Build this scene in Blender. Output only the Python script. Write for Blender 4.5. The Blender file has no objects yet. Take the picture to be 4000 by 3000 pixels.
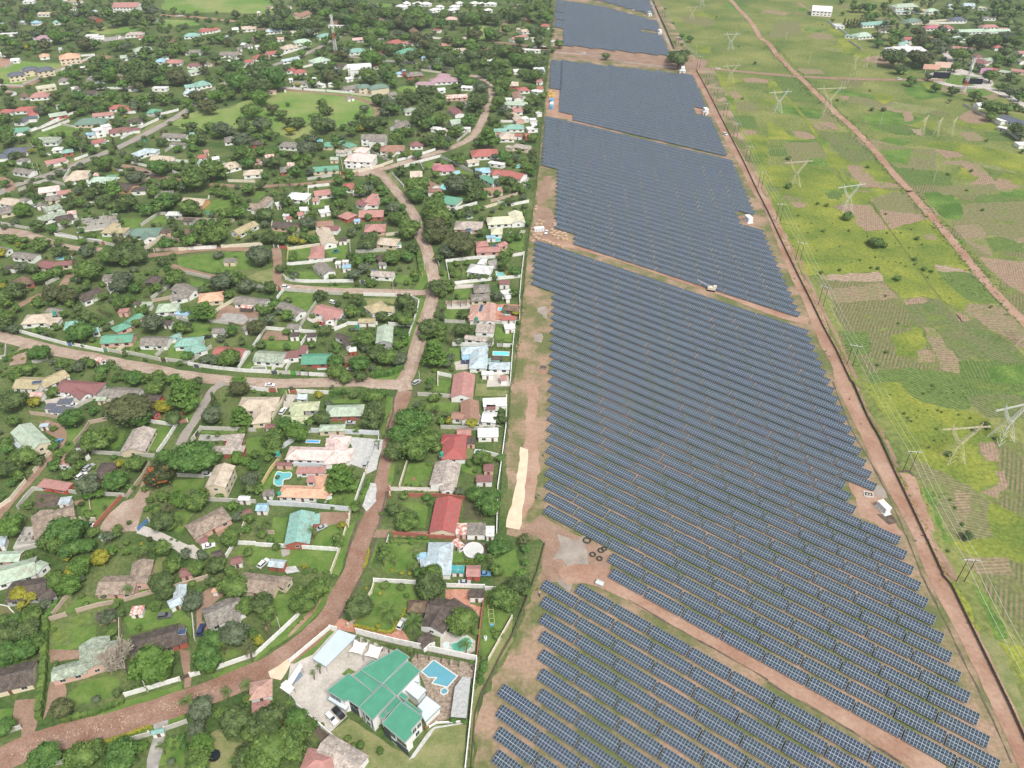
import bpy, math, random, re
import numpy as np
from mathutils import Vector, Matrix
R = math.radians
rnd = random.Random(7)
nrng = np.random.default_rng(11)
scn = bpy.context.scene
C = scn.collection
# ------------------------------------------------------------ camera
FOC, HOR, H = 3044.0, -800.0, 215.0
PIT = math.atan((1500 - HOR) / FOC); CP, SP = math.cos(PIT), math.sin(PIT)
cd = bpy.data.cameras.new('camera'); cam = bpy.data.objects.new('camera', cd); C.objects.link(cam)
cam.location = (0, 0, H); cam.rotation_euler = (math.pi / 2 - PIT, 0, 0)
cd.sensor_fit = 'HORIZONTAL'; cd.sensor_width = 36; cd.lens = 36 * FOC / 4000
cd.clip_start = 1; cd.clip_end = 9000
scn.camera = cam
# ------------------------------------------------------------ light
SUN_EL, SUN_AZ = R(56), R(150)      # azimuth measured from +Y towards +X
w = bpy.data.worlds.new('World'); scn.world = w; w.use_nodes = True
nt = w.node_tree; bg = nt.nodes['Background']
sky = nt.nodes.new('ShaderNodeTexSky'); sky.sky_type = 'NISHITA'; sky.sun_disc = False
sky.sun_elevation = SUN_EL; sky.sun_rotation = SUN_AZ; sky.dust_density = 3.5; sky.air_density = 1.0; sky.ozone_density = 1.0
hs = nt.nodes.new('ShaderNodeHueSaturation'); hs.inputs['Saturation'].default_value = .36
nt.links.new(sky.outputs[0], hs.inputs['Color']); nt.links.new(hs.outputs[0], bg.inputs[0]); bg.inputs[1].default_value = 0.125
sl = bpy.data.lights.new('sun', 'SUN'); sl.energy = 2.1; sl.angle = R(12); sl.color = (1, .955, .88)
so = bpy.data.objects.new('sun', sl); C.objects.link(so)
sd = Vector((math.sin(SUN_AZ) * math.cos(SUN_EL), math.cos(SUN_AZ) * math.cos(SUN_EL), math.sin(SUN_EL)))
so.rotation_euler = sd.to_track_quat('Z', 'Y').to_euler(); so.location = (0, 0, 400)
vs = scn.view_settings; vs.view_transform = 'Standard'; vs.look = 'None'; vs.exposure = 0.58; vs.gamma = 1
# ------------------------------------------------------------ image point -> world
def G(x, y, z=0.0):
    a = (x - 2000) / FOC; b = -(y - 1500) / FOC
    t = (z - H) / (-SP + b * CP)
    return (a * t, (CP + b * SP) * t)
def depth(x, y, z=0.0):
    b = -(y - 1500) / FOC
    return (z - H) / (-SP + b * CP)
def PIX(wx, wy, wz=0.0):
    dz = wy * CP - (wz - H) * SP
    up = wy * SP + (wz - H) * CP
    return (2000 + FOC * wx / dz, 1500 - FOC * up / dz)
TILES = dict(A=(0, 2250, 2.212), B=(1000, 2250, 2.212), C=(2000, 2250, 2.212), D=(3000, 2250, 2.212), E=(0, 1500, 2.212), F=(1000, 1500, 2.212),
             c=(2000, 1500, 2.212), W=(3000, 1500, 2.212), H=(0, 900, 2.765), I=(700, 900, 2.765), J=(1400, 900, 2.765), K=(0, 400, 2.765), L=(700, 400, 2.765),
             M=(1400, 400, 2.765), N=(0, 0, 2.212), P=(1000, 0, 1.8433), Q=(2000, 0, 2.212), Z=(3000, 0, 2.212), S=(3000, 750, 2.212), X=(0, 0, 1), m=(2000, 700, 1.586))
def nat(T, x, y):
    ox, oy, s = TILES[T]; return (ox + x / s, oy + y / s)
# ------------------------------------------------------------ materials
MATS = {}
def mat(name, col, rough=.8, var=.18, scale=.5, col2=None, mixlo=.45, mixhi=.62, spec=.3, metallic=0.0, detail=6, fine=0.0, finescale=6.0):
    if name in MATS: return MATS[name]
    m = bpy.data.materials.new(name); m.use_nodes = True; t = m.node_tree; N = t.nodes; Lk = t.links
    b = N['Principled BSDF']; b.inputs['Roughness'].default_value = rough; b.inputs['Metallic'].default_value = metallic
    b.inputs['Specular IOR Level'].default_value = spec
    tc = N.new('ShaderNodeTexCoord'); nz = N.new('ShaderNodeTexNoise'); nz.inputs['Scale'].default_value = scale; nz.inputs['Detail'].default_value = detail
    nz.inputs['Roughness'].default_value = .6
    Lk.new(tc.outputs['Object'], nz.inputs['Vector'])
    rp = N.new('ShaderNodeValToRGB'); e = rp.color_ramp.elements
    c = np.array(col[:3]); c2 = np.array(col2[:3]) if col2 else None
    if col2 is None:
        e[0].position = .3; e[1].position = .72
        e[0].color = (*(c * (1 - var)), 1); e[1].color = (*(c * (1 + var)), 1)
    else:
        e[0].position = mixlo; e[1].position = mixhi
        e[0].color = (*c, 1); e[1].color = (*c2, 1)
    Lk.new(nz.outputs['Fac'], rp.inputs['Fac'])
    out = rp.outputs['Color']
    if fine > 0:
        n2 = N.new('ShaderNodeTexNoise'); n2.inputs['Scale'].default_value = finescale; n2.inputs['Detail'].default_value = 3
        Lk.new(tc.outputs['Object'], n2.inputs['Vector'])
        mr = N.new('ShaderNodeMapRange'); mr.inputs[1].default_value = .3; mr.inputs[2].default_value = .7
        mr.inputs[3].default_value = 1 - fine; mr.inputs[4].default_value = 1 + fine
        Lk.new(n2.outputs['Fac'], mr.inputs[0])
        mx = N.new('ShaderNodeVectorMath'); mx.operation = 'SCALE'
        Lk.new(out, mx.inputs[0]); Lk.new(mr.outputs[0], mx.inputs['Scale']); out = mx.outputs[0]
    Lk.new(out, b.inputs['Base Color'])
    MATS[name] = m; return m
def sheet_wave(name, c1, c2, ang, wl, c3=None, dist=3.5):
    """soil or crop with furrows: wave bands in world metres at angle ang (radians), wavelength wl"""
    if name in MATS: return MATS[name]
    m = bpy.data.materials.new(name); m.use_nodes = True; t = m.node_tree; N = t.nodes; Lk = t.links
    b = N['Principled BSDF']; b.inputs['Roughness'].default_value = .95; b.inputs['Specular IOR Level'].default_value = .1
    tc = N.new('ShaderNodeTexCoord'); mp = N.new('ShaderNodeMapping'); mp.inputs['Rotation'].default_value = (0, 0, ang)
    Lk.new(tc.outputs['Object'], mp.inputs['Vector'])
    wv = N.new('ShaderNodeTexWave'); wv.inputs['Scale'].default_value = 2 * math.pi / 20 / wl; wv.inputs['Distortion'].default_value = dist
    wv.inputs['Detail'].default_value = 2; wv.inputs['Detail Scale'].default_value = .25
    Lk.new(mp.outputs[0], wv.inputs['Vector'])
    nz = N.new('ShaderNodeTexNoise'); nz.inputs['Scale'].default_value = .09; nz.inputs['Detail'].default_value = 7; nz.inputs['Roughness'].default_value = .65
    Lk.new(tc.outputs['Object'], nz.inputs['Vector'])
    r1 = N.new('ShaderNodeValToRGB'); r1.color_ramp.elements[0].position = .05; r1.color_ramp.elements[1].position = .95
    r1.color_ramp.elements[0].color = (*c1, 1); r1.color_ramp.elements[1].color = (*c2, 1); Lk.new(wv.outputs['Fac'], r1.inputs['Fac'])
    mx = N.new('ShaderNodeMix'); mx.data_type = 'RGBA'
    r2 = N.new('ShaderNodeValToRGB'); r2.color_ramp.elements[0].position = .38; r2.color_ramp.elements[1].position = .66
    Lk.new(nz.outputs['Fac'], r2.inputs['Fac']); Lk.new(r2.outputs['Color'], mx.inputs[0])
    Lk.new(r1.outputs['Color'], mx.inputs[6]); mx.inputs[7].default_value = (*(c3 or [.5 * (a + d) for a, d in zip(c1, c2)]), 1)
    n3 = N.new('ShaderNodeTexNoise'); n3.inputs['Scale'].default_value = .045; n3.inputs['Detail'].default_value = 9; n3.inputs['Roughness'].default_value = .72; Lk.new(tc.outputs['Object'], n3.inputs['Vector'])
    r3 = N.new('ShaderNodeValToRGB'); r3.color_ramp.elements[0].position = .54; r3.color_ramp.elements[1].position = .64; r3.color_ramp.elements[1].color = (.75, .75, .75, 1); Lk.new(n3.outputs['Fac'], r3.inputs['Fac'])
    m3 = N.new('ShaderNodeMix'); m3.data_type = 'RGBA'; Lk.new(r3.outputs['Color'], m3.inputs[0]); Lk.new(mx.outputs[2], m3.inputs[6]); m3.inputs[7].default_value = (.16, .205, .05, 1)
    n4 = N.new('ShaderNodeTexNoise'); n4.inputs['Scale'].default_value = .6; n4.inputs['Detail'].default_value = 4; Lk.new(tc.outputs['Object'], n4.inputs['Vector'])
    r4 = N.new('ShaderNodeMapRange'); r4.inputs[1].default_value = .3; r4.inputs[2].default_value = .7; r4.inputs[3].default_value = .72; r4.inputs[4].default_value = 1.25; Lk.new(n4.outputs['Fac'], r4.inputs[0])
    s4 = N.new('ShaderNodeVectorMath'); s4.operation = 'SCALE'; Lk.new(m3.outputs[2], s4.inputs[0]); Lk.new(r4.outputs[0], s4.inputs['Scale'])
    Lk.new(s4.outputs[0], b.inputs['Base Color'])
    MATS[name] = m; return m
# ------------------------------------------------------------ mesh helpers
def mesh_from(name, v, f, mats, mi=None, smooth=False):
    me = bpy.data.meshes.new(name); me.from_pydata([tuple(p) for p in v], [], [tuple(q) for q in f])
    for m in (mats if isinstance(mats, (list, tuple)) else [mats]): me.materials.append(m)
    if mi is not None: me.polygons.foreach_set('material_index', mi)
    if smooth: me.polygons.foreach_set('use_smooth', [True] * len(me.polygons))
    me.update(); return me
def link(name, me, parent=None):
    o = bpy.data.objects.new(name, me); C.objects.link(o)
    if parent is not None: o.parent = parent
    return o
class MB:
    def __init__(s): s.v = []; s.f = []; s.m = []
    def add(s, v, f, m=0):
        n = len(s.v); s.v += [tuple(p) for p in v]; s.f += [tuple(i + n for i in q) for q in f]; s.m += [m] * len(f); return s
    def box(s, c, d, rz=0, m=0):
        cx, cy, cz = c; x, y, z = d[0] / 2, d[1] / 2, d[2] / 2; ca, sa = math.cos(rz), math.sin(rz)
        v = [(cx + a * x * ca - b * y * sa, cy + a * x * sa + b * y * ca, cz + k * z) for k in (-1, 1) for a, b in ((-1, -1), (1, -1), (1, 1), (-1, 1))]
        return s.add(v, [(3, 2, 1, 0), (4, 5, 6, 7), (0, 1, 5, 4), (1, 2, 6, 5), (2, 3, 7, 6), (3, 0, 4, 7)], m)
    def bar(s, p, q, r, m=0, n=4, r2=None):
        p = Vector(p); q = Vector(q); d = (q - p)
        if d.length < 1e-6: return s
        d.normalize(); a = d.orthogonal().normalized(); b = d.cross(a); r2 = r if r2 is None else r2
        v = [tuple(p + (a * math.cos(t) + b * math.sin(t)) * r) for t in [2 * math.pi * k / n for k in range(n)]]
        v += [tuple(q + (a * math.cos(t) + b * math.sin(t)) * r2) for t in [2 * math.pi * k / n for k in range(n)]]
        f = [(k, (k + 1) % n, n + (k + 1) % n, n + k) for k in range(n)] + [tuple(range(n - 1, -1, -1)), tuple(range(n, 2 * n))]
        return s.add(v, f, m)
    def prism(s, pts, z0, z1, m=0):
        n = len(pts); ar = sum(pts[i][0] * pts[(i + 1) % n][1] - pts[(i + 1) % n][0] * pts[i][1] for i in range(n))
        if ar < 0: pts = pts[::-1]
        v = [(x, y, z0) for x, y in pts] + [(x, y, z1) for x, y in pts]
        f = [tuple(range(n - 1, -1, -1)), tuple(range(n, 2 * n))] + [(i, (i + 1) % n, n + (i + 1) % n, n + i) for i in range(n)]
        return s.add(v, f, m)
    def mesh(s, name, mats, smooth=False): return mesh_from(name, s.v, s.f, mats, s.m, smooth)
    def obj(s, name, mats, parent=None, smooth=False): return link(name, s.mesh(name, mats, smooth), parent)
def empty(name, loc=(0, 0, 0), rz=0, sc=1):
    o = bpy.data.objects.new(name, None); C.objects.link(o); o.location = loc; o.rotation_euler = (0, 0, rz)
    o.scale = sc if isinstance(sc, (tuple, list)) else (sc,) * 3; o.empty_display_size = .5
    return o
def tag(o, label=None, cat=None, group=None, kind=None):
    if label: o['label'] = label
    if cat: o['category'] = cat
    if group: o['group'] = group
    if kind: o['kind'] = kind
    return o
# registry for labels that are worked out once everything stands
AUTO = []       # (obj, phrase, wx, wy, group)
LAND = []       # (phrase, wx, wy)
def auto(o, phrase, cat, x, y, group=None):
    tag(o, phrase, cat, group); AUTO.append((o, phrase, x, y))
def place(o, label, cat, x, y, group=None, land=None):
    tag(o, label, cat, group)
    if land: LAND.append((land, x, y))
# ------------------------------------------------------------ ground sheets
LAYER = {'n': 0}
def smooth_closed(pts, step, jit, seed=0):
    rr = random.Random(seed); out = []; n = len(pts)
    for i in range(n):
        a, b = pts[i], pts[(i + 1) % n]; L = math.hypot(b[0] - a[0], b[1] - a[1]); k = max(1, min(24, int(L / step)))
        for j in range(k):
            t = j / k; x = a[0] + (b[0] - a[0]) * t; y = a[1] + (b[1] - a[1]) * t
            out.append((x + rr.uniform(-jit, jit), y + rr.uniform(-jit, jit)))
    return out
def sheet(name, pts, z, m, jit=.35, step=3.0, kind='structure', thick=0):
    LAYER['n'] += 1; z = .01 + LAYER['n'] * .0004 + (.13 if z > .0335 else 0)
    p = smooth_closed(pts, step, jit, len(pts) * 7 + int(abs(pts[0][0])))
    from mathutils.geometry import tessellate_polygon
    v = [(x, y, z) for x, y in p]
    f = [t for t in tessellate_polygon([[Vector(q) for q in v]])]
    ff = []
    for a, b, c in f:
        n = (v[b][0] - v[a][0]) * (v[c][1] - v[a][1]) - (v[b][1] - v[a][1]) * (v[c][0] - v[a][0])
        if abs(n) < 1e-9: continue
        ff.append((a, b, c) if n > 0 else (c, b, a))
    o = link(name, mesh_from(name, v, ff, m)); o['kind'] = kind
    return o
def ribbon(name, pts, w, z, m, jit=.25, kind='structure'):
    """pts world polyline; w width (number or list)"""
    LAYER['r'] = LAYER.get('r', 0) + 1; z = (.13 if z > .0215 else .006) + z * .5 + LAYER['r'] * .0006
    P = [Vector(p) for p in pts]; W = w if isinstance(w, list) else [w] * len(P)
    Q = []; 
    for i in range(len(P) - 1):      # Catmull-Rom
        p0 = P[max(i - 1, 0)]; p1 = P[i]; p2 = P[i + 1]; p3 = P[min(i + 2, len(P) - 1)]
        k = max(2, int((p2 - p1).length / 3))
        for j in range(k):
            t = j / k
            q = .5 * ((2 * p1) + (p2 - p0) * t + (2 * p0 - 5 * p1 + 4 * p2 - p3) * t * t + (3 * p1 - 3 * p2 + p3 - p0) * t ** 3)
            Q.append((q, W[i] * (1 - t) + W[i + 1] * t))
    Q.append((P[-1], W[-1])); v = []; rr = random.Random(len(Q))
    for i, (q, ww) in enumerate(Q):
        d = (Q[min(i + 1, len(Q) - 1)][0] - Q[max(i - 1, 0)][0]); d.normalize(); n = Vector((-d.y, d.x))
        a = q + n * (ww / 2 + rr.uniform(-jit, jit)); b = q - n * (ww / 2 + rr.uniform(-jit, jit))
        v += [(a.x, a.y, z), (b.x, b.y, z)]
    f = [(2 * i + 1, 2 * i + 3, 2 * i + 2, 2 * i) for i in range(len(Q) - 1)]
    o = link(name, mesh_from(name, v, f, m)); o['kind'] = kind
    return o, [q for q, _ in Q]
# ------------------------------------------------------------ palettes
RC = dict(bg=(.07, .28, .18), g3=(.10, .32, .21), g4=(.12, .22, .17), g2=(.38, .47, .36), pg=(.42, .55, .43), t=(.23, .44, .38), t2=(.20, .40, .33), ol=(.46, .50, .31),
          gg=(.28, .32, .25), r=(.38, .11, .09), rp=(.42, .20, .175), m=(.22, .085, .085), mg=(.42, .14, .17), mv=(.38, .24, .28), o=(.68, .38, .25), p=(.72, .55, .51), pk=(.66, .42, .38),
          s=(.52, .44, .34), y=(.40, .34, .19), br=(.30, .16, .11), b2=(.27, .215, .17), k=(.10, .082, .07), gy=(.22, .20, .175), g5=(.38, .33, .29), w=(.66, .66, .64), b=(.30, .52, .68),
          lb=(.44, .54, .58), lg=(.60, .60, .60), sl=(.075, .10, .14), cr=(.60, .58, .42), pt=(.50, .30, .24), hv=(.54, .46, .37), dr=(.36, .075, .07), wr=(.60, .45, .40), th=(.16, .115, .08), bl=(.10, .22, .45))
RNAME = dict(bg='bright green', g3='green', g4='dull green', g2='pale green', pg='mint green', t='teal', t2='teal green', ol='olive green', gg='mossy grey', r='red', rp='pinkish red', m='maroon',
             mg='magenta', mv='mauve', o='orange tiled', p='pale pink', pk='salmon pink', s='tan', y='mustard yellow', br='reddish brown', b2='brown', k='dark brown', gy='weathered grey', g5='beige grey', w='white',
             b='light blue', lb='steel blue', lg='light grey', sl='slate', cr='cream', pt='pinkish tiled', hv='sandy', dr='deep red', wr='rusty', th='thatch', bl='blue')
WC = dict(w=(.80, .79, .76), c=(.66, .57, .42), b=(.38, .12, .085), g=(.42, .42, .40), p=(.62, .40, .33), r=(.50, .10, .08), k=(.10, .09, .08), o=(.62, .36, .18))
WNAME = dict(w='white', c='cream', b='brick red', g='grey', p='pinkish', r='red', k='dark', o='orange')
def roofm(c):
    col = RC[c]
    if c in ('k', 'gy', 'b2', 'th', 'g5', 'gg'): return mat('roof_' + c, [x * .75 for x in col], .9, 0, .55, [x * 1.4 for x in col], .38, .68, .15, fine=.25, finescale=2.2)
    if c in ('wr',): return mat('roof_' + c, (.42, .16, .12), .7, 0, .9, (.72, .62, .56), .42, .58, .3)
    col = [x * .86 + .035 for x in col] if c != 'w' else col
    rs = (.26, .17, .12) if c != 'w' else (.4, .38, .35)
    return mat('roof_' + c, [x * .5 + q * .42 for x, q in zip(col, rs)], .75, 0, .42, [min(.8, x * 1.05) for x in col], .32, .52, .2, fine=.16, finescale=1.3)
def wallm(c): return mat('wall_' + c, [x * .88 for x in WC[c]], .85, 0, .4, WC[c], .3, .55, .2)
GLASS = mat('window_glass', (.035, .045, .055), .15, .2, 1, spec=.6)
FRAMEM = mat('window_frame_paint', (.62, .62, .6), .5, .05)
DOORM = mat('door_wood', (.16, .085, .05), .5, .2)
TRUNK = mat('bark', (.16, .125, .09), .95, .3, 3)
# ------------------------------------------------------------ houses
NH = {'n': 0}
def wing_geo(walls, roof, a, b, w, typ, he, rise, dz, pm=.42):
    a = Vector(a); b = Vector(b); d = b - a; L = d.length; d.normalize(); n = Vector((-d.y, d.x)); hw = w / 2; he += dz; oh = .45
    P = lambda s, t, z: (a.x + d.x * s + n.x * t, a.y + d.y * s + n.y * t, z)
    if typ == 'g':
        zr = he + rise; th = .12
        top = [P(0, -hw, he), P(0, 0, zr), P(0, hw, he), P(L, -hw, he), P(L, 0, zr), P(L, hw, he)]
        bot = [(x, y, z - th) for x, y, z in top]
        roof.add(top + bot, [(0, 3, 4, 1), (1, 4, 5, 2), (6, 7, 10, 9), (7, 8, 11, 10), (0, 1, 7, 6), (1, 2, 8, 7), (3, 9, 10, 4), (4, 10, 11, 5), (0, 6, 9, 3), (2, 5, 11, 8)])
        roof.bar(P(0, 0, zr + .02), P(L, 0, zr + .02), .09, 1, 5)
        i = hw - oh; zi = he + rise * (1 - i / hw) - th - .01; zt = zr - th - .01; e = min(.3, L * .1)
        v = [P(e, -i, 0), P(e, i, 0), P(e, i, zi), P(e, 0, zt), P(e, -i, zi), P(L - e, -i, 0), P(L - e, i, 0), P(L - e, i, zi), P(L - e, 0, zt), P(L - e, -i, zi)]
        walls.add(v, [(0, 4, 3, 2, 1), (5, 6, 7, 8, 9), (0, 5, 9, 4), (1, 2, 7, 6), (4, 9, 8, 3), (3, 8, 7, 2)])
    elif typ == 'h':
        q = min(hw * .95, L / 2 - .2); zr = he + rise
        if L < w * .9: q = L / 2 - .05
        v = [P(0, -hw, he), P(L, -hw, he), P(L, hw, he), P(0, hw, he), P(q, 0, zr), P(L - q, 0, zr)]
        v2 = [(x, y, z - .14) for x, y, z in v[:4]]
        roof.add(v + v2, [(0, 1, 5, 4), (1, 2, 5), (2, 3, 4, 5), (3, 0, 4), (9, 8, 7, 6), (0, 6, 7, 1), (1, 7, 8, 2), (2, 8, 9, 3), (3, 9, 6, 0)])
        roof.bar(P(q, 0, zr + .02), P(L - q, 0, zr + .02), .1, 1, 5)
        for s, t, u in ((0, -1, q), (0, 1, q), (L, -1, L - q), (L, 1, L - q)): roof.bar(P(s, t * hw, he + .02), P(u, 0, zr + .02), .08, 1, 4)
        c = [P(oh, -hw + oh, 0)[:2], P(L - oh, -hw + oh, 0)[:2], P(L - oh, hw - oh, 0)[:2], P(oh, hw - oh, 0)[:2]]
        walls.prism(c, 0, he - .15)
    else:
        c = [P(0, -hw, 0)[:2], P(L, -hw, 0)[:2], P(L, hw, 0)[:2], P(0, hw, 0)[:2]]
        roof.prism(c, he, he + .16)
        k = .3; c = [P(k, -hw + k, 0)[:2], P(L - k, -hw + k, 0)[:2], P(L - k, hw - k, 0)[:2], P(k, hw - k, 0)[:2]]
        walls.prism(c, 0, he - .004)
    return P, L, hw, oh
win_cache = {}
def win_mesh(wd, ht):
    k = (wd, ht)
    if k not in win_cache:
        f = MB(); f.box((0, 0, ht / 2 + .04), (wd + .14, .06, .07)); f.box((0, 0, -ht / 2 - .05), (wd + .24, .12, .09))
        f.box((-wd / 2 - .035, 0, 0), (.07, .06, ht)); f.box((wd / 2 + .035, 0, 0), (.07, .06, ht)); f.box((0, 0, 0), (.05, .05, ht))
        g = MB().box((0, -.005, 0), (wd, .03, ht))
        win_cache[k] = (f.mesh('window', FRAMEM), g.mesh('pane', GLASS))
    return win_cache[k]
def put_window(root, x, y, z, rz, wd=1.5, ht=1.15, full=True):
    f, g = win_mesh(wd, ht)
    if full:
        o = link('window', f, root); o.location = (x, y, z); o.rotation_euler = (0, 0, rz); p = link('pane', g, o)
    else:
        o = link('window', g, root); o.location = (x, y, z); o.rotation_euler = (0, 0, rz)
HOUSES = []
def house(T, roofc, wallc, spec, wings, name=None, kindname=None):
    typ = spec[0]; st = int(spec[1]) if len(spec) > 1 and spec[1].isdigit() else 1
    he = {0: 2.15, 1: 2.75, 2: 5.6, 3: 8.2}[st]
    W = []
    for wg in wings:
        p = wg.split(','); x1, y1, x2, y2, wd = [float(q) for q in p[:5]]; ty = p[5] if len(p) > 5 else typ
        rise = 0 if ty == 'f' else wd * (.19 if ty == 'g' else .22)
        if roofc == 'th': rise *= 1.5
        z = he + (rise if ty == 'g' else rise * .35 if ty == 'h' else .15)
        n1 = nat(T, x1, y1); n2 = nat(T, x2, y2)
        W.append((G(*n1, z), G(*n2, z), wd, ty, rise, n1, n2))
    a, b = W[0][0], W[0][1]; cx, cy = (a[0] + b[0]) / 2, (a[1] + b[1]) / 2
    py = max(W[0][5][1], W[0][6][1])
    area = sum(math.hypot(q[1][0] - q[0][0], q[1][1] - q[0][1]) * q[2] for q in W)
    small = area < 45
    root = empty(kindname or ('garden_shed' if small else 'house'), (cx, cy, 0))
    wl, rf = MB(), MB(); near = py > 1450; mid = py > 850
    for i, (a, b, wd, ty, rise, n1, n2) in enumerate(W):
        a = (a[0] - cx, a[1] - cy); b = (b[0] - cx, b[1] - cy)
        P, L, hw, oh = wing_geo(wl, rf, a, b, wd, ty, he, rise, i * .035)
        if not mid and i > 0: continue
        dx, dy = (b[0] - a[0]) / max(L, .01), (b[1] - a[1]) / max(L, .01); ang = math.atan2(dy, dx)
        inset = oh if ty != 'f' else .3
        for side in (-1, 1):
            nx, ny = -dy * side, dx * side
            if ny > .15 and not (near and i == 0): continue
            if not near and ny > -.3: continue
            if L < 3: continue
            k = max(1, int((L - 1.5) / (3.3 if near else 4.2)))
            for s in range(st if st else 1):
                for j in range(k):
                    u = (j + .5) / k * (L - 1.4) + .7
                    x, y, _ = P(u, side * (hw - inset + .012), 0)
                    if s == 0 and j == k // 2 and near and i == 0 and side == -1 or (k == 1 and small and side == -1):
                        dm = MB().box((0, 0, 1.02), (.95, .07, 2.04)).mesh('door', DOORM); o = link('door', dm, root); o.location = (x, y, 0); o.rotation_euler = (0, 0, ang)
                        if near: hm = MB().box((.36, 0, 1.05), (.12, .16, .05)); hm.obj('handle', FRAMEM, o)
                    else: put_window(root, x, y, 1.55 + s * 2.8, ang if side < 0 else ang + math.pi, 1.5 if near else 1.9, 1.15, near)
        if mid and ty != 'f':
            for e, sg in ((0, -1), (L, 1)):
                if dy * sg < -.25:
                    x, y, _ = P(e - sg * ((.3 if ty == 'g' else oh) - .012), 0, 0)
                    for s in range(max(st, 1)): put_window(root, x, y, 1.55 + s * 2.8, ang + math.pi / 2, 1.3, 1.1, near)
    wl.obj('wall', wallm(wallc), root); rf.obj('roof', [roofm(roofc), mat('ridge_cap_' + roofc, [min(.8, x * 1.25) for x in RC[roofc]], .7, .1)], root)
    ph = (RNAME[roofc] + (' roofed ' if roofc != 'th' and 'tiled' not in RNAME[roofc] else ' '))
    noun = 'shed' if small else 'house'
    sh = {'h': 'hipped ', 'g': 'gabled ', 'f': 'flat topped '}[typ]
    px, py_ = PIX(cx, cy, 3)
    if name:
        tag(root, name + (' with %s walls' % WNAME[wallc] if len(name.split()) < 9 and 'roof' in name and 'wall' not in name and WNAME[wallc] not in name and 'front' not in name else ''), noun, 'houses along the streets'); LAND.append((name, cx, cy))
    else:
        lng = max(math.hypot(q[1][0] - q[0][0], q[1][1] - q[0][1]) for q in W)
        extra = 'two-storey ' if st == 2 else ('long ' if lng > 19 else ('L-shaped ' if len(W) > 1 and not small else sh))
        auto(root, (extra + ph + noun), noun, cx, cy, 'small sheds and outbuildings' if small else 'houses along the streets')
    HOUSES.append((cx, cy, max(4, area ** .5 * .62)))
    for q in W: HOUSES.append(((q[0][0] + q[1][0]) / 2, (q[0][1] + q[1][1]) / 2, q[2] * .55)); HOUSES.append((q[0][0], q[0][1], q[2] * .4)); HOUSES.append((q[1][0], q[1][1], q[2] * .4))
    return root
# ------------------------------------------------------------ boundary walls, hedges
SEGS = []        # occupied line segments: (ax, ay, bx, by, half width)
def wall_line(T, m, pts, h=1.9, hedge=False, name=None, label=None, closed=False):
    P = [G(*nat(T, *p)) for p in pts]
    x0, y0 = P[0]; mb = MB(); cap = MB(); tot = 0
    for i in range(len(P) - 1):
        a, b = P[i], P[i + 1]; L = math.hypot(b[0] - a[0], b[1] - a[1]); ang = math.atan2(b[1] - a[1], b[0] - a[0]); tot += L
        SEGS.append((*a, *b, .8))
        c = ((a[0] + b[0]) / 2 - x0, (a[1] + b[1]) / 2 - y0); hh = h + .003 * (i % 3)
        if hedge:
            k = max(1, int(L / .8))
            for j in range(k):
                t = (j + rnd.random()) / k; s = h * rnd.uniform(.85, 1.2)
                cx, cy = a[0] + (b[0] - a[0]) * t - x0, a[1] + (b[1] - a[1]) * t - y0
                mb.box((cx, cy, s / 2), (1.3 * rnd.uniform(.8, 1.3), h * .75 * rnd.uniform(.8, 1.2), s), ang + rnd.uniform(-.5, .5))
                for q in range(5):
                    mb.box((cx + rnd.uniform(-.6, .6), cy + rnd.uniform(-.6, .6), s * rnd.uniform(.5, 1.05)), (.5, .4, .4), rnd.uniform(0, 3))
        else:
            mb.box((c[0], c[1], hh / 2), (L + .1, .18, hh), ang)
            k = max(1, int(L / (3 if T in 'ABEF' else 6)))
            for j in range(k + 1):
                t = j / k; cap.box((a[0] + (b[0] - a[0]) * t - x0, a[1] + (b[1] - a[1]) * t - y0, (hh + .12) / 2), (.34, .34, hh + .12), ang)
            cap.box((c[0], c[1], hh + .035), (L, .26, .06), ang)
    mx, my = (P[0][0] + P[-1][0]) / 2, (P[0][1] + P[-1][1]) / 2
    if hedge:
        o = mb.obj(name or 'hedge', leafm(m)); o.location = (x0, y0, 0)
        auto(o, 'clipped %s hedge' % LEAFN[m], 'hedge', mx, my, 'hedges')
    else:
        root = empty(name or 'boundary_wall', (x0, y0, 0)); mb.obj('wall_panel', mat('bwall_' + m, [q * .8 for q in BW[m]], .95, 0, .5, BW[m], .3, .6, .1, fine=.1), root)
        cap.obj('wall_coping', mat('bwallcap_' + m, [q * .95 for q in BW[m]], .9, .15, .8), root)
        auto(root, label or ('%s %s boundary wall' % ('long' if tot > 35 else 'short', BWN[m])), 'wall', mx, my, 'boundary walls of the gardens')
BW = dict(w=(.80, .79, .76), c=(.70, .63, .50), g=(.54, .52, .47), r=(.40, .15, .11), y=(.62, .50, .24), s=(.50, .40, .32), b=(.5, .62, .7), l=(.62, .66, .68))
BWN = dict(w='white', c='cream', g='grey concrete', r='red brick', y='yellow', s='sandstone coloured', b='pale blue', l='light grey')
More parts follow.
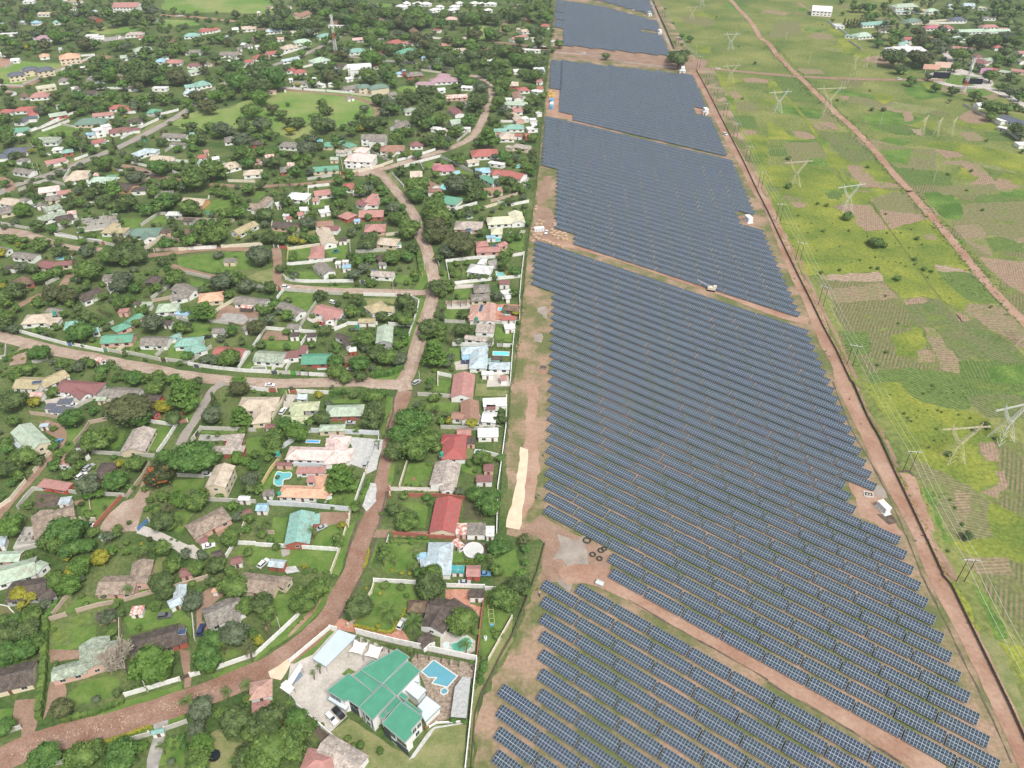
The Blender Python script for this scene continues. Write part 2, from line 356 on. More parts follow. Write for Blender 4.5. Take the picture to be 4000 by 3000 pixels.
# ------------------------------------------------------------ foliage
LEAF = dict(dark=((.038, .068, .022), (.125, .175, .055)), mid=((.048, .095, .022), (.150, .225, .052)), light=((.060, .125, .022), (.130, .225, .045)), yellow=((.16, .17, .025), (.34, .32, .04)),
            olive=((.055, .068, .026), (.125, .140, .055)), grey=((.060, .085, .045), (.135, .170, .095)), flame=((.05, .07, .025), (.45, .12, .04)), bare=((.36, .31, .25), (.50, .45, .38)), bright=((.045, .105, .025), (.11, .205, .045)))
LEAFN = dict(dark='dark green', mid='mid green', light='light green', yellow='yellow leaved', olive='olive green', grey='grey green', flame='red flowering', bare='bare', bright='bright green')
def leafm(k):
    n = 'leaf_' + k
    if n in MATS: return MATS[n]
    c1, c2 = LEAF[k]; m = bpy.data.materials.new(n); m.use_nodes = True; t = m.node_tree; N = t.nodes; Lk = t.links; b = N['Principled BSDF']
    b.inputs['Roughness'].default_value = .62; b.inputs['Specular IOR Level'].default_value = .25
    g = N.new('ShaderNodeNewGeometry'); nz = N.new('ShaderNodeTexNoise'); nz.inputs['Scale'].default_value = .33; nz.inputs['Detail'].default_value = 2
    Lk.new(g.outputs['Position'], nz.inputs['Vector'])
    ad = N.new('ShaderNodeMath'); ad.operation = 'MULTIPLY_ADD'; ad.inputs[1].default_value = .45
    mr = N.new('ShaderNodeMapRange'); mr.inputs[1].default_value = .35; mr.inputs[2].default_value = .65; mr.inputs[3].default_value = 0; mr.inputs[4].default_value = .55
    Lk.new(nz.outputs['Fac'], mr.inputs[0]); Lk.new(g.outputs['Random Per Island'], ad.inputs[0]); Lk.new(mr.outputs[0], ad.inputs[2])
    rp = N.new('ShaderNodeValToRGB'); e = rp.color_ramp.elements; e[0].color = (*c1, 1); e[1].color = (*c2, 1)
    if k == 'flame': e[0].position = .62; e[1].position = .8
    Lk.new(ad.outputs[0], rp.inputs['Fac']); Lk.new(rp.outputs['Color'], b.inputs['Base Color'])
    b.inputs['Transmission Weight'].default_value = 0
    MATS[n] = m; return m
def ico(sub=1):
    import bmesh
    bm = bmesh.new(); bmesh.ops.create_icosphere(bm, subdivisions=sub, radius=1); v = np.array([p.co[:] for p in bm.verts]); f = np.array([[q.index for q in a.verts] for a in bm.faces]); bm.free(); return v, f
ICO1 = ico(1); ICO2 = ico(2)
def crown(seed, nl, nq, leaf, zs=.8, spread=.58, lr=(.34, .52), form='round', core=ICO2):
    """returns (quads[n,4,3], tri verts, tri faces); unit crown, centre at the origin"""
    g = np.random.default_rng(seed); Qs = []; TV = []; TF = []; off = 0; Ls = []
    for i in range(nl):
        if form == 'round':
            u = g.normal(size=3); u /= np.linalg.norm(u); u[2] = abs(u[2]) * .9 - .25 if i % 3 else u[2] * .5
            rr = spread * (g.random() ** .33); c = u * rr; r = g.uniform(*lr)
            if i == 0: c = np.array([0, 0, -.12]); r = .80
        elif form == 'flat':
            a = g.uniform(0, 6.283); rr = spread * 1.15 * g.random() ** .5; c = np.array([math.cos(a) * rr, math.sin(a) * rr, .35 - .45 * rr ** 2 + g.uniform(-.08, .08)]); r = g.uniform(*lr) * .9
            if i == 0: c = np.array([0, 0, -.15]); r = .85
        elif form == 'layer':
            a = i * 2.4 + g.uniform(-.3, .3); t = i / nl; rr = (.62 - .45 * t) * g.uniform(.75, 1.1); c = np.array([math.cos(a) * rr, math.sin(a) * rr, -.55 + 1.35 * t]); r = g.uniform(*lr) * (1.0 - .35 * t)
        elif form == 'cone':
            t = i / nl; a = i * 2.4; rr = .35 * (1 - t); c = np.array([math.cos(a) * rr, math.sin(a) * rr, -1.4 + 3.4 * t]); r = (.62 - .42 * t)
        Ls.append((c, r))
    for c, r in Ls:
        sq = np.array([1, 1, .55 if form in ('layer', 'flat') else .85])
        v, f = core; d = 1 + .22 * g.standard_normal(len(v)); TV.append(c + v * r * .80 * d[:, None] * sq); TF.append(f + off); off += len(v)
        n = g.normal(size=(nq, 3)); n /= np.linalg.norm(n, axis=1)[:, None]; n[:, 2] = np.where(n[:, 2] < -.35, -n[:, 2], n[:, 2])
        p = c + n * r * sq * g.uniform(.78, 1.16, (nq, 1))
        nn = n + .75 * g.normal(size=(nq, 3)); nn /= np.linalg.norm(nn, axis=1)[:, None]
        t1 = np.cross(nn, g.normal(size=(nq, 3))); t1 /= np.linalg.norm(t1, axis=1)[:, None] + 1e-9; t2 = np.cross(nn, t1)
        s = leaf * g.uniform(.6, 1.35, (nq, 1)); a = s * t1; b = s * .62 * t2
        Qs.append(np.stack([p - a, p - b, p + a, p + b], 1))
    Q = np.concatenate(Qs); V = np.concatenate(TV); F = np.concatenate(TF)
    Q[..., 2] *= zs; V[:, 2] *= zs
    return Q, V, F
def arrays_to_mesh(name, Q, V, F, mats, qmi=None, fmi=None):
    nq = len(Q); nv = nq * 4 + len(V); me = bpy.data.meshes.new(name)
    co = np.concatenate([Q.reshape(-1, 3), V]) if len(V) else Q.reshape(-1, 3)
    me.vertices.add(nv); me.vertices.foreach_set('co', co.astype(np.float32).ravel())
    li = np.concatenate([np.arange(nq * 4), (F + nq * 4).ravel()]) if len(F) else np.arange(nq * 4)
    me.loops.add(len(li)); me.loops.foreach_set('vertex_index', li.astype(np.int32))
    ls = np.concatenate([np.arange(nq) * 4, nq * 4 + np.arange(len(F)) * 3]); me.polygons.add(len(ls))
    me.polygons.foreach_set('loop_start', ls.astype(np.int32))
    for m in mats: me.materials.append(m)
    if qmi is not None: me.polygons.foreach_set('material_index', np.concatenate([qmi, fmi]).astype(np.int32))
    me.update(calc_edges=True); me.validate(); return me
FORMS = {}
def forms():
    L = mid = leafm('mid')
    FORMS['round'] = [crown(10 + i, 15, 120, .085, .82) for i in range(5)]
    FORMS['flat'] = [crown(30 + i, 18, 90, .08, .62, form='flat') for i in range(3)]
    FORMS['layer'] = [crown(50 + i, 22, 80, .085, .9, form='layer', lr=(.26, .40)) for i in range(3)]
    FORMS['cone'] = [crown(70 + i, 16, 90, .10, 1, form='cone') for i in range(2)]
    FORMS['bush'] = [crown(80 + i, 6, 60, .13, .8, spread=.4, lr=(.4, .6)) for i in range(3)]
    for k in list(FORMS): FORMS[k] = [(arrays_to_mesh('crown_' + k, *c, [L]), c) for c in FORMS[k]]
    FORMS['low'] = [crown(100 + i, 7, 30, .15, .82, core=ICO1) for i in range(5)] + [crown(120 + i, 8, 26, .15, .62, form='flat', core=ICO1) for i in range(2)]
    FORMS['lowcone'] = [crown(130, 7, 30, .16, 1, form='cone', core=ICO1)]
def palm_mesh(seed, nf, droop, fan=False):
    g = random.Random(seed); mb = MB()
    for i in range(nf):
        a = 6.283 * i / nf + g.uniform(-.2, .2); el = g.uniform(.1, 1.1) if not fan else g.uniform(-.5, 1.2); L = g.uniform(.85, 1.1); seg = 7; pts = []
        x, z = 0, 0; th = el
        for s in range(seg + 1):
            pts.append((x * math.cos(a), x * math.sin(a), z)); x += L / seg * math.cos(th); z += L / seg * math.sin(th); th -= droop * (1.2 if s > 2 else .6)
        sx, sy = -math.sin(a), math.cos(a)
        for s in range(seg):
            p, q = pts[s], pts[s + 1]; wd = (.20 if s not in (0, seg - 1) else .11) * (1.0 if not fan else .8)
            for sd in (-1, 1):
                for h in (0, .5):
                    m0 = [p[k] + (q[k] - p[k]) * h for k in range(3)]; m1 = [p[k] + (q[k] - p[k]) * (h + .42) for k in range(3)]
                    tip = [(q[k] + (q[k] - p[k]) * (h + .5)) for k in range(3)]
                    mb.add([m0, m1, (tip[0] + sx * sd * wd, tip[1] + sy * sd * wd, tip[2] - .07)], [(0, 1, 2)])
    return mb.mesh('fronds', leafm('mid'))
def branch_mesh(seed):
    g = random.Random(seed); mb = MB()
    def rec(p, d, L, r, k):
        q = p + d * L; mb.bar(p, q, max(r, .009), 0, 4, max(r * .6, .008))
        if k == 0: return
        for i in range(4 if k > 2 else 3):
            dd = (d + Vector((g.uniform(-1, 1), g.uniform(-1, 1), g.uniform(-.35, .6))) * .75).normalized()
            rec(p + d * L * g.uniform(.5, 1), dd, L * g.uniform(.6, .85), r * .55, k - 1)
    for i in range(5): rec(Vector((0, 0, -.9)), Vector((g.uniform(-.6, .6), g.uniform(-.6, .6), 1)).normalized(), .66, .05, 5)
    return mb.mesh('bare_branches', leafm('bare'))
#  code: (form, leaf, object name, phrase, crown centre height in radii)
TK = dict(b=('round', 'dark', 'broadleaf_tree', 'dark green round-crowned tree'), m=('round', 'mid', 'broadleaf_tree', 'mid green round-crowned tree'), l=('layer', 'light', 'layered_tree', 'light green layered tree'),
          y=('round', 'yellow', 'broadleaf_tree', 'yellow leaved tree'), o=('flat', 'olive', 'spreading_tree', 'olive green spreading tree'), a=('flat', 'bright', 'spreading_tree', 'bright green flat-crowned tree'),
          g=('round', 'grey', 'broadleaf_tree', 'grey green tree'), k=('round', 'bright', 'broadleaf_tree', 'bright green leafy tree'), w=('round', 'olive', 'broadleaf_tree', 'olive green drooping tree'), r=('round', 'flame', 'broadleaf_tree', 'red flowering tree'),
          i=('round', 'light', 'broadleaf_tree', 'light green round tree'), c=('cone', 'dark', 'conifer_tree', 'tall dark conical tree'), z=('cone', 'yellow', 'conifer_tree', 'small yellow conical tree'), q=('cone', 'olive', 'poplar_tree', 'tall olive green poplar'),
          d=('bare', 'bare', 'bare_tree', 'bare pale branched tree'), p=('palm', 'mid', 'palm_tree', 'feathery green palm'), f=('fan', 'olive', 'palm_tree', 'tall fan palm with brown skirt'), s=('bush', 'mid', 'garden_shrub', 'small green shrub'),
          u=('bush', 'yellow', 'garden_shrub', 'small yellow shrub'), v=('bush', 'grey', 'garden_shrub', 'small grey green shrub'), n=('bush', 'light', 'banana_plant', 'light green banana plant'))
TREES = []
def add_tree(code, x, y, r_px, T):
    if code == 'b' and T in 'NPZKLMHIJQ': code = rnd.choice('bbbmmmgwik') if T in 'NPZ' else rnd.choice('bbbmmg')
    elif code == 'b': code = rnd.choice('bbbmmk')
    n = nat(T, x, y); s = TILES[T][2]; dp = depth(*n); r = max(.5, r_px / s * dp / FOC)
    f = TK[code][0]
    if f in ('round', 'flat', 'layer'): r *= 1.0 if T in 'NPZQ' else (1.12 if r_px / s < 60 else 1.05)
    hc = {'round': .86, 'flat': .85, 'layer': 1.0, 'cone': 1.6, 'bare': 1.2, 'palm': 0, 'fan': 0, 'bush': .7}[f] * r
    if f == 'palm': r = min(r, 4.2); hc = 2.2 + r * 1.25
    if f == 'fan': r = min(r, 3); hc = 7.5
    if f == 'cone': r *= .55 if r > 3 else .8; hc = 1.65 * r
    wx, wy = G(n[0], n[1], hc)
    TREES.append([code, wx, wy, r, hc, r_px / s])
trunk_cache = {}
def trunk_mesh(kind):
    if kind in trunk_cache: return trunk_cache[kind]
    g = random.Random(3); mb = MB()
    if kind == 'palm':
        for i in range(5): mb.bar((.02 * i * i / 4, 0, i / 5), (.02 * (i + 1) ** 2 / 4, 0, (i + 1) / 5), .05 - .004 * i, 0, 6, .046 - .004 * i)
    else:
        mb.bar((0, 0, -.02), (.03, .02, .55), .085, 0, 7, .06)
        for i in range(5):
            a = i * 1.256; mb.bar((.03, .02, .5), (.4 * math.cos(a), .4 * math.sin(a), 1.0), .045, 0, 5, .02)
    trunk_cache[kind] = mb.mesh('trunk', TRUNK); return trunk_cache[kind]
def build_trees():
    forms()
    pal = [palm_mesh(i, 15, .26) for i in range(3)]; fan = [palm_mesh(20 + i, 22, .16, True) for i in range(2)]
    bare = branch_mesh(5)
    big = [t for t in TREES if TK[t[0]][0] not in ('palm', 'fan', 'bush', 'bare')]
    big.sort(key=lambda t: -t[5]); ind = big[:295]; rest = big[295:]
    oth = [t for t in TREES if TK[t[0]][0] in ('palm', 'fan', 'bush', 'bare')]; cnt = 0
    for t in ind + oth:
        code, x, y, r, hc, rp = t; form, leaf, nm, ph = TK[code]
        rz = rnd.uniform(0, 6.283); size = 'large ' if r > 5.5 else ('small ' if r < 2.6 and 'small' not in ph else '')
        root = empty(nm, (x, y, 0))
        if form in ('palm', 'fan'):
            me = rnd.choice(pal if form == 'palm' else fan); o = link('fronds', me, root); o.location = (0, 0, hc); o.scale = (r, r, r); o.rotation_euler = (0, 0, rz)
            tr = link('trunk', trunk_mesh('palm'), root); tr.scale = (5, 5, hc) if form == 'palm' else (8, 8, hc)
            if form == 'fan':
                sk = MB(); 
                for i in range(26):
                    a = i * 2.4; sk.bar((.12 * math.cos(a), .12 * math.sin(a), hc - .2), (.75 * math.cos(a), .75 * math.sin(a), hc - 1.2 - .06 * i), .12, 0, 3, .03)
                sk.obj('dead_frond_skirt', mat('dead_frond', (.34, .24, .14), .95, .25, 2), root)
            lf = leafm(leaf)
        elif form == 'bush':
            me = rnd.choice(FORMS['bush'])[0]; o = link('leaves', me, root); o.location = (0, 0, r * .65); o.scale = (r, r, r * rnd.uniform(.8, 1.1)); lf = leafm(leaf)
        elif form == 'bare':
            o = link('branches', bare, root); o.location = (0, 0, hc); o.scale = (r * .8, r * .8, r); lf = leafm('bare')
            tr = link('trunk', trunk_mesh('tree'), root); tr.scale = (r * .6, r * .6, hc * .6)
        else:
            me = rnd.choice(FORMS[form])[0]; o = link('crown', me, root); o.location = (0, 0, hc); zs = rnd.uniform(.88, 1.12); o.scale = (r, r * rnd.uniform(.9, 1.08), r * zs); o.rotation_euler = (0, 0, rz); lf = leafm(leaf)
            tr = link('trunk', trunk_mesh('tree'), root); tr.scale = (r, r, hc * (1 if form != 'flat' else 1.05))
        o.material_slots[0].link = 'OBJECT'; o.material_slots[0].material = lf
        cat = 'palm' if form in ('palm', 'fan') else ('shrub' if form == 'bush' else 'tree')
        auto(root, size + ph, cat, x, y, {'palm': 'palms in the gardens', 'shrub': 'garden shrubs', 'tree': 'trees in the gardens and streets'}[cat])
    # the rest: one mass
    leaves = ['dark', 'mid', 'light', 'yellow', 'olive', 'grey', 'flame', 'bright']; mats = [leafm(k) for k in leaves] + [TRUNK]
    Qs, Vs, Fs, qm, fm = [], [], [], [], []; off = 0
    cols = {t: leaves.index(TK[t][1]) for t in TK if TK[t][1] in leaves}
    for code, x, y, r, hc, rp in rest + SCAT:
        form = TK[code][0]; lib = FORMS['lowcone'] if form == 'cone' else FORMS['low']
        Q, V, F = lib[rnd.randrange(len(lib))]; a = rnd.uniform(0, 6.283); ca, sa = math.cos(a), math.sin(a); M = np.array([[ca, sa, 0], [-sa, ca, 0], [0, 0, rnd.uniform(.85, 1.15)]]) * r
        o = np.array([x, y, hc]); Qs.append(Q @ M + o); Vs.append(V @ M + o); Fs.append(F + off); off += len(V)
        qm.append(np.full(len(Q), cols[code])); fm.append(np.full(len(F), cols[code]))
        tv = np.array([(x + dx * .07 * r, y + dy * .07 * r, z) for z in (0, hc) for dx, dy in ((-1, -1), (1, -1), (1, 1), (-1, 1))]); Vs.append(tv)
        tf = np.array([(0, 1, 5), (0, 5, 4), (1, 2, 6), (1, 6, 5), (2, 3, 7), (2, 7, 6), (3, 0, 4), (3, 4, 7)]); Fs.append(tf + off); off += 8; fm.append(np.full(8, len(mats) - 1))
    me = arrays_to_mesh('distant_trees', np.concatenate(Qs), np.concatenate(Vs), np.concatenate(Fs), mats, np.concatenate(qm), np.concatenate(fm))
    o = link('distant_foliage', me); o['kind'] = 'stuff'; o['label'] = 'far-off mass of garden trees and undergrowth between the houses'
    print('TREES individual', len(ind), 'other', len(oth), 'mass', len(rest) + len(SCAT))
SCAT = []
# ------------------------------------------------------------ solar field
O0 = np.array(G(*nat('C', 295, 32), 1.5)); U0 = np.array([11.14, -8.27]); V0 = np.array([-.405, -6.75]); PITCH = float(np.hypot(*U0)); UA = math.atan2(U0[1], U0[0])
def LAT(c, r): return O0 + c * U0 + r * V0
ORD = ['zeroth', 'first', 'second', 'third', 'fourth', 'fifth', 'sixth', 'seventh', 'eighth', 'ninth', 'tenth', 'eleventh', 'twelfth', 'thirteenth', 'fourteenth', 'fifteenth', 'sixteenth', 'seventeenth', 'eighteenth', 'nineteenth', 'twentieth']
ORD += ['twenty-' + q for q in ORD[1:10]] + ['thirtieth'] + ['thirty-' + q for q in ORD[1:10]] + ['fortieth'] + ['forty-' + q for q in ORD[1:10]]
def ordw(n): return ORD[n] if n < len(ORD) else 'last but several'
def panel_mat():
    m = bpy.data.materials.new('solar_cells'); m.use_nodes = True; t = m.node_tree; N = t.nodes; Lk = t.links; b = N['Principled BSDF']
    b.inputs['Roughness'].default_value = .36; b.inputs['Specular IOR Level'].default_value = .34; b.inputs['Base Color'].default_value = (.02, .035, .075, 1)
    at = N.new('ShaderNodeAttribute'); at.attribute_name = 'UVMap'
    g = N.new('ShaderNodeNewGeometry'); rp = N.new('ShaderNodeValToRGB'); e = rp.color_ramp.elements
    e[0].color = (.022, .038, .052, 1); e[1].color = (.040, .060, .082, 1); Lk.new(g.outputs['Random Per Island'], rp.inputs['Fac'])
    nz = N.new('ShaderNodeTexNoise'); nz.inputs['Scale'].default_value = .05; nz.inputs['Detail'].default_value = 2; Lk.new(g.outputs['Position'], nz.inputs['Vector'])
    mx = N.new('ShaderNodeMix'); mx.data_type = 'RGBA'; mx.inputs[7].default_value = (.032, .044, .080, 1)
    mr = N.new('ShaderNodeMapRange'); mr.inputs[1].default_value = .45; mr.inputs[2].default_value = .65; mr.inputs[4].default_value = .6
    Lk.new(nz.outputs['Fac'], mr.inputs[0]); Lk.new(mr.outputs[0], mx.inputs[0]); Lk.new(rp.outputs['Color'], mx.inputs[6]); Lk.new(mx.outputs[2], b.inputs['Base Color'])
    return m
TW, TL, ZH, ZL = 3.85, 13.35, 1.62, .85      # plan width, length, high and low edge
def cell_quads():
    """cells as real faces just above the backing sheet, in table space: x along the row, y downhill (negative)"""
    q = []; nx, ny = 14, 4; cx = TL / nx; cy = TW / ny
    for i in range(nx):
        for j in range(ny):
            x0 = i * cx + .05; x1 = (i + 1) * cx - .05; g0 = .075 if j == 2 else .035; g1 = .075 if j == 1 else .035
            y0 = j * cy + g0; y1 = (j + 1) * cy - g1
            q.append([(x0, -y1), (x1, -y1), (x1, -y0), (x0, -y0)])
    return np.array(q)
CELLQ = cell_quads()
def zat(y): return ZH + (ZL - ZH) * (-y / TW)
def solar():
    pm = panel_mat(); fm = mat('panel_frame_aluminium', (.37, .43, .48), .5, .05, spec=.3); sm = mat('galvanised_steel', (.36, .37, .38), .5, .12, metallic=.3)
    Q3 = np.dstack([CELLQ, zat(CELLQ[..., 1]) + .012]); a = MB()
    for q in Q3: a.add([tuple(p) for p in q], [(0, 1, 2, 3)])
    cells = a.mesh('solar_module', pm)
    fr = MB(); fr.add([(0, -TW, ZL), (TL, -TW, ZL), (TL, 0, ZH), (0, 0, ZH), (0, -TW, ZL - .05), (TL, -TW, ZL - .05), (TL, 0, ZH - .05), (0, 0, ZH - .05)], [(0, 1, 2, 3), (7, 6, 5, 4), (0, 4, 5, 1), (1, 5, 6, 2), (2, 6, 7, 3), (3, 7, 4, 0)])
    frame = fr.mesh('module_frame', fm)
    rl = MB()
    for y in (-.8, -3.05): rl.box((TL / 2, y, zat(y) - .11), (TL - .1, .07, .1))
    for k in range(5): x = .9 + k * (TL - 1.8) / 4; rl.bar((x, -.5, zat(-.5) - .18), (x, -3.4, zat(-3.4) - .18), .04)
    rail = rl.mesh('rail', sm)
    pz = zat(-1.9) - .2; post = MB().box((0, 0, pz / 2), (.12, .12, pz)).mesh('post', sm)
    rows = []
    for r in range(-1, 17): rows.append(('S', r, (1 if r == -1 else 0 if r < 7 else -1), 11, r + 2))
    for k in range(34):
        r = -3.18 - 1.006 * k; rows.append(('A', r, 2 if k < 2 else (-1 if r < -29.25 else 0), 10 if -19.9 < r < -17.1 else 11, k + 1))
    for k in range(32):
        r = -38.9 - 1.006 * k; rows.append(('B', r, 1 if k < 2 else (0 if r > -54.7 else -1), 11, k + 1))
    for k in range(32): r = -71.95 - 1.006 * k; rows.append(('C', r, -1, 11, k + 1))
    for k in range(56): r = -105.9 - 1.006 * k; rows.append(('D', r, -1, 10, k + 1))
    tabs = []
    for blk, r, c0, c1, k in rows:
        for c in range(c0, c1):
            cc = c
            if blk == 'A' and c == -1 and r > -29.25: continue
            if blk == 'B' and c == 10 and -56.1 < r < -53.2: continue
            if blk == 'C':
                if (c == 0 and r > -73.4) or (c == -1 and r > -82.5): continue
                if r < -97.2 - .53 * c: continue
                if c >= 10 and -87.4 < r < -84.6: continue
                cc = c + .12 if c == -1 else c; cc -= .012 * (c + 1)
            if blk == 'D':
                cc = -.82 + (c + 1) * .945
                if c == -1 and (r > -116.3 or k % 6 == 0): continue
                if r > -106.6 - .55 * cc: continue
                top = -139.6 + max(0, cc - 3.8) * 1.1; d = r - top
                if -5.2 < d < 0: continue
                if cc > 7.6 and -126.5 < r < -124.5: continue
            p = LAT(cc, r); px = PIX(p[0] + U0[0] / 2, p[1], 1)
            if px[1] > 3180 or px[0] > 4150 or px[1] < -130: continue
            tabs.append((blk, cc, r, k, c - c0 + 1, p, px))
    tabs.sort(key=lambda q: -q[6][1]); near = tabs[:296]; far = tabs[296:]
    print('TABLES', len(tabs))
    root0 = None
    for blk, cc, r, k, ci, p, px in near:
        root = empty('solar_table', (p[0], p[1], 0), UA)
        link('solar_module', cells, root); link('module_frame', frame, root); link('rail', rail, root)
        for i in range(4): o = link('post', post, root); o.location = (1.2 + i * (TL - 2.4) / 3, -1.9, 0)
        where = 'below the curving dirt track' if blk == 'S' else 'above the curving dirt track'
        n = k if blk == 'S' else k
        tag(root, 'tilted solar table, %s from the left in the %s row %s' % (ordw(ci), ordw(n), where), 'solar table', 'solar tables of the near field')
    nt_ = len(far); R2 = np.array([[math.cos(UA), math.sin(UA), 0], [-math.sin(UA), math.cos(UA), 0], [0, 0, 1]])
    fq = np.array([[(0, -TW, ZL), (TL, -TW, ZL), (TL, 0, ZH), (0, 0, ZH)], [(0, 0, ZH - .05), (TL, 0, ZH - .05), (TL, -TW, ZL - .05), (0, -TW, ZL - .05)], [(0, -TW, ZL - .05), (TL, -TW, ZL - .05), (TL, -TW, ZL), (0, -TW, ZL)]])
    pq = []
    for x in (1.2, TL / 2, TL - 1.2): pq.append([(x - .1, -1.9, 0), (x + .1, -1.9, 0), (x + .1, -1.9, pz), (x - .1, -1.9, pz)])
    base = np.concatenate([Q3, fq, np.array(pq)]); mi = np.concatenate([np.zeros(len(Q3)), np.ones(len(fq) + len(pq))])
    base = base @ R2; offs = np.array([[p[0], p[1], 0] for _, _, _, _, _, p, _ in far])
    allq = (base[None] + offs[:, None, None, :]).reshape(-1, 4, 3)
    me = arrays_to_mesh('solar_array', allq, np.zeros((0, 3)), np.zeros((0, 3), int), [pm, fm], np.tile(mi, nt_), np.zeros(0))
    o = link('solar_array', me); o['kind'] = 'stuff'; o['label'] = 'far rows of blue solar tables running on to the horizon'
# ------------------------------------------------------------ masts, pylons, poles
STEEL = lambda: mat('pylon_steel', (.56, .57, .54), .6, .1)
STEELY = lambda: mat('pylon_steel_warm', (.56, .50, .36), .6, .12)
def lattice(mb, a, b, s0, s1, n, r, m=0):
    a = Vector(a); b = Vector(b); d = (b - a).normalized(); x = Vector((1, 0, 0)) if abs(d.x) < .8 else Vector((0, 1, 0)); u = (x - d * x.dot(d)).normalized(); v = d.cross(u)
    def cor(t): s = s0 * (1 - t) + s1 * t; c = a + (b - a) * t; return [c + u * s * i / 2 + v * s * j / 2 for i, j in ((-1, -1), (1, -1), (1, 1), (-1, 1))]
    pr = cor(0)
    for k in range(1, n + 1):
        q = cor(k / n)
        mm = m if not isinstance(m, (list, tuple)) else m[(k - 1) * len(m) // n % len(m)]
        for i in range(4):
            mb.bar(pr[i], q[i], r, mm, 4); mb.bar(pr[i], q[(i + 1) % 4], r * .6, mm, 3); mb.bar(q[i], q[(i + 1) % 4], r * .6, mm, 3)
        pr = q
def pylon(T, x, y, hpx, label, warm=False, rz=.6):
    n = nat(T, x, y); wx, wy = G(*n); dz = depth(*n); el = math.atan2(H, math.hypot(wx, wy)); h = hpx / TILES[T][2] * dz / FOC / max(.35, math.cos(el))
    h = min(h, 24); root = empty('transmission_tower', (wx, wy, 0), rz); M = STEELY() if warm else STEEL(); mb = MB(); r = .075 * h / 16
    wb = h * .20
    leg = MB()
    for i, j in ((-1, -1), (1, -1), (1, 1), (-1, 1)):
        g = MB(); a = Vector((i * wb, j * wb * .8, 0)); b = Vector((i * wb * .35, j * wb * .3, h * .42)); g.bar(a, b, r * 1.15, 0, 4)
        for k in range(4):
            t = k / 4; t2 = (k + 1) / 4; p = a.lerp(b, t); q = a.lerp(b, t2); g.bar((p.x, p.y, p.z), (q.x * .2, q.y, q.z), r * .6, 0, 3); g.bar((p.x, p.y, p.z), (q.x, q.y * .2, q.z), r * .6, 0, 3)
        g.obj('leg', M, root)
    lattice(mb, (0, 0, h * .40), (0, 0, h * .52), wb * .68, wb * .45, 1, r)
    for s in (-1, 1): lattice(mb, (s * wb * .15, 0, h * .48), (s * wb * 1.45, 0, h * .86), wb * .28, wb * .22, 5, r * .8)
    mb.obj('tower_body', M, root)
    ca = MB(); lattice(ca, (-wb * 2.6, 0, h * .88), (wb * 2.6, 0, h * .88), wb * .10, wb * .10, 12, r * .7)
    for s in (-1, 1): lattice(ca, (s * wb * 1.45, 0, h * .88), (s * wb * 1.6, 0, h), wb * .2, wb * .03, 2, r * .7)
    ca.obj('crossarm', M, root)
    for s in (-2.5, 0, 2.5): ins = MB().bar((s * wb, 0, h * .87), (s * wb, 0, h * .77), .09, 0, 6); ins.obj('insulator', mat('insulator_glass', (.35, .42, .38), .3, .1), root)
    tag(root, label, 'pylon', 'lattice pylons in the fields'); LAND.append((label, wx, wy))
    return wx, wy, h
def hpole(T, x, y, x2, y2, label, h=11.5):
    a = G(*nat(T, x, y)); b = G(*nat(T, x2, y2)); cx, cy = (a[0] + b[0]) / 2, (a[1] + b[1]) / 2; ang = math.atan2(b[1] - a[1], b[0] - a[0]); L = 2.6
    root = empty('power_pole', (cx, cy, 0), ang); wd = mat('pole_wood', (.10, .075, .06), .9, .2, 2)
    for s in (-1, 1): MB().bar((s * L / 2, 0, 0), (s * L / 2, 0, h), .17, 0, 8, .12).obj('pole', wd, root)
    MB().box((0, 0, h - .3), (L * 2.1, .2, .22)).obj('crossarm', STEEL(), root)
    for s in (-1, 0, 1): MB().bar((s * L * .95, 0, h - .2), (s * L * .95, 0, h + .35), .09, 0, 6, .05).obj('insulator', mat('insulator_glass', (.35, .42, .38), .3, .1), root)
    tag(root, label, 'power pole', 'twin-pole power line beside the fence')
    return [(cx + math.cos(ang) * s * L * .95, cy + math.sin(ang) * s * L * .95, h + .35) for s in (-1, 0, 1)]
def pole(T, x, y, h, label, m=None, arm=True):
    wx, wy = G(*nat(T, x, y)); root = empty('utility_pole', (wx, wy, 0), rnd.uniform(0, 3)); M = m or mat('pole_concrete', (.52, .50, .45), .8, .1)
    MB().bar((0, 0, 0), (0, 0, h), .15, 0, 7, .09).obj('pole', M, root)
    if arm: MB().box((0, 0, h - .5), (2.0, .12, .12)).obj('crossarm', M, root)
    auto(root, label, 'utility pole', wx, wy, 'single utility poles')
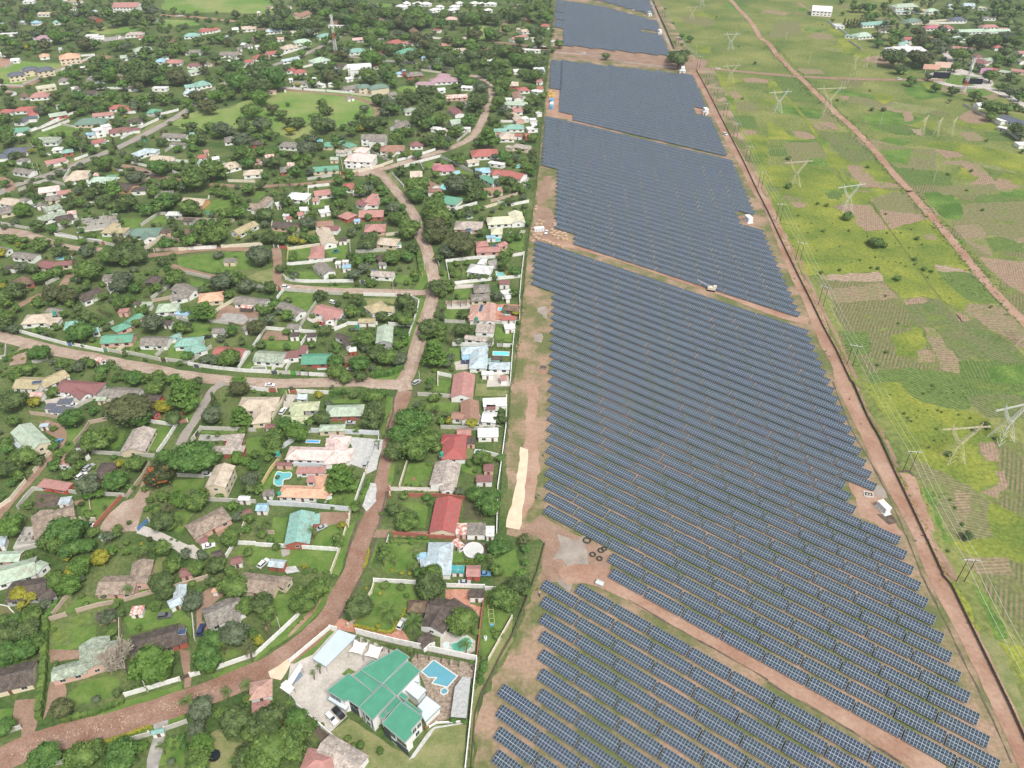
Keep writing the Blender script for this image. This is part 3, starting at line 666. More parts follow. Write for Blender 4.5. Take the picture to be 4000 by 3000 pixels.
def mast(T, x, y, hpx, label, cols, wb=3.2):
    n = nat(T, x, y); wx, wy = G(*n); dz = depth(*n); el = math.atan2(H, math.hypot(wx, wy)); h = hpx / TILES[T][2] * dz / FOC / math.cos(el)
    root = empty('telecom_mast', (wx, wy, 0), .5)
    ms = [mat('mast_' + c, dict(red=(.50, .07, .05), white=(.72, .71, .68), grey=(.45, .46, .46))[c], .55, .08) for c in cols]
    seg = len(cols)
    for k in range(seg):
        mb = MB(); t0, t1 = k / seg, (k + 1) / seg; lattice(mb, (0, 0, h * t0), (0, 0, h * t1), wb * (1 - .72 * t0), wb * (1 - .72 * t1), 3, .14); mb.obj('mast_section', ms[k], root)
    for k in range(8):
        a = k * .785; z = h * (.80 + .05 * (k % 4)); g = MB().box((math.cos(a) * 1.3, math.sin(a) * 1.3, z), (.35, .6, 2.2), a); g.obj('antenna', mat('antenna_white', (.75, .75, .73), .5, .05), root)
    for k in range(3): a = k * 2.1; MB().bar((math.cos(a) * .9, math.sin(a) * .9, h * .70 + k), (math.cos(a) * 1.5, math.sin(a) * 1.5, h * .70 + k), .9, 0, 14, .95).obj('dish', mat('antenna_white', (.75, .75, .73), .5, .05), root)
    tag(root, label, 'mast'); LAND.append((label.split(' standing')[0], wx, wy))
# ------------------------------------------------------------ cars
CARC = dict(white=(.75, .75, .74), silver=(.42, .43, .44), black=(.02, .02, .022), red=(.42, .03, .03), blue=(.03, .05, .14), light_blue=(.12, .28, .48), grey=(.12, .125, .13))
def car_mesh(kind):
    L, W_, Hh = (4.7, 1.85, 1.75) if kind == 'suv' else ((4.4, 1.75, 1.42) if kind == 'car' else (5.2, 1.85, 1.75))
    b = MB(); nl = 9; prof = {'suv': [(-L / 2, .45, .95), (-L / 2 + .12, .38, 1.08), (-L * .12 - .9, .36, 1.06), (L * .22, .36, 1.08), (L / 2 - .15, .38, .92), (L / 2, .45, .72)],
                              'car': [(-L / 2, .42, .86), (-L / 2 + .15, .34, .96), (-L * .25, .33, .95), (L * .22, .33, .92), (L / 2 - .2, .34, .78), (L / 2, .42, .58)],
                              'pickup': [(-L / 2, .5, 1.02), (-L / 2 + .1, .42, 1.06), (-.6, .42, 1.06), (L * .22, .42, 1.08), (L / 2 - .15, .42, .95), (L / 2, .5, .75)]}[kind]
    hw = W_ / 2; v = []; f = []
    for x, z0, z1 in prof: v += [(x, -hw * .94, z0), (x, -hw, (z0 + z1) / 2), (x, -hw * .93, z1), (x, hw * .93, z1), (x, hw, (z0 + z1) / 2), (x, hw * .94, z0)]
    for i in range(len(prof) - 1):
        for j in range(6): a = i * 6 + j; c = i * 6 + (j + 1) % 6; f.append((a, c, c + 6, a + 6))
    f += [tuple(range(5, -1, -1)), tuple(range(len(v) - 6, len(v)))]; b.add(v, [q[::-1] for q in f])
    x0, x1, x2, x3 = {'suv': (-L / 2 + .15, -L / 2 + .5, L * .08, L * .24), 'car': (-L * .32, -L * .18, L * .07, L * .22), 'pickup': (-.75, -.6, L * .1, L * .24)}[kind]
    zb = 1.0 if kind != 'car' else .92
    g = MB(); g.add([(x0, -hw * .9, zb), (x3, -hw * .9, zb), (x3, hw * .9, zb), (x0, hw * .9, zb), (x1, -hw * .74, Hh - .06), (x2, -hw * .74, Hh - .06), (x2, hw * .74, Hh - .06), (x1, hw * .74, Hh - .06)],
                    [(0, 1, 5, 4), (1, 2, 6, 5), (2, 3, 7, 6), (3, 0, 4, 7), (4, 5, 6, 7)])
    rf = MB(); rf.prism([(x1 - .02, -hw * .75), (x2 + .02, -hw * .75), (x2 + .02, hw * .75), (x1 - .02, hw * .75)], Hh - .055, Hh)
    for sx in (x1, x2):
        for s in (-1, 1): rf.bar((sx, s * hw * .74, Hh - .04), ((x0 if sx == x1 else x3), s * hw * .9, zb), .045)
    wh = MB().bar((0, -.11, 0), (0, .11, 0), .33, 0, 14); rm = MB().bar((0, -.125, 0), (0, .125, 0), .2, 0, 10)
    gl = mat('car_glass', (.02, .025, .03), .08, .1, spec=.7)
    return L, hw, b.mesh('body', MATS['car_white']), g.mesh('cabin_glass', gl), rf.mesh('car_roof', MATS['car_white']), wh.mesh('wheel', mat('tyre_rubber', (.02, .02, .02), .8, .1)), rm.mesh('rim', mat('rim_alloy', (.4, .4, .4), .35, .05, metallic=.7)), MB().box((0, 0, 0), (.06, .32, .16)).mesh('headlight', mat('headlight_glass', (.7, .7, .68), .15, .03))
CM = {}
def car(T, x, y, ang, col, kind='car', label=None):
    for k, c in CARC.items(): mat('car_' + k, c, .3, .04, spec=.6)
    if kind not in CM: CM[kind] = car_mesh(kind)
    L, hw, body, glass, rf, wh, rim, hl = CM[kind]; wx, wy = G(*nat(T, x, y), .7); root = empty('parked_car', (wx, wy, .16), R(ang))
    if label: tag(root, label, 'car', 'cars parked and driving')
    else: auto(root, '%s parked %s' % (col.replace('_', ' '), {'car': 'saloon car', 'suv': 'tall car', 'pickup': 'pickup'}[kind]), 'car', wx, wy, 'cars parked and driving')
    for nm, me in (('body', body), ('car_roof', rf)):
        o = link(nm, me, root); o.material_slots[0].link = 'OBJECT'; o.material_slots[0].material = MATS['car_' + col]
    link('cabin_glass', glass, root)
    for sx in (-L * .30, L * .31):
        for s in (-1, 1): o = link('wheel', wh, root); o.location = (sx, s * (hw - .12), .33); link('rim', rim, o)
    for s in (-1, 1): o = link('headlight', hl, root); o.location = (L / 2 - .02, s * hw * .68, .66)
# ------------------------------------------------------------ people
def person(T, x, y, top, legs, label, stride=.3, rz=0):
    wx, wy = G(*nat(T, x, y)); root = empty('person', (wx, wy, 0), rz)
    J = [((0, 0, .95), .13), ((0, 0, 1.15), .125), ((0, 0, 1.38), .15), ((0, 0, 1.48), .06), ((.02, 0, 1.56), .075), ((.02, 0, 1.68), .09),
         ((0, .09, .88), .10), ((stride * .5, .1, .50), .065), ((stride * .4, .1, .08), .045), ((stride * .4 + .16, .1, .04), .04),
         ((0, -.09, .88), .10), ((-stride * .2, -.1, .50), .065), ((-stride * .9, -.1, .10), .045), ((-stride * .9 + .16, -.1, .04), .04),
         ((0, .19, 1.40), .06), ((-.05, .24, 1.12), .045), ((.08, .24, .88), .034), ((0, -.19, 1.40), .06), ((.05, -.24, 1.12), .045), ((.2, -.22, .92), .034)]
    Ed = [(0, 1), (1, 2), (2, 3), (3, 4), (4, 5), (0, 6), (6, 7), (7, 8), (8, 9), (0, 10), (10, 11), (11, 12), (12, 13), (2, 14), (14, 15), (15, 16), (2, 17), (17, 18), (18, 19)]
    me = bpy.data.meshes.new('person_body'); me.from_pydata([j[0] for j in J], Ed, []); o = link('body', me, root)
    sk = o.modifiers.new('skin', 'SKIN'); 
    for i, j in enumerate(J): me.skin_vertices[0].data[i].radius = (j[1], j[1])
    me.skin_vertices[0].data[0].use_root = True
    ss = o.modifiers.new('sub', 'SUBSURF'); ss.levels = 1; ss.render_levels = 1
    o.data.materials.append(mat('skin_brown', (.10, .055, .035), .6, .05))
    sh = MB(); sh.bar((0, 0, .93), (0, 0, 1.44), .17, 0, 10, .20); sh.bar((0, .18, 1.42), (-.05, .25, 1.15), .075, 0, 8); sh.bar((0, -.18, 1.42), (.05, -.25, 1.15), .075, 0, 8)
    sh.obj('shirt', mat('cloth_' + top, dict(white=(.7, .7, .7), red=(.6, .06, .05), blue=(.05, .08, .25), orange=(.75, .25, .04))[top], .9, .1), root)
    tr = MB(); tr.bar((0, .09, .93), (stride * .5, .1, .5), .115, 0, 8, .085); tr.bar((stride * .5, .1, .5), (stride * .4, .1, .1), .085, 0, 8, .065); tr.bar((0, -.09, .93), (-stride * .2, -.1, .5), .115, 0, 8, .085); tr.bar((-stride * .2, -.1, .5), (-stride * .9, -.1, .12), .085, 0, 8, .065)
    tr.obj('trousers', mat('cloth_dark', (.03, .035, .05), .9, .1), root)
    tag(root, label, 'person')
# ------------------------------------------------------------ sky dome is the world; ground
GRASS = mat('grass', (.060, .105, .030), .95, 0, .045, (.135, .165, .062), .38, .62, .1, detail=8, fine=.28, finescale=.9)
gp = [(-1700, -150), (1700, -150), (1700, 3600), (-1700, 3600)]
go = link('ground', mesh_from('ground', [(x, y, 0) for x, y in gp], [(0, 1, 2, 3)], GRASS)); go['kind'] = 'structure'
LAWN = mat('lawn', (.085, .165, .032), .95, 0, .22, (.155, .22, .060), .35, .65, .1, fine=.16, finescale=2.2)
LAWN2 = mat('lawn_dry', (.16, .19, .070), .95, 0, .2, (.24, .24, .11), .4, .6, .1, fine=.14, finescale=1.8)
PARK = mat('park_grass', (.14, .24, .055), .95, 0, .022, (.26, .29, .11), .42, .62, .1, detail=7, fine=.12, finescale=.6)
DIRT = mat('dirt', (.235, .155, .110), .95, 0, .12, (.33, .225, .165), .35, .65, .1, detail=9, fine=.16, finescale=1.2)
DIRTR = mat('red_dirt', (.30, .175, .12), .95, 0, .06, (.40, .27, .20), .38, .62, .1, detail=9, fine=.12, finescale=.8)
ROADR = mat('road_gravel_red', (.235, .135, .095), .95, 0, .12, (.33, .22, .17), .38, .66, .1, detail=10, fine=.22, finescale=1.6)
ROAD = mat('road_gravel', (.30, .215, .165), .95, 0, .08, (.42, .335, .27), .40, .62, .1, detail=10, fine=.2, finescale=1.6)
WORN = mat('road_worn', (.33, .24, .185), .95, 0, .3, (.43, .35, .285), .36, .64, .1, detail=10, fine=.22, finescale=2)
ROADG = mat('road_worn_asphalt', (.27, .245, .22), .9, 0, .08, (.34, .30, .26), .35, .65, .15, detail=8, fine=.1, finescale=1)
PAVE = mat('paving', (.42, .39, .34), .85, 0, .25, (.54, .50, .45), .35, .65, .2, fine=.12, finescale=1.5)
PAVEW = mat('pale_paving', (.40, .40, .385), .85, 0, .6, (.54, .54, .52), .35, .65, .2, fine=.12, finescale=2)
TERRA = mat('terracotta_paving', (.40, .18, .12), .85, 0, .5, (.52, .28, .21), .35, .65, .2, fine=.15, finescale=2)
WOOD = mat('deck_planks', (.20, .15, .11), .8, 0, 1.2, (.38, .31, .25), .4, .6, .2, fine=.2, finescale=5)
CONC = mat('grey_concrete', (.26, .25, .23), .9, 0, .4, (.40, .38, .35), .35, .65, .15, fine=.1)
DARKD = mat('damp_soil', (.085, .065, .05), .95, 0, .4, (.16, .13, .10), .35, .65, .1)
SAND = mat('pale_sand', (.62, .48, .34), .95, 0, .3, (.70, .58, .44), .35, .65, .1)
SOLG = mat('solar_ground', (.135, .150, .060), .95, 0, .055, (.34, .235, .165), .44, .60, .1, detail=9, fine=.18, finescale=.9)
YG = mat('rough_grass_bright', (.100, .155, .034), .95, 0, .035, (.250, .270, .050), .34, .66, .1, detail=10, fine=.3, finescale=.7)
YG2 = mat('rough_grass', (.095, .145, .038), .95, 0, .022, (.225, .235, .080), .34, .66, .1, detail=10, fine=.3, finescale=.5)
GD = mat('weeds_dark', (.07, .14, .030), .95, 0, .05, (.14, .22, .05), .4, .6, .1, fine=.25, finescale=.8)
GD2 = mat('grass_bank_olive', (.10, .13, .04), .95, 0, .1, (.18, .20, .07), .4, .6, .1, fine=.25)
GREYD = mat('grey_gravel', (.25, .21, .175), .95, 0, .15, (.36, .32, .28), .35, .65, .1, detail=9, fine=.2)
def water(c, n): 
    m = mat(n, c, .06, .06, .3, spec=.5); return m
def poly(T, name, pts, z, m, jit=.35, kind='structure'):
    P = [G(*nat(T, *p)) for p in pts]; P = [p for p in P]
    return sheet(name, P, z, m, jit, 3.0, kind)
def PP(s): return [tuple(float(q) for q in t.split(',')) for t in s.split()]
# --- the field east of the fence: rough grass sheet, reaching the horizon
poly('X', 'grassland', PP('2560,-20 3300,-20 3680,-20 3590,60 3480,150 3620,300 3900,340 4100,560 4500,900 4700,3300 4060,3300 3560,2250 3330,1500 3000,760 2740,300 2640,180'), .004, YG2, 1.5)
for s in ['D|1500,0 1620,60 1760,420 1800,700 2212,1500 2400,1700 2300,2000 1700,500', ]:
    pass
P_ = lambda T, s, m, z=.010, n='field_plot', j=1.0: poly(T, n, PP(s), z, m, j)
FW = lambda k, c1, c2, ang, wl, c3=None: sheet_wave('furrow_' + k, c1, c2, ang, wl, c3)
soil = FW('soil', (.215, .155, .105), (.32, .235, .165), .35, 1.3, (.30, .215, .15)); soil2 = FW('soil_b', (.20, .15, .095), (.33, .25, .17), 1.5, 1.5, (.21, .20, .10))
mixd = FW('mix', (.09, .14, .04), (.25, .185, .12), .5, 1.6, (.155, .165, .07)); mixb = FW('mixb', (.075, .14, .035), (.24, .19, .12), -.9, 1.7, (.11, .16, .05)); mixc = FW('mixc', (.11, .16, .045), (.26, .205, .13), 1.9, 1.5, (.18, .18, .085))
crop = FW('crop', (.070, .125, .032), (.150, .200, .065), .2, 1.6, (.10, .15, .045)); cropb = FW('cropb', (.080, .140, .035), (.175, .225, .07), -.7, 1.8, (.10, .15, .045)); pale = FW('pale', (.26, .19, .14), (.42, .33, .25), -1.15, 2.6, (.32, .24, .17))
gr_ = random.Random(21); UA_ = -.64
for k_ in range(120):
    x_, y_ = gr_.uniform(2650, 4050), gr_.uniform(-10, 1000) ** 1.0
    if x_ < 2680 + .62 * y_ or x_ > 3480 + y_ * .9 or (x_ > 3520 and y_ < 250): continue
    w0 = G(x_, y_); a_ = UA_ + gr_.choice((0, 0, .12, -.1)); l_, h_ = gr_.uniform(7, 22), gr_.uniform(6, 16); ca, sa = math.cos(a_), math.sin(a_)
    q_ = [(w0[0] + u * ca - v * sa, w0[1] + u * sa + v * ca) for u, v in ((-l_, -h_), (l_ * gr_.uniform(.6, 1.1), -h_ * .9), (l_, h_), (-l_ * gr_.uniform(.7, 1.1), h_ * 1.05))]
    sheet('field_plot', q_, .01, gr_.choice((soil, mixd, mixc, mixc, crop, GD, GD, YG, YG, YG, soil2, cropb, LAWN2)), 1.3)
# tile S (3000,750)
P_('S', '0,0 640,0 1100,0 1210,-30 1400,250 1760,680 1960,980 2150,1200 1680,1020 1480,930 1160,920 1010,770 960,690 440,720 290,720 200,560 60,200 0,40', YG, .006)
P_('S', '570,120 660,100 880,110 1000,260 1050,320 850,340 740,260 760,200 640,170', soil); P_('S', '880,70 1110,0 1210,10 1290,90 1390,240 1260,260 1060,320 980,200 960,150', soil)
P_('S', '890,60 1100,0 1200,0 1300,100 1370,200 1190,180 960,150', mixc, .012)
P_('S', '440,720 960,690 1000,770 520,810 470,800', pale, .012); P_('S', '430,760 1000,775 1140,920 1250,1150 880,1200 690,1210 600,1080 540,900', mixd)
P_('S', '450,850 1000,790 1140,920 620,960', soil2, .012); P_('S', '1160,930 1330,905 1480,930 1620,1060 1650,1160 1330,1170 1250,1140', mixb)
P_('S', '1160,930 1330,905 1380,950 1200,970', soil, .013); P_('S', '1330,990 1440,1000 1450,1040 1350,1030', crop, .014)
P_('S', '1440,620 1700,670 1760,700 1830,790 1500,700 1460,670', pale, .012); P_('S', '1450,680 1760,700 1900,850 1990,970 1750,940 1620,860 1560,800', cropb)
P_('S', '1740,960 2000,970 2140,1100 2212,1200 2300,1350 2180,1340 1960,1200 1690,1030', soil2); P_('S', '1610,1030 1700,1060 1760,1110 1660,1120', soil, .012)
P_('S', '1330,1160 1450,1180 1650,1440 1660,1570 1500,1550 1400,1300', soil2); P_('S', '1450,1180 1600,1170 1760,1450 1640,1450', mixb); P_('S', '1600,1120 1800,1110 2212,1400 2400,1800 1900,1450 1700,1400', mixb, .011)
P_('S', '600,1200 880,1210 1310,1160 1330,1250 1480,1480 1500,1560 1250,1659 890,1659 830,1480 680,1400', mixd); P_('S', '630,1210 860,1215 900,1400 700,1400', cropb, .012); P_('S', '1170,1200 1320,1160 1380,1310 1280,1430 1100,1410 1060,1260', YG, .013)
P_('S', '1290,1370 1400,1360 1460,1450 1300,1480', soil, .014); P_('S', '880,1560 1250,1520 1600,1560 1700,1700 900,1750', cropb, .012); P_('S', '1640,1450 2212,1480 2400,1800 1720,1750', crop, .012); P_('S', '1900,1500 2300,1500 2400,1800 1950,1700', GD, .013)
P_('S', '1330,370 1420,365 1480,405 1420,420 1360,410', soil2, .012); P_('S', '1600,290 1830,280 1880,360 1930,560 1830,540 1700,420', soil2); P_('S', '1860,400 2000,390 2212,440 2300,520 1950,520', cropb, .012)
P_('S', '1820,560 2212,600 2500,1100 2212,960 1990,730 1870,640', soil); P_('S', '1700,420 1930,560 1830,560', mixc, .012); P_('S', '1610,110 2500,60 2500,280 1700,230 1660,180', mixc); P_('S', '1330,0 1560,0 1680,130 1670,240 1520,230 1400,110', GD, .011)
P_('S', '1960,730 2300,950 2500,1300 2212,1130 2050,900', mixd, .012); P_('S', '340,100 250,80 170,90 220,130 300,140', soil, .012)
P_('S', '150,20 300,60 230,90 130,60', mixc, .012); P_('S', '470,0 660,0 620,70 520,60', crop, .012); P_('S', '2090,400 2400,400 2400,450 2160,440', soil2, .013)
# tile W (3000,1500)
P_('W', '830,0 1160,-20 1200,80 1300,150 1600,220 1760,240 1900,300 1960,420 2140,500 1800,510 1830,600 1900,660 2000,680 2020,740 1980,760 1990,860 1820,920 1720,880 1500,760 1330,690 1230,600', YG, .009)
P_('W', '1150,-20 1700,-20 1770,220 1600,220 1320,150 1210,90', cropb); P_('W', '1700,-10 2250,-10 2250,40 2100,80 1720,90', crop, .012); P_('W', '1720,90 2150,90 2250,160 2250,300 1900,280 1770,180', mixb)
P_('W', '1800,510 1960,510 2000,680 1900,660 1830,600', soil); P_('W', '1960,500 2300,520 2400,1200 2212,1160 1960,1030 2050,900 2000,680', mixd, .011); P_('W', '1970,760 2040,770 2060,860 1990,990 1830,930 1990,860', soil, .013)
P_('W', '1230,680 1340,690 1500,760 1720,880 1960,1040 1900,1100 1920,1220 1960,1330 1700,1350 1550,1250 1400,1000', mixc); P_('W', '1600,900 1740,950 1760,1100 1700,1250 1620,1130', soil2, .013)
P_('W', '1950,1030 2300,1200 2400,1600 2212,1550 1830,1500 1560,1400 1520,1390 1800,1340 1960,1330 1900,1200 1910,1100', YG, .012); P_('W', '1320,870 1400,900 1500,1180 1600,1400 1520,1330', GD, .012)
P_('W', '1690,1500 2060,1510 2400,1600 2500,2600 2212,2300 1900,1800', mixd, .011); P_('W', '1690,1500 2060,1510 2150,1659 1800,1659', soil2, .013)
P_('W', '1150,770 1250,780 1370,1100 1430,1200 1440,1270 1340,1240 1240,1010', DIRTR, .012, 'trench_soil')
for s in ['1110,740 1240,745 1250,800 1235,800 1225,765 1110,760']: P_('W', s, DARKD, .016, 'ditch')
# tile D (3000,2250)
P_('D', '1500,-20 1620,40 1720,250 1840,470 1790,490 1700,350 1600,140', YG, .012, 'grass_strip'); P_('D', '1840,470 2000,560 2150,900 2300,1300 2400,1700 2212,1420 2000,1000', LAWN2, .012, 'grass_strip')
P_('D', '1780,60 1900,200 2060,430 2100,560 1980,560 1900,360', GD, .013, 'grass_strip'); P_('D', '2000,570 2212,620 2300,1100 2180,900', YG, .013)
# tile Z (3000,0)
P_('Z', '30,650 290,670 370,820 480,890 200,880 60,710', crop); P_('Z', '60,190 250,180 300,300 0,330', mixc); P_('Z', '250,590 460,600 490,640 300,640', soil2); P_('Z', '370,1050 560,1060 610,1120 420,1120', soil, .012)
P_('Z', '200,1130 330,1140 440,1200 260,1200', soil, .012); P_('Z', '130,1230 470,1230 550,1370 400,1370 180,1350', mixc); P_('Z', '440,1130 700,1150 1000,1400 930,1450 700,1400 560,1280', mixb, .011); P_('Z', '0,1290 170,1290 170,1350 20,1350', crop, .012)
P_('Z', '330,1370 500,1370 520,1440 350,1440', GD, .012); P_('Z', '680,1430 830,1440 920,1540 1130,1600 1140,1620 820,1620 730,1520', soil, .012); P_('Z', '780,1390 940,1390 1060,1540 1110,1580 930,1570', YG, .012)
P_('Z', '0,700 60,700 130,800 0,830', YG, .011); P_('Z', '0,1040 100,1100 200,1180 430,1220 0,1200', YG, .011); P_('Z', '0,1430 330,1420 560,1480 700,1640 250,1640 0,1600', YG, .011)
P_('Z', '1160,960 1230,960 1270,1040 1180,1050', soil, .012); P_('Z', '1640,1010 1830,1010 1870,1070 1700,1060', soil, .012); P_('Z', '1650,1140 1790,1140 1880,1210 1720,1220', soil2, .012); P_('Z', '1860,1130 2100,1160 2140,1230 1900,1210', crop, .012)
P_('Z', '1280,1230 1700,1230 2300,1360 2400,1560 1850,1400 1500,1300', YG, .010); P_('Z', '960,1240 1250,1280 1470,1290 1440,1400 1450,1460 1240,1490 1080,1430 980,1330', mixc, .011); P_('Z', '970,1300 1250,1290 1200,1420 1050,1400', GD, .012)
P_('Z', '1450,1290 1640,1310 1690,1350 1550,1370 1470,1330', soil, .013); P_('Z', '1500,1390 1740,1390 1770,1430 1520,1420', soil2, .013); P_('Z', '1670,1430 1800,1400 1960,1560 1800,1530', soil, .013); P_('Z', '1990,1540 2120,1570 2100,1600 1990,1590', soil, .013)
P_('Z', '800,1000 1050,990 1200,1080 980,1100 860,1060', GD, .011); P_('Z', '860,1070 1200,1080 1320,1110 1300,1170 1000,1130', crop, .012); P_('Z', '1340,1090 1500,1150 1460,1180 1350,1170', crop, .012); P_('Z', '1210,1110 1330,1120 1320,1180', pale, .012)
P_('Z', '900,800 1060,820 1100,860 1000,900 930,860', YG, .011); P_('Z', '620,830 690,830 700,860 640,870', soil, .012); P_('Z', '1180,730 1420,760 1560,830 1300,870 1180,800', GD, .011); P_('Z', '1320,710 1440,710 1460,740 1380,770', YG, .012)
P_('Z', '1060,1440 1560,1490 1600,1600 1250,1600', crop, .0115); P_('Z', '1440,1620 1950,1590 2010,1680 1500,1690', mixc, .012); P_('Z', '480,200 760,330 800,440 640,400', YG, .011); P_('Z', '290,90 350,80 370,130 200,130', mixc, .011)
P_('Z', '270,60 340,70 360,110 260,100', GD, .012); P_('Z', '1080,560 1300,560 1340,610 1100,640', GD, .011)
P_('Q', '1400,300 1560,320 1550,350 1430,360', GD, .012); P_('Q', '1590,390 1720,400 1720,460 1600,450', YG, .012); P_('Q', '1450,140 1700,150 1760,190 1700,230 1500,200', mixc, .011); P_('Q', '1990,680 2100,670 2212,690 2212,720 2010,710', soil, .012)
P_('Q', '1860,890 2080,880 2130,960 1900,960', mixc, .011); P_('Q', '1830,800 1950,790 1980,840 1880,850', soil, .012); P_('Q', '1700,850 1900,820 2000,1100 2212,1200 2212,1659 2000,1300', YG, .0105); P_('Q', '1900,1000 2100,1000 2120,1110 1940,1110', crop, .012); P_('Q', '2000,1120 2110,1130 2090,1170 2000,1160', soil, .012)
P_('Q', '1640,620 1850,640 1990,700 1800,760 1700,690', YG, .0105)
# --- the solar field's own ground
poly('X', 'solar_field_ground', PP('2165,-20 2560,-20 2700,210 2790,275 3000,760 3330,1500 3500,1890 3720,2360 4010,2990 4050,3250 1840,3250 1860,2790 2010,2500 2110,2240 2115,2110 1985,2090 1975,1760 2000,1500 2060,1000 2100,700 2140,300 2160,100'), .005, SOLG, .8)
poly('c', 'gravel_yard', PP('0,1230 100,1150 200,1000 240,700 200,300 230,0 140,0 110,500 90,900 40,1260'), .010, DIRTR, .6)
poly('c', 'gravel_yard', PP('230,1130 330,1180 530,1280 700,1360 870,1480 830,1560 870,1700 500,1720 250,1700 270,1380 200,1320 60,1280'), .012, DIRT, .8); poly('c', 'gravel_patch', PP('420,1330 600,1310 620,1500 650,1640 470,1600 370,1480'), .016, GREYD, 2.2); poly('c', 'gravel_patch', PP('470,1560 560,1530 640,1620 560,1659 480,1620'), .020, GREYD, 1.5)
poly('c', 'sand_bank', PP('75,550 130,560 135,640 100,1000 70,1260 -60,1240 -20,1100 40,850'), .014, SAND, .4); poly('C', 'gravel_patch', PP('380,20 560,20 540,100 480,120 420,80'), .016, GREYD, 1.5)
poly('m', 'gravel_yard', PP('180,160 240,180 280,260 270,300 380,330 330,350 180,380 120,400 130,270 150,200 170,60 200,-20 250,-20 230,100'), .012, DIRT, .8)
poly('Q', 'gravel_yard', PP('330,770 430,780 430,960 540,1000 540,1040 300,1010 290,900'), .012, DIRTR, .8); poly('Q', 'gravel_yard', PP('370,290 470,360 620,395 1060,440 1350,475 1340,490 900,440 480,400 370,390'), .012, DIRT, .6); poly('Q', 'gravel_yard', PP('360,480 1000,540 1540,610 1540,625 1130,575 830,530 350,500'), .012, DIRT, .4)
poly('Q', 'waste_ground', PP('340,455 440,390 620,405 1340,490 1700,520 1640,610 1550,600 900,520 560,490'), .011, DIRT, .8)
poly('W', 'gravel_yard', PP('680,830 880,880 1000,980 1050,1100 1160,1290 1100,1300 820,1160 760,1040 720,930'), .012, DIRTR, .8); poly('W', 'gravel_patch', PP('940,890 1010,900 1040,980 960,990'), .018, GREYD, 1.2); poly('W', 'spoil_heap_patch', PP('940,1120 1060,1130 1120,1190 1040,1210'), .018, DARKD, .5)
poly('Q', 'bare_patch', PP('1560,920 1680,930 1720,1000 1600,985'), .012, DIRTR); poly('m', 'bare_patch', PP('1395,230 1500,220 1490,290 1440,280'), .012, DIRTR)
poly('J', 'bare_patch', PP('1940,830 2040,830 2030,960 1980,950'), .014, GREYD, 1.5); poly('J', 'bare_patch', PP('1900,1130 2000,1110 1990,1210 1920,1210'), .014, GREYD, 1.5); poly('J', 'bare_patch', PP('1930,1470 2000,1430 2060,1480 2030,1560 1930,1540'), .014, DIRTR)
poly('B', 'grass_strip', PP('2212,360 2212,560 1960,980 1900,1200 1880,1400 1865,1659 1840,1659 1850,1300 1900,720 2000,735'), .012, LAWN2, .4)
# --- roads.  T | material | width | points
RD = {}
def road(T, m, w, s, name='road', z=.03):
    P = [G(*nat(T, *p)) for p in PP(s)]; ws = [float(q) for q in w.split(',')]
    if len(ws) == 1: ws = ws * len(P)
    o, q = ribbon(name, P, ws, z, m)
    for i in range(len(P) - 1): SEGS.append((*P[i], *P[i + 1], max(ws[i], ws[i + 1]) / 2))
    return q
def mroad(parts, m, w, name='road', z=.03):
    """parts: list of (tile, pts)"""
    P = []
    for T, s in parts: P += [G(*nat(T, *p)) for p in PP(s)]
    ws = (w + [w[-1]] * len(P))[:len(P)] if isinstance(w, list) else [w] * len(P)
    o, q = ribbon(name, P, ws, z, m)
    for i in range(len(P) - 1): SEGS.append((*P[i], *P[i + 1], max(ws) / 2))
    if name == 'street' and m is ROAD: ribbon('wheel_track', [p for p in P], [x * .42 for x in ws], z, WORN, .55)
    return q
mroad([('A', '-150,1660 200,1500 500,1400 1000,1275 1500,1120 1900,975'), ('B', '0,840 150,760 300,660 520,480 650,330 740,130'), ('F', '830,1640 900,1400 1000,1150 1085,900 1140,650 1185,400 1240,200 1290,60')], ROADR, [8.5] * 6 + [8, 7.5, 7.5, 7.5, 7.2, 6.8] + [6.6] * 8, 'street')
mroad([('F', '1290,60'), ('J', '480,1640 520,1580 600,1380 660,1160 720,980 780,800 820,620 800,450 770,330 740,220 700,120 640,30'), ('M', '640,1400 630,1280 560,1150 440,1000 330,870 230,770')], ROAD, [6.6] + [7] * 11 + [6.5] * 7, 'street', .034)
mroad([('M', '60,770 200,735 400,680 700,590 950,510 1120,440 1240,360 1330,220 1370,110 1400,0'), ('P', '1670,740 1700,660 1670,600 1600,555 1540,545')], ROAD, 6.6, 'street', .032)
mroad([('H', '-60,1130 200,1200 450,1265 700,1325 1000,1375 1300,1440 1700,1510'), ('I', '-10,1560 300,1600 700,1640 1100,1655 1600,1645 2000,1640'), ('F', '1000,0 1120,5 1260,10')], ROAD, 7.2, 'street', .038)
mroad([('I', '1100,600 1300,625 1700,655'), ('J', '0,655 300,665 600,675 790,670')], ROAD, 6, 'street', .042)
mroad([('I', '1040,190 1060,300 1065,450 1060,540 1110,610'),], DIRT, 5, 'lane', .036)
mroad([('H', '-60,10 300,60 560,130 760,190 1000,210 1100,210'),], ROAD, 5.5, 'lane', .030); mroad([('H', '1600,275 1900,240 2212,205'), ('I', '500,200 750,210 1000,250')], DIRT, 5, 'lane', .030); mroad([('H', '1850,380 2000,430 2212,480'), ('I', '380,500 440,540')], DIRT, 4, 'lane', .028)
mroad([('H', '60,900 200,820 350,740 500,680 650,620 760,480'),], DIRT, 4.5, 'lane', .026); mroad([('H', '330,1230 240,1330 190,1450'),], ROAD, 7, 'lane', .036)
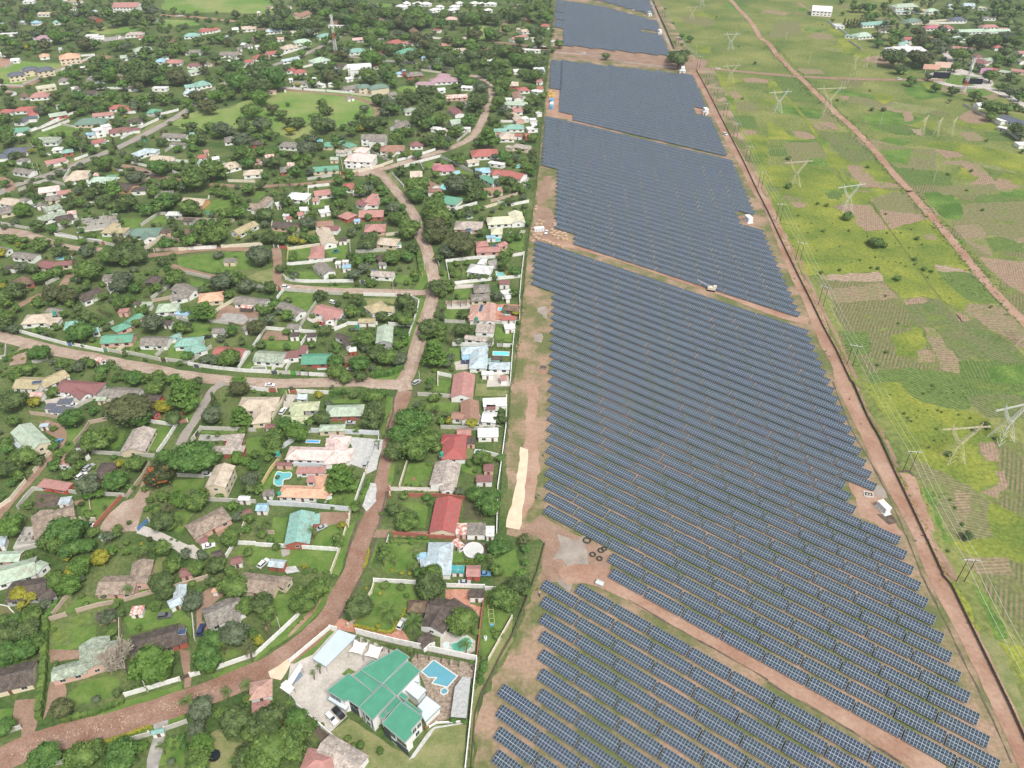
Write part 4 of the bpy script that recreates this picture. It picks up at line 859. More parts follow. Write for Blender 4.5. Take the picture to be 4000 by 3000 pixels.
mroad([('K', '20,1000 100,920 250,870 500,790 700,720 1000,600 1250,500 1400,430 1600,330 1800,220 2000,100'), ('P', '-250,610')], ROADG, 7.5, 'street', .03); mroad([('P', '-250,610 -60,540 130,470 330,400 520,310 640,240')], ROADG, 6.5, 'street', .026)
mroad([('K', '1180,670 1350,690 1500,720 1700,800 1950,840'), ], DIRT, 5.5, 'lane', .028); mroad([('L', '330,885 700,910 1000,905 1400,880 1650,850 1800,800 1950,770')], DIRT, 5, 'lane', .036)
mroad([('K', '-50,1370 100,1385 300,1420 560,1520 700,1555')], ROAD, 5.5, 'lane', .026); mroad([('K', '150,380 300,320 450,270 620,200 800,120 880,80')], PAVE, 5, 'street', .026); mroad([('K', '-60,820 60,840 110,900 110,960')], DIRT, 6, 'lane', .026)
mroad([('N', '-80,760 200,745 300,700 450,620 640,555 830,490 950,500')], DIRT, 9, 'street', .026); mroad([('N', '1380,130 1560,140 1750,155 2050,185 2212,190')], DIRTR, 8, 'street', .026); mroad([('P', '1130,250 1200,262 1330,278')], PAVE, 8, 'lane', .026); mroad([('P', '1860,0 1865,60'),], DIRT, 5, 'lane', .026); mroad([('P', '1800,150 1770,230')], DIRT, 6, 'lane', .026)
mroad([('P', '600,405 740,415 860,432 1100,442 1180,460')], ROADG, 5, 'lane', .026); mroad([('P', '1700,300 1900,325 2100,350'), ('Q', '120,408 340,430 620,465 900,502 1200,545 1400,575 1780,600 2000,622'), ('Z', '0,640 270,662 650,680 1000,690 1150,690 1400,692 1520,692')], DIRT, 7, 'street', .04)
mroad([('Z', '1640,600 1760,640'), ], PAVE, 8, 'street', .03)
# roundabout
rc = G(*nat('Z', 1660, 690)); ring = [(rc[0] + math.cos(a) * 24, rc[1] + math.sin(a) * 24) for a in np.linspace(0, 6.283, 25)]
ribbon('roundabout_road', ring, 9, .034, PAVE); sheet('roundabout_island', [(rc[0] + math.cos(a) * 19, rc[1] + math.sin(a) * 19) for a in np.linspace(0, 6.2, 24)], .02, LAWN); SEGS.append((rc[0] - 10, rc[1], rc[0] + 10, rc[1], 28))
mroad([('Z', '1780,720 1900,760 2060,830 2260,940')], PAVE, 9, 'street', .03); mroad([('Z', '1640,650 1600,560 1520,440')], PAVE, 7, 'street', .03)
poly('Z', 'lawn', PP('1700,770 1830,760 1950,810 1880,830 1740,830'), .014, LAWN)
# tracks on the field side and in the solar farm
mroad([('Q', '1890,0 1960,80 2070,200 2150,330'), ('Z', '0,370 100,500 220,620 330,720 480,870 600,990 760,1130 880,1260 1000,1400 1100,1520 1230,1659'), ('S', '1220,-10 1400,200 1600,430 1800,680 1990,900 2212,1130 2500,1450')], DIRTR, 5.5, 'dirt_track', .03)
mroad([('Q', '1200,10 1300,250 1385,440')], DIRTR, 9, 'perimeter_track', .02); mroad([('Q', '1565,610 1680,830 1840,1160 1990,1420 2110,1659'), ('S', '-20,130 110,450 230,740 350,980 470,1280 590,1500'), ('W', '620,0 860,500 1080,920 1300,1330'), ('D', '1440,30 1660,450 1880,900 2080,1330 2250,1700')], DIRTR, 11, 'perimeter_track', .02)
mroad([('Q', '1200,10 1300,250 1385,440')], ROAD, 3, 'wheel_track', .026); mroad([('Q', '1575,610 1690,830 1850,1160 2000,1420 2120,1659'), ('S', '0,130 130,450 250,740 370,980 490,1280 610,1500'), ('W', '650,0 890,500 1110,920 1330,1330'), ('D', '1470,30 1700,450 1920,900 2120,1330 2290,1700')], DIRTR, 6.5, 'perimeter_track', .026)
mroad([('Q', '545,1050 900,1120 1300,1200 1700,1290 1900,1350')], DIRTR, 6, 'service_track', .03); mroad([('m', '180,375 400,420 620,475 850,550 1100,635 1269,690'), ('S', '0,1020 150,1070 350,1120')], DIRTR, 7, 'service_track', .03)
mroad([('C', '430,20 560,-20 760,10 960,100 1200,250 1500,410 1800,580 2212,810'), ('D', '160,920 500,1100 900,1340 1300,1600 1500,1730')], DIRTR, [7, 8, 9, 8, 7, 7, 7, 7, 7, 7, 7, 7], 'service_track', .034)
mroad([('J', '2060,-20 1960,200 1880,500 1860,900')], DIRT, 2.2, 'footpath', .016); mroad([('C', '240,130 160,400 60,700 10,1000'), ('B', '2212,900 2040,1300 1990,1659')], DIRT, 1.6, 'footpath', .02)
mroad([('M', '2000,720 2080,850 2040,1100 1990,1300')], ROADG, 6, 'gravel_road', .018)
mroad([('W', '760,0 870,250 1000,450 1120,720')], DIRT, 1.5, 'footpath', .02); mroad([('S', '0,30 120,330 260,560 330,720 480,1030 620,1300 760,1620')], DIRT, 1.5, 'footpath', .02); mroad([('W', '1250,1080 1380,1300 1500,1480 1620,1700')], DIRT, 2.2, 'footpath', .02)
mroad([('S', '0,250 290,310 440,380 700,490 900,600 1100,700 1500,930 1680,1120 1900,1400'), ], GD2, .7, 'grass_bank', .020); mroad([('S', '880,80 960,190 1050,320 1200,520 1400,800 1500,930')], GD2, .8, 'grass_bank', .022); mroad([('Z', '150,830 300,1000 400,1150 560,1400 700,1600 780,1700')], YG, 3, 'grass_bank', .022)
mroad([('Z', '260,20 340,80 420,130 540,150')], DIRT, 4, 'footpath', .02)
# side lanes in E
mroad([('E', '-60,1200 100,1010 250,850 380,700 480,580 545,480 520,390 380,330')], DIRT, 3.2, 'lane', .026); mroad([('E', '1950,-10 1850,40 1760,180 1680,330 1600,440 1560,530')], ROADG, 4, 'lane', .03); poly('E', 'turning_circle', PP('850,1260 940,1130 1060,1010 1150,990 1230,850 1270,740 1320,760 1290,950 1220,1150 1190,1270 1010,1290'), .022, ROAD, .5)
mroad([('E', '1210,1260 1400,1330 1600,1430')], PAVE, 4, 'driveway', .026); poly('E', 'driveway', PP('1560,1400 1680,1390 1750,1460 1740,1530 1640,1500 1540,1450'), .03, PAVE); poly('I', 'waste_ground', PP('740,500 850,450 1020,400 1030,560 880,590 830,570'), .015, LAWN2)
# drains
for T, s in (('F', '1195,110 1180,250 1140,370 1100,470'), ('F', '1130,930 1090,1120 1060,1250'), ('F', '880,1190 840,1300 785,1470'), ('F', '985,850 940,960 900,1110'), ('B', '900,40 800,240 720,370'), ('F', '1400,0 1370,120'), ('F', '1040,1330 1000,1450 960,1600'), ('E', '1780,50 1750,130')): mroad([(T, s)], DARKD, .9, 'drain', .045)
mroad([('W', '560,-20 700,350 900,700 1080,1060 1240,1430 1330,1659')], DARKD, .5, 'ditch', .034); mroad([('D', '1330,0 1500,340 1720,800 1900,1150 2100,1620')], DARKD, .5, 'ditch', .034); mroad([('D', '0,920 300,1100 700,1330 1000,1520 1150,1620')], DARKD, .45, 'ditch', .038); mroad([('C', '1000,210 1400,440 1900,720 2212,900')], DARKD, .45, 'ditch', .038)
# park and open greens
poly('X', 'park_lawn', PP('690,500 760,470 900,420 1060,345 1130,350 1350,365 1450,385 1480,430 1465,470 1330,500 1230,530 1180,560 1080,520 960,500 800,515'), .02, PARK, 2); mroad([('P', '160,640 400,665 640,690 740,710 850,760 875,800 860,850')], DIRT, 5, 'footpath', .03)
for q in ((1080, 430, 60), (1250, 470, 70), (1420, 400, 50), (920, 470, 60), (1150, 400, 60)): SEGS.append((*G(q[0] - q[2], q[1]), *G(q[0] + q[2], q[1]), 26))
poly('N', 'rough_meadow', PP('1390,80 1440,-40 2300,-60 2400,120 2212,120 1900,110 1560,110'), .012, PARK, 2); poly('N', 'meadow', PP('1340,200 1440,170 1700,180 1720,220 1480,230 1340,230'), .012, PARK, 1.5); poly('N', 'meadow', PP('760,270 960,220 1200,240 1180,270 900,300'), .012, PARK, 1.5)
poly('N', 'meadow', PP('-60,600 200,530 640,560 500,640 200,740 -60,730'), .012, PARK, 1.5); poly('P', 'meadow', PP('1000,640 1100,610 1230,640 1240,700 1110,690'), .012, PARK, 1.5); poly('P', 'meadow', PP('1540,190 1700,180 1720,230 1640,290 1560,260'), .012, PARK, 1.5); poly('P', 'meadow', PP('800,20 980,30 960,50 820,50'), .012, PARK, 1)
poly('N', 'gravel_yard', PP('860,330 1050,310 1140,330 900,360'), .014, CONC, .8); poly('N', 'gravel_yard', PP('-20,500 170,510 60,580 -60,590'), .014, DIRTR, .8)
poly('K', 'lawn', PP('410,330 650,250 880,260 860,370 560,365 330,390'), .012, LAWN); poly('I', 'meadow', PP('-20,290 350,260 700,230 900,300 870,420 600,420 400,460 0,390'), .012, LAWN, .8)
poly('I', 'lawn', PP('1190,210 1440,180 1400,300 1200,320'), .014, LAWN); poly('I', 'lawn', PP('1560,190 1830,150 1800,310 1640,300'), .014, LAWN); poly('I', 'lawn', PP('1290,450 1420,440 1520,530 1310,540 1190,540 1150,490'), .014, LAWN); poly('I', 'lawn', PP('1110,670 1480,680 1460,800 1300,930 1240,960 1330,870 1100,740'), .012, LAWN)
poly('I', 'lawn', PP('860,1190 1270,1200 1350,1140 1340,1230 1280,1290 830,1270'), .014, LAWN); poly('I', 'kitchen_garden', PP('940,1090 1160,1100 1180,1190 900,1180'), .013, DIRT); poly('I', 'lawn', PP('110,530 300,570 300,640 180,660'), .014, LAWN); poly('I', 'lawn', PP('130,1000 320,1020 360,1100 250,1150 60,1140'), .014, LAWN)
poly('I', 'lawn', PP('760,1420 1020,1440 980,1520 700,1500'), .014, LAWN); poly('I', 'bare_yard', PP('480,800 660,830 860,880 870,930 760,960 700,1030 560,1000 370,960'), .012, DIRT); poly('I', 'old_foundation', PP('470,900 660,900 760,960 690,1020 540,990 420,980'), .016, CONC, .8)
poly('I', 'grass_verge', PP('1100,570 1200,600 1870,600 1860,630 1600,625 1150,590'), .014, LAWN); poly('I', 'paved_yard', PP('1440,870 1600,960 1760,990 1740,1060 1620,1070 1500,1030 1370,960'), .012, PAVE); poly('H', 'lawn', PP('920,1240 1060,1180 1180,1190 1320,1260 1230,1290 1000,1270'), .014, LAWN)
poly('H', 'lawn', PP('1440,1190 1530,1200 1530,1300 1710,1300 1670,1370 1390,1310'), .014, LAWN); poly('H', 'lawn', PP('1850,1220 2000,1300 2060,1400 1790,1390'), .014, LAWN); poly('H', 'lawn', PP('2050,520 2212,560 2212,640 2130,640'), .014, LAWN); poly('H', 'lawn', PP('1980,1100 2212,1010 2212,1150 2080,1160'), .014, LAWN)
poly('H', 'lawn', PP('20,130 200,130 320,180 180,220 60,200'), .014, LAWN); poly('H', 'lawn', PP('1030,60 1220,110 1150,130 1020,90'), .014, LAWN); poly('H', 'lawn', PP('340,1050 460,1010 470,1110 350,1100'), .014, LAWN)
poly('J', 'lawn', PP('1030,640 1200,630 1180,730 1010,740'), .014, LAWN); poly('J', 'lawn', PP('940,850 1180,850 1060,980 930,980'), .014, LAWN); poly('J', 'lawn', PP('1480,1050 1680,1090 1680,1220 1480,1180'), .014, LAWN); poly('J', 'lawn', PP('410,490 560,480 660,550 560,580 400,560'), .014, LAWN); poly('J', 'grass_verge', PP('660,300 730,380 750,560 690,640 590,640 660,560'), .014, LAWN)
poly('J', 'grass_verge', PP('560,700 700,740 730,790 690,960 620,1100 560,1260 500,1220 640,900 660,790'), .014, LAWN); poly('J', 'grass_verge', PP('150,1610 420,1560 520,1460 590,1290 590,1380 500,1580 350,1640 160,1650'), .014, LAWN); poly('J', 'lawn', PP('1110,380 1190,480 1060,540 1000,480'), .014, LAWN); poly('J', 'lawn', PP('1600,90 1790,30 1780,220 1640,200'), .014, LAWN)
poly('J', 'lawn', PP('60,730 400,740 380,800 250,770 100,820'), .013, LAWN2); poly('J', 'terrace', PP('1470,800 1740,800 1690,990 1450,990'), .013, TERRA); poly('J', 'paved_yard', PP('1040,1430 1200,1380 1200,1500 1050,1510'), .014, PAVE); poly('J', 'lawn', PP('980,1270 1110,1280 1090,1400 1000,1440'), .014, LAWN); poly('J', 'driveway', PP('1030,590 1240,580 1240,620 1030,640'), .014, PAVE)
poly('J', 'driveway', PP('950,780 1220,780 1220,850 960,850'), .014, PAVE); poly('J', 'paved_yard', PP('1400,330 1500,310 1500,410 1430,430'), .014, CONC); poly('J', 'paved_yard', PP('1390,1610 1480,1540 1630,1570 1640,1680 1390,1700'), .014, PAVE); poly('J', 'grass_verge', PP('910,440 960,430 990,510 920,520'), .014, LAWN); poly('J', 'lawn', PP('860,1620 1000,1620 990,1700 800,1700'), .014, LAWN)
poly('L', 'lawn', PP('270,1130 360,1060 580,1030 620,1120 420,1180 300,1200'), .014, LAWN); poly('L', 'lawn', PP('830,960 960,970 870,1050 800,1030'), .014, LAWN); poly('L', 'lawn', PP('1010,1370 1200,1420 1080,1460 1000,1420'), .014, LAWN); poly('L', 'lawn', PP('1430,1080 1570,1060 1570,1130 1440,1140'), .014, LAWN); poly('L', 'lawn', PP('1290,1400 1470,1380 1480,1440 1260,1460'), .014, LAWN2)
poly('L', 'paved_yard', PP('1830,610 2110,660 2100,690 1870,720 1770,660'), .014, PAVE); poly('M', 'road_junction', PP('0,760 200,720 300,760 260,840 150,800 0,800'), .05, ROAD); poly('M', 'lawn', PP('710,660 800,640 820,700 760,720'), .014, LAWN); poly('M', 'lawn', PP('1040,720 1200,760 1230,790 1120,790'), .014, LAWN); poly('M', 'driveway', PP('1790,800 1840,810 1830,930 1780,930'), .014, CONC)
poly('M', 'lawn', PP('280,770 350,760 460,900 400,920 300,830'), .014, LAWN2); poly('K', 'lawn', PP('1290,1260 1530,1250 1520,1360 1380,1370'), .014, LAWN); poly('K', 'lawn', PP('1600,1250 1800,1220 1820,1320 1640,1300'), .014, LAWN); poly('K', 'lawn', PP('1030,1440 1220,1440 1200,1500 1060,1490'), .014, LAWN); poly('K', 'lawn', PP('1170,780 1340,760 1300,800 1220,820'), .014, LAWN)
poly('K', 'lawn', PP('1840,240 1960,160 2110,100 2500,60 2300,230 2000,270'), .014, PARK); poly('K', 'grass_verge', PP('1390,400 1700,200 1800,190 1560,330 1420,390'), .013, LAWN2); poly('K', 'grass_verge', PP('640,660 820,600 960,600 740,690 600,720'), .013, LAWN2)
# E yards
poly('E', 'lawn', PP('700,1010 1040,990 980,1080 850,1170 700,1160'), .014, LAWN); poly('E', 'lawn', PP('1480,830 1770,820 1740,930 1500,920'), .014, LAWN); poly('E', 'lawn', PP('1290,380 1480,380 1400,560 1290,580 1330,450'), .014, LAWN); poly('E', 'lawn', PP('920,440 1100,380 1040,540 900,590'), .014, LAWN); poly('E', 'lawn', PP('1480,1120 1780,1040 1640,1150 1560,1300 1480,1250'), .014, LAWN)
poly('E', 'lawn', PP('1740,1330 1850,1350 1900,1420 1830,1540 1750,1530 1740,1440'), .014, LAWN); poly('E', 'bare_yard', PP('320,940 510,960 500,1070 300,1080'), .014, DARKD); poly('E', 'grass_patch', PP('560,400 720,380 690,480 560,640 480,700'), .013, LAWN); poly('E', 'bare_yard', PP('330,320 540,380 580,450 520,480 400,430'), .014, DIRT); poly('E', 'paved_yard', PP('380,140 800,60 640,210 420,240'), .014, PAVE)
poly('E', 'old_foundation', PP('1730,440 1990,440 1980,490 1710,490'), .014, CONC); poly('E', 'lawn', PP('1740,410 2110,410 2110,430 1740,430'), .016, LAWN); poly('E', 'lawn', PP('2130,480 2300,450 2300,620 2130,600'), .014, LAWN); poly('E', 'grass_verge', PP('1630,200 1780,60 1740,180 1640,330 1580,330'), .014, LAWN); poly('E', 'lawn', PP('640,1010 720,1000 720,1040 650,1050'), .013, DIRT)
poly('E', 'kitchen_garden', PP('2090,1400 2212,1400 2400,1500 2000,1490'), .014, LAWN); poly('E', 'bare_yard', PP('1830,1210 1990,1160 1960,1290 1880,1330'), .014, DIRT); poly('E', 'lawn', PP('1380,1480 1440,1500 1400,1659 1270,1659'), .014, LAWN2)
# A yards
poly('A', 'lawn', PP('640,450 830,430 830,560 690,620 460,700 450,620 600,580'), .016, LAWN); poly('A', 'kitchen_garden', PP('440,410 780,320 790,420 640,450 620,590 450,620'), .014, FW('garden', (.07, .16, .03), (.22, .17, .11), .8, 1.0, (.09, .17, .04)), .3); poly('A', 'lawn', PP('1070,370 1230,300 1560,280 1650,380 1650,520 1560,400 1130,500'), .016, LAWN); poly('A', 'lawn', PP('720,920 960,860 1030,900 1030,1040 620,1130 560,1060'), .016, LAWN)
poly('A', 'grass_verge', PP('520,1270 1060,1090 1560,930 1590,1000 1060,1170 820,1220'), .016, LAWN); poly('A', 'grass_verge', PP('1830,850 2212,720 2212,760 2080,830 1850,890'), .016, LAWN); poly('A', 'paved_yard', PP('430,640 690,640 690,710 430,760'), .016, DIRT); poly('A', 'paved_yard', PP('430,920 560,910 570,1060 460,1080 410,1200 380,1250 420,1000'), .016, DIRT); poly('A', 'driveway', PP('130,1080 330,1060 330,1200 290,1400 200,1400 190,1310 110,1300'), .016, DIRT)
poly('A', 'lawn', PP('-60,1150 120,1140 110,1300 -60,1340'), .016, LAWN); poly('A', 'lawn', PP('1680,640 1740,600 1960,640 2140,640 1900,770 1680,860'), .014, LAWN); poly('A', 'bare_yard', PP('1700,180 1900,60 1960,150 1740,320 1740,380 1820,440 1700,520'), .014, DIRT); poly('A', 'driveway', PP('1335,1230 1460,1220 1420,1420 1360,1690 1260,1690 1310,1420'), .016, CONC); poly('A', 'lawn', PP('1430,1420 1600,1350 1600,1620 1370,1650'), .016, LAWN)
poly('A', 'lawn', PP('1820,1360 1900,1320 1960,1420 2100,1450 2100,1700 1820,1700 1800,1480'), .016, LAWN2); poly('A', 'lawn', PP('560,310 700,180 880,210 1100,130 1350,120 990,230 700,300 500,340'), .014, LAWN); poly('A', 'grass_verge', PP('840,1430 1300,1290 1330,1330 1100,1420 900,1480'), .016, LAWN); poly('A', 'grass_verge', PP('1470,1220 1600,1190 1600,1260 1450,1300'), .016, LAWN); poly('A', 'driveway', PP('1560,640 1640,640 1650,860 1640,960 1590,980 1590,870'), .014, DIRT)
# B yards
poly('B', 'lawn', PP('1030,60 1340,80 1400,200 1480,200 1290,300 1170,480 860,430 900,300 980,200'), .016, LAWN); poly('B', 'grass_verge', PP('640,90 690,110 560,300 400,460 300,520 120,640 0,740 0,690 240,480 470,290'), .016, LAWN); poly('B', 'lawn', PP('120,160 330,150 480,280 230,430 120,420 190,330'), .014, LAWN); poly('B', 'footpath_soil', PP('600,160 640,90 500,320 340,480 290,530 270,520 370,400'), .020, DIRTR, .2)
poly('B', 'terrace', PP('630,430 680,350 800,400 890,440 1170,500 1240,440 1330,560 1320,570 1000,520 700,460'), .020, TERRA, .15); poly('B', 'terrace', PP('1640,120 1840,120 1850,240 1960,270 1950,380 1860,270 1640,190'), .018, TERRA, .15); poly('B', 'lawn', PP('1985,130 2080,100 2100,290 2212,320 2180,380 2010,720 1925,720 1960,430'), .018, LAWN); poly('B', 'pool_surround', PP('1600,470 1700,500 1830,510 1900,560 1890,650 1800,690 1680,670 1590,620'), .020, PAVE, .15)
poly('B', 'paved_yard', PP('300,750 640,460 870,510 1200,650 1210,800 800,900 620,1000 790,1210 650,1350 360,1120 310,1040 210,960 270,930'), .018, PAVE, .1); poly('B', 'driveway_apron', PP('110,830 280,720 300,760 220,910 130,890'), .040, SAND, .3); poly('B', 'lawn', PP('290,750 640,470 680,480 490,680 400,720 330,760'), .020, LAWN, .1)
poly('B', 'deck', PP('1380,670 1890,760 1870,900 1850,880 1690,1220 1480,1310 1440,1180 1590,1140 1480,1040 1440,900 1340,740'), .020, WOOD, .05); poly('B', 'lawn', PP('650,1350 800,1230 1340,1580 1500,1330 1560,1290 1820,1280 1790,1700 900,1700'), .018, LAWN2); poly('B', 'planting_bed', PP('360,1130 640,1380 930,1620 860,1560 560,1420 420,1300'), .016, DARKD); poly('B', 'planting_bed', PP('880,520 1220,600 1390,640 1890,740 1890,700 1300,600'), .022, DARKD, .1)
poly('B', 'lawn_square', PP('800,795 860,830 790,870 740,850'), .030, LAWN, .02); poly('B', 'footpath', PP('1370,1570 1550,1320 1820,1275 1820,1262 1540,1305 1480,1360 1320,1590'), .026, PAVEW, .03)
# F yards
poly('F', 'lawn', PP('150,1150 280,1150 230,1390 120,1380'), .016, LAWN); poly('F', 'lawn', PP('480,1400 560,1260 700,1210 790,1200 710,1420'), .016, LAWN); poly('F', 'lawn', PP('-60,1450 230,1430 700,1450 640,1650 420,1570 250,1590 60,1560 -60,1560'), .016, LAWN); poly('F', 'driveway', PP('550,1110 820,1110 800,1190 600,1230 540,1230'), .018, DIRT); poly('F', 'paved_yard', PP('780,455 1115,485 1060,640 1040,740 960,780 940,740 810,690 830,540'), .018, PAVEW, .1)
poly('F', 'paved_yard', PP('270,640 620,680 640,720 330,700'), .018, PAVE, .1); poly('F', 'lawn', PP('60,870 150,760 330,720 340,760 200,780 180,890 90,980'), .016, LAWN); poly('F', 'lawn', PP('640,960 900,820 860,1010 800,1070 620,1050'), .014, LAWN); poly('F', 'paved_patch', PP('990,860 1040,870 1030,1020 960,1100 920,1060 950,930'), .036, PAVEW, .5)
poly('F', 'lawn', PP('1320,690 1520,680 1510,800 1440,830 1400,890 1280,870'), .016, LAWN); poly('F', 'lawn', PP('1250,1040 1350,1010 1490,1060 1460,1240 1400,1250 1400,1120'), .016, LAWN); poly('F', 'lawn', PP('1120,1370 1460,1400 1330,1420 1400,1540 1300,1620 1140,1640 1080,1590'), .016, LAWN); poly('F', 'lawn', PP('1140,1340 1500,1350 1500,1370 1140,1360'), .018, LAWN); poly('F', 'driveway', PP('1150,890 1590,900 1590,930 1140,920'), .018, PAVE)
poly('F', 'driveway', PP('1040,1260 1720,1290 1710,1330 1010,1330'), .018, DIRT); poly('F', 'lawn', PP('1460,150 1740,170 1680,240 1470,220'), .016, LAWN); poly('F', 'lawn', PP('640,135 910,130 890,170 660,165'), .016, LAWN); poly('F', 'lawn', PP('1520,0 1660,0 1650,80 1540,60'), .016, LAWN); poly('F', 'lawn', PP('1910,0 2000,0 1990,50 2170,60 2160,110 1890,105'), .014, LAWN2); poly('F', 'paved_yard', PP('1910,240 2010,330 2130,370 1930,370'), .016, PAVE)
poly('F', 'lawn', PP('1800,560 1880,550 1870,650 1800,640'), .016, LAWN2); poly('F', 'lawn', PP('1770,700 1890,690 1990,740 1890,790 1780,760'), .016, LAWN); poly('F', 'driveway', PP('270,90 370,100 300,170 215,290 230,200'), .014, PAVE); poly('F', 'grass_verge', PP('1120,100 1190,120 1190,200 1130,300 1100,460 1080,440 1110,250'), .016, LAWN); poly('F', 'grass_verge', PP('640,1640 720,1440 800,1230 860,1190 780,1470 720,1659'), .016, LAWN); poly('F', 'grass_verge', PP('930,1590 1040,1340 1060,1340 1000,1600'), .020, LAWN)
poly('F', 'lawn', PP('2050,1530 2240,1420 2300,1659 2060,1659'), .014, LAWN); poly('F', 'paved_yard', PP('1700,1350 1990,1370 1990,1480 1830,1500 1740,1420'), .014, DARKD); poly('F', 'lawn', PP('1690,1430 1790,1460 1800,1540 1700,1540'), .014, LAWN); poly('F', 'kitchen_garden', PP('1790,1010 1920,1020 1980,1180 1780,1170'), .014, mat('bed', (.10, .10, .05), .95, .3)); poly('F', 'gravel_heap_patch', PP('210,1430 290,1425 295,1470 230,1495'), .022, CONC, .2); poly('F', 'rubble_patch', PP('240,1590 330,1575 380,1620 270,1650'), .022, PAVEW, .4)
poly('F', 'grass_verge', PP('1170,680 1215,640 1200,760 1170,870 1130,860'), .02, LAWN)
# --- pools
def pool(T, s, col, label, rim=True, curb=.35):
    P = [G(*nat(T, *p)) for p in PP(s)]; cx = sum(p[0] for p in P) / len(P); cy = sum(p[1] for p in P) / len(P); root = empty('swimming_pool', (cx, cy, .16)); L = [(p[0] - cx, p[1] - cy) for p in P]
    if len(L) > 5 and 'mansion' not in label and 'vivid' not in label:
        Q = []; n = len(L)
        for i in range(n):
            p0, p1, p2, p3 = [Vector(L[(i + k) % n]) for k in (-1, 0, 1, 2)]
            for t in (0, .25, .5, .75): q = .5 * ((2 * p1) + (p2 - p0) * t + (2 * p0 - 5 * p1 + 4 * p2 - p3) * t * t + (3 * p1 - 3 * p2 + p3 - p0) * t ** 3); Q.append((q.x, q.y))
        L = Q
    MB().prism(L, .01, .09).obj('water', water(col, 'pool_water_%d' % (sum(ord(c) for c in label) % 97)), root)
    c = MB()
    for i in range(len(L)):
        a, b = L[i], L[(i + 1) % len(L)]; d = math.hypot(b[0] - a[0], b[1] - a[1])
        if d > .02: c.box(((a[0] + b[0]) / 2, (a[1] + b[1]) / 2, .07 + .002 * (i % 2)), (d + curb * .8, curb, .14), math.atan2(b[1] - a[1], b[0] - a[0]))
    c.obj('coping', mat('pool_coping', (.62, .61, .57), .8, .08), root); tag(root, label, 'pool'); LAND.append((label.split(' beside')[0].split(' behind')[0], cx, cy))
pool('F', '190,760 240,770 290,765 310,785 290,820 240,830 230,875 190,885 155,860 165,800', (.14, .44, .45), 'turquoise kidney pool beside the orange tiled house')
pool('F', '437,487 555,490 548,514 432,510', (.08, .36, .70), 'bright blue rectangular pool behind the pink villa'); pool('B', '1685,590 1740,570 1800,530 1850,540 1870,590 1840,640 1770,660 1700,650', (.16, .50, .36), 'green pool under a palm in the dark roofed garden')
pool('B', '1615,600 1640,575 1670,585 1680,605 1665,625 1630,625', (.55, .68, .68), 'small round white paddling pool with a red surround'); pool('J', '1485,445 1530,460 1585,450 1590,490 1560,520 1500,520 1490,480', (.22, .52, .46), 'green kidney shaped pool beside the pale hipped house')
pool('J', '1510,835 1640,840 1635,920 1570,915 1560,870 1505,868', (.16, .62, .72), 'vivid aqua pool on the pinkish terrace'); pool('J', '1455,1310 1630,1315 1625,1358 1450,1352', (.16, .46, .36), 'rectangular green pool behind the steel blue roof'); pool('J', '1395,95 1530,78 1535,120 1410,130', (.10, .48, .48), 'teal pool beside the small blue roof')
pool('M', '895,895 960,885 965,945 930,950 885,930', (.22, .60, .62), 'pale turquoise pool between the big trees'); pool('M', '1030,745 1090,740 1100,765 1060,780 1020,770', (.30, .62, .68), 'small light blue pool behind the magenta roof'); pool('M', '1165,1235 1215,1228 1240,1250 1180,1262', (.35, .60, .42), 'pale green pool beside the grey tiled roof')
pool('M', '1690,695 1740,672 1775,680 1730,710 1695,712', (.12, .52, .46), 'teal pool behind the long red gable'); pool('H', '605,300 690,280 790,290 780,310 690,322 620,318', (.14, .48, .46), 'long oval teal pool behind the maroon roof'); pool('A', '-40,262 60,262 90,290 130,345 40,405 -40,390', (.16, .15, .06), 'stagnant brown pool with a white rim')
pool('I', '790,1480 930,1470 945,1495 920,1520 770,1518', (.22, .23, .20), 'empty angular pool behind the white street wall'); pool('I', '1490,1480 1595,1470 1590,1505 1500,1510', (.40, .56, .54), 'pale rectangular pool by the green roof'); pool('F', '1895,570 1960,572 1955,605 1885,600', (.35, .58, .66), 'small pale blue pool beside the red lean-to')
pool('L', '1490,405 1545,402 1550,425 1490,430', (.15, .55, .65), 'round blue garden pool behind the yellow bush')
# hero pool (L-shape with octagonal spa)
pool('B', '1535,728 1740,868 1655,965 1520,930 1560,882 1490,880 1430,830', (.12, .34, .42), 'angular blue pool beside the green roofed mansion'); pool('B', '1600,985 1630,968 1660,985 1655,1015 1620,1030 1595,1015', (.12, .32, .38), 'small octagonal spa below the mansion pool')
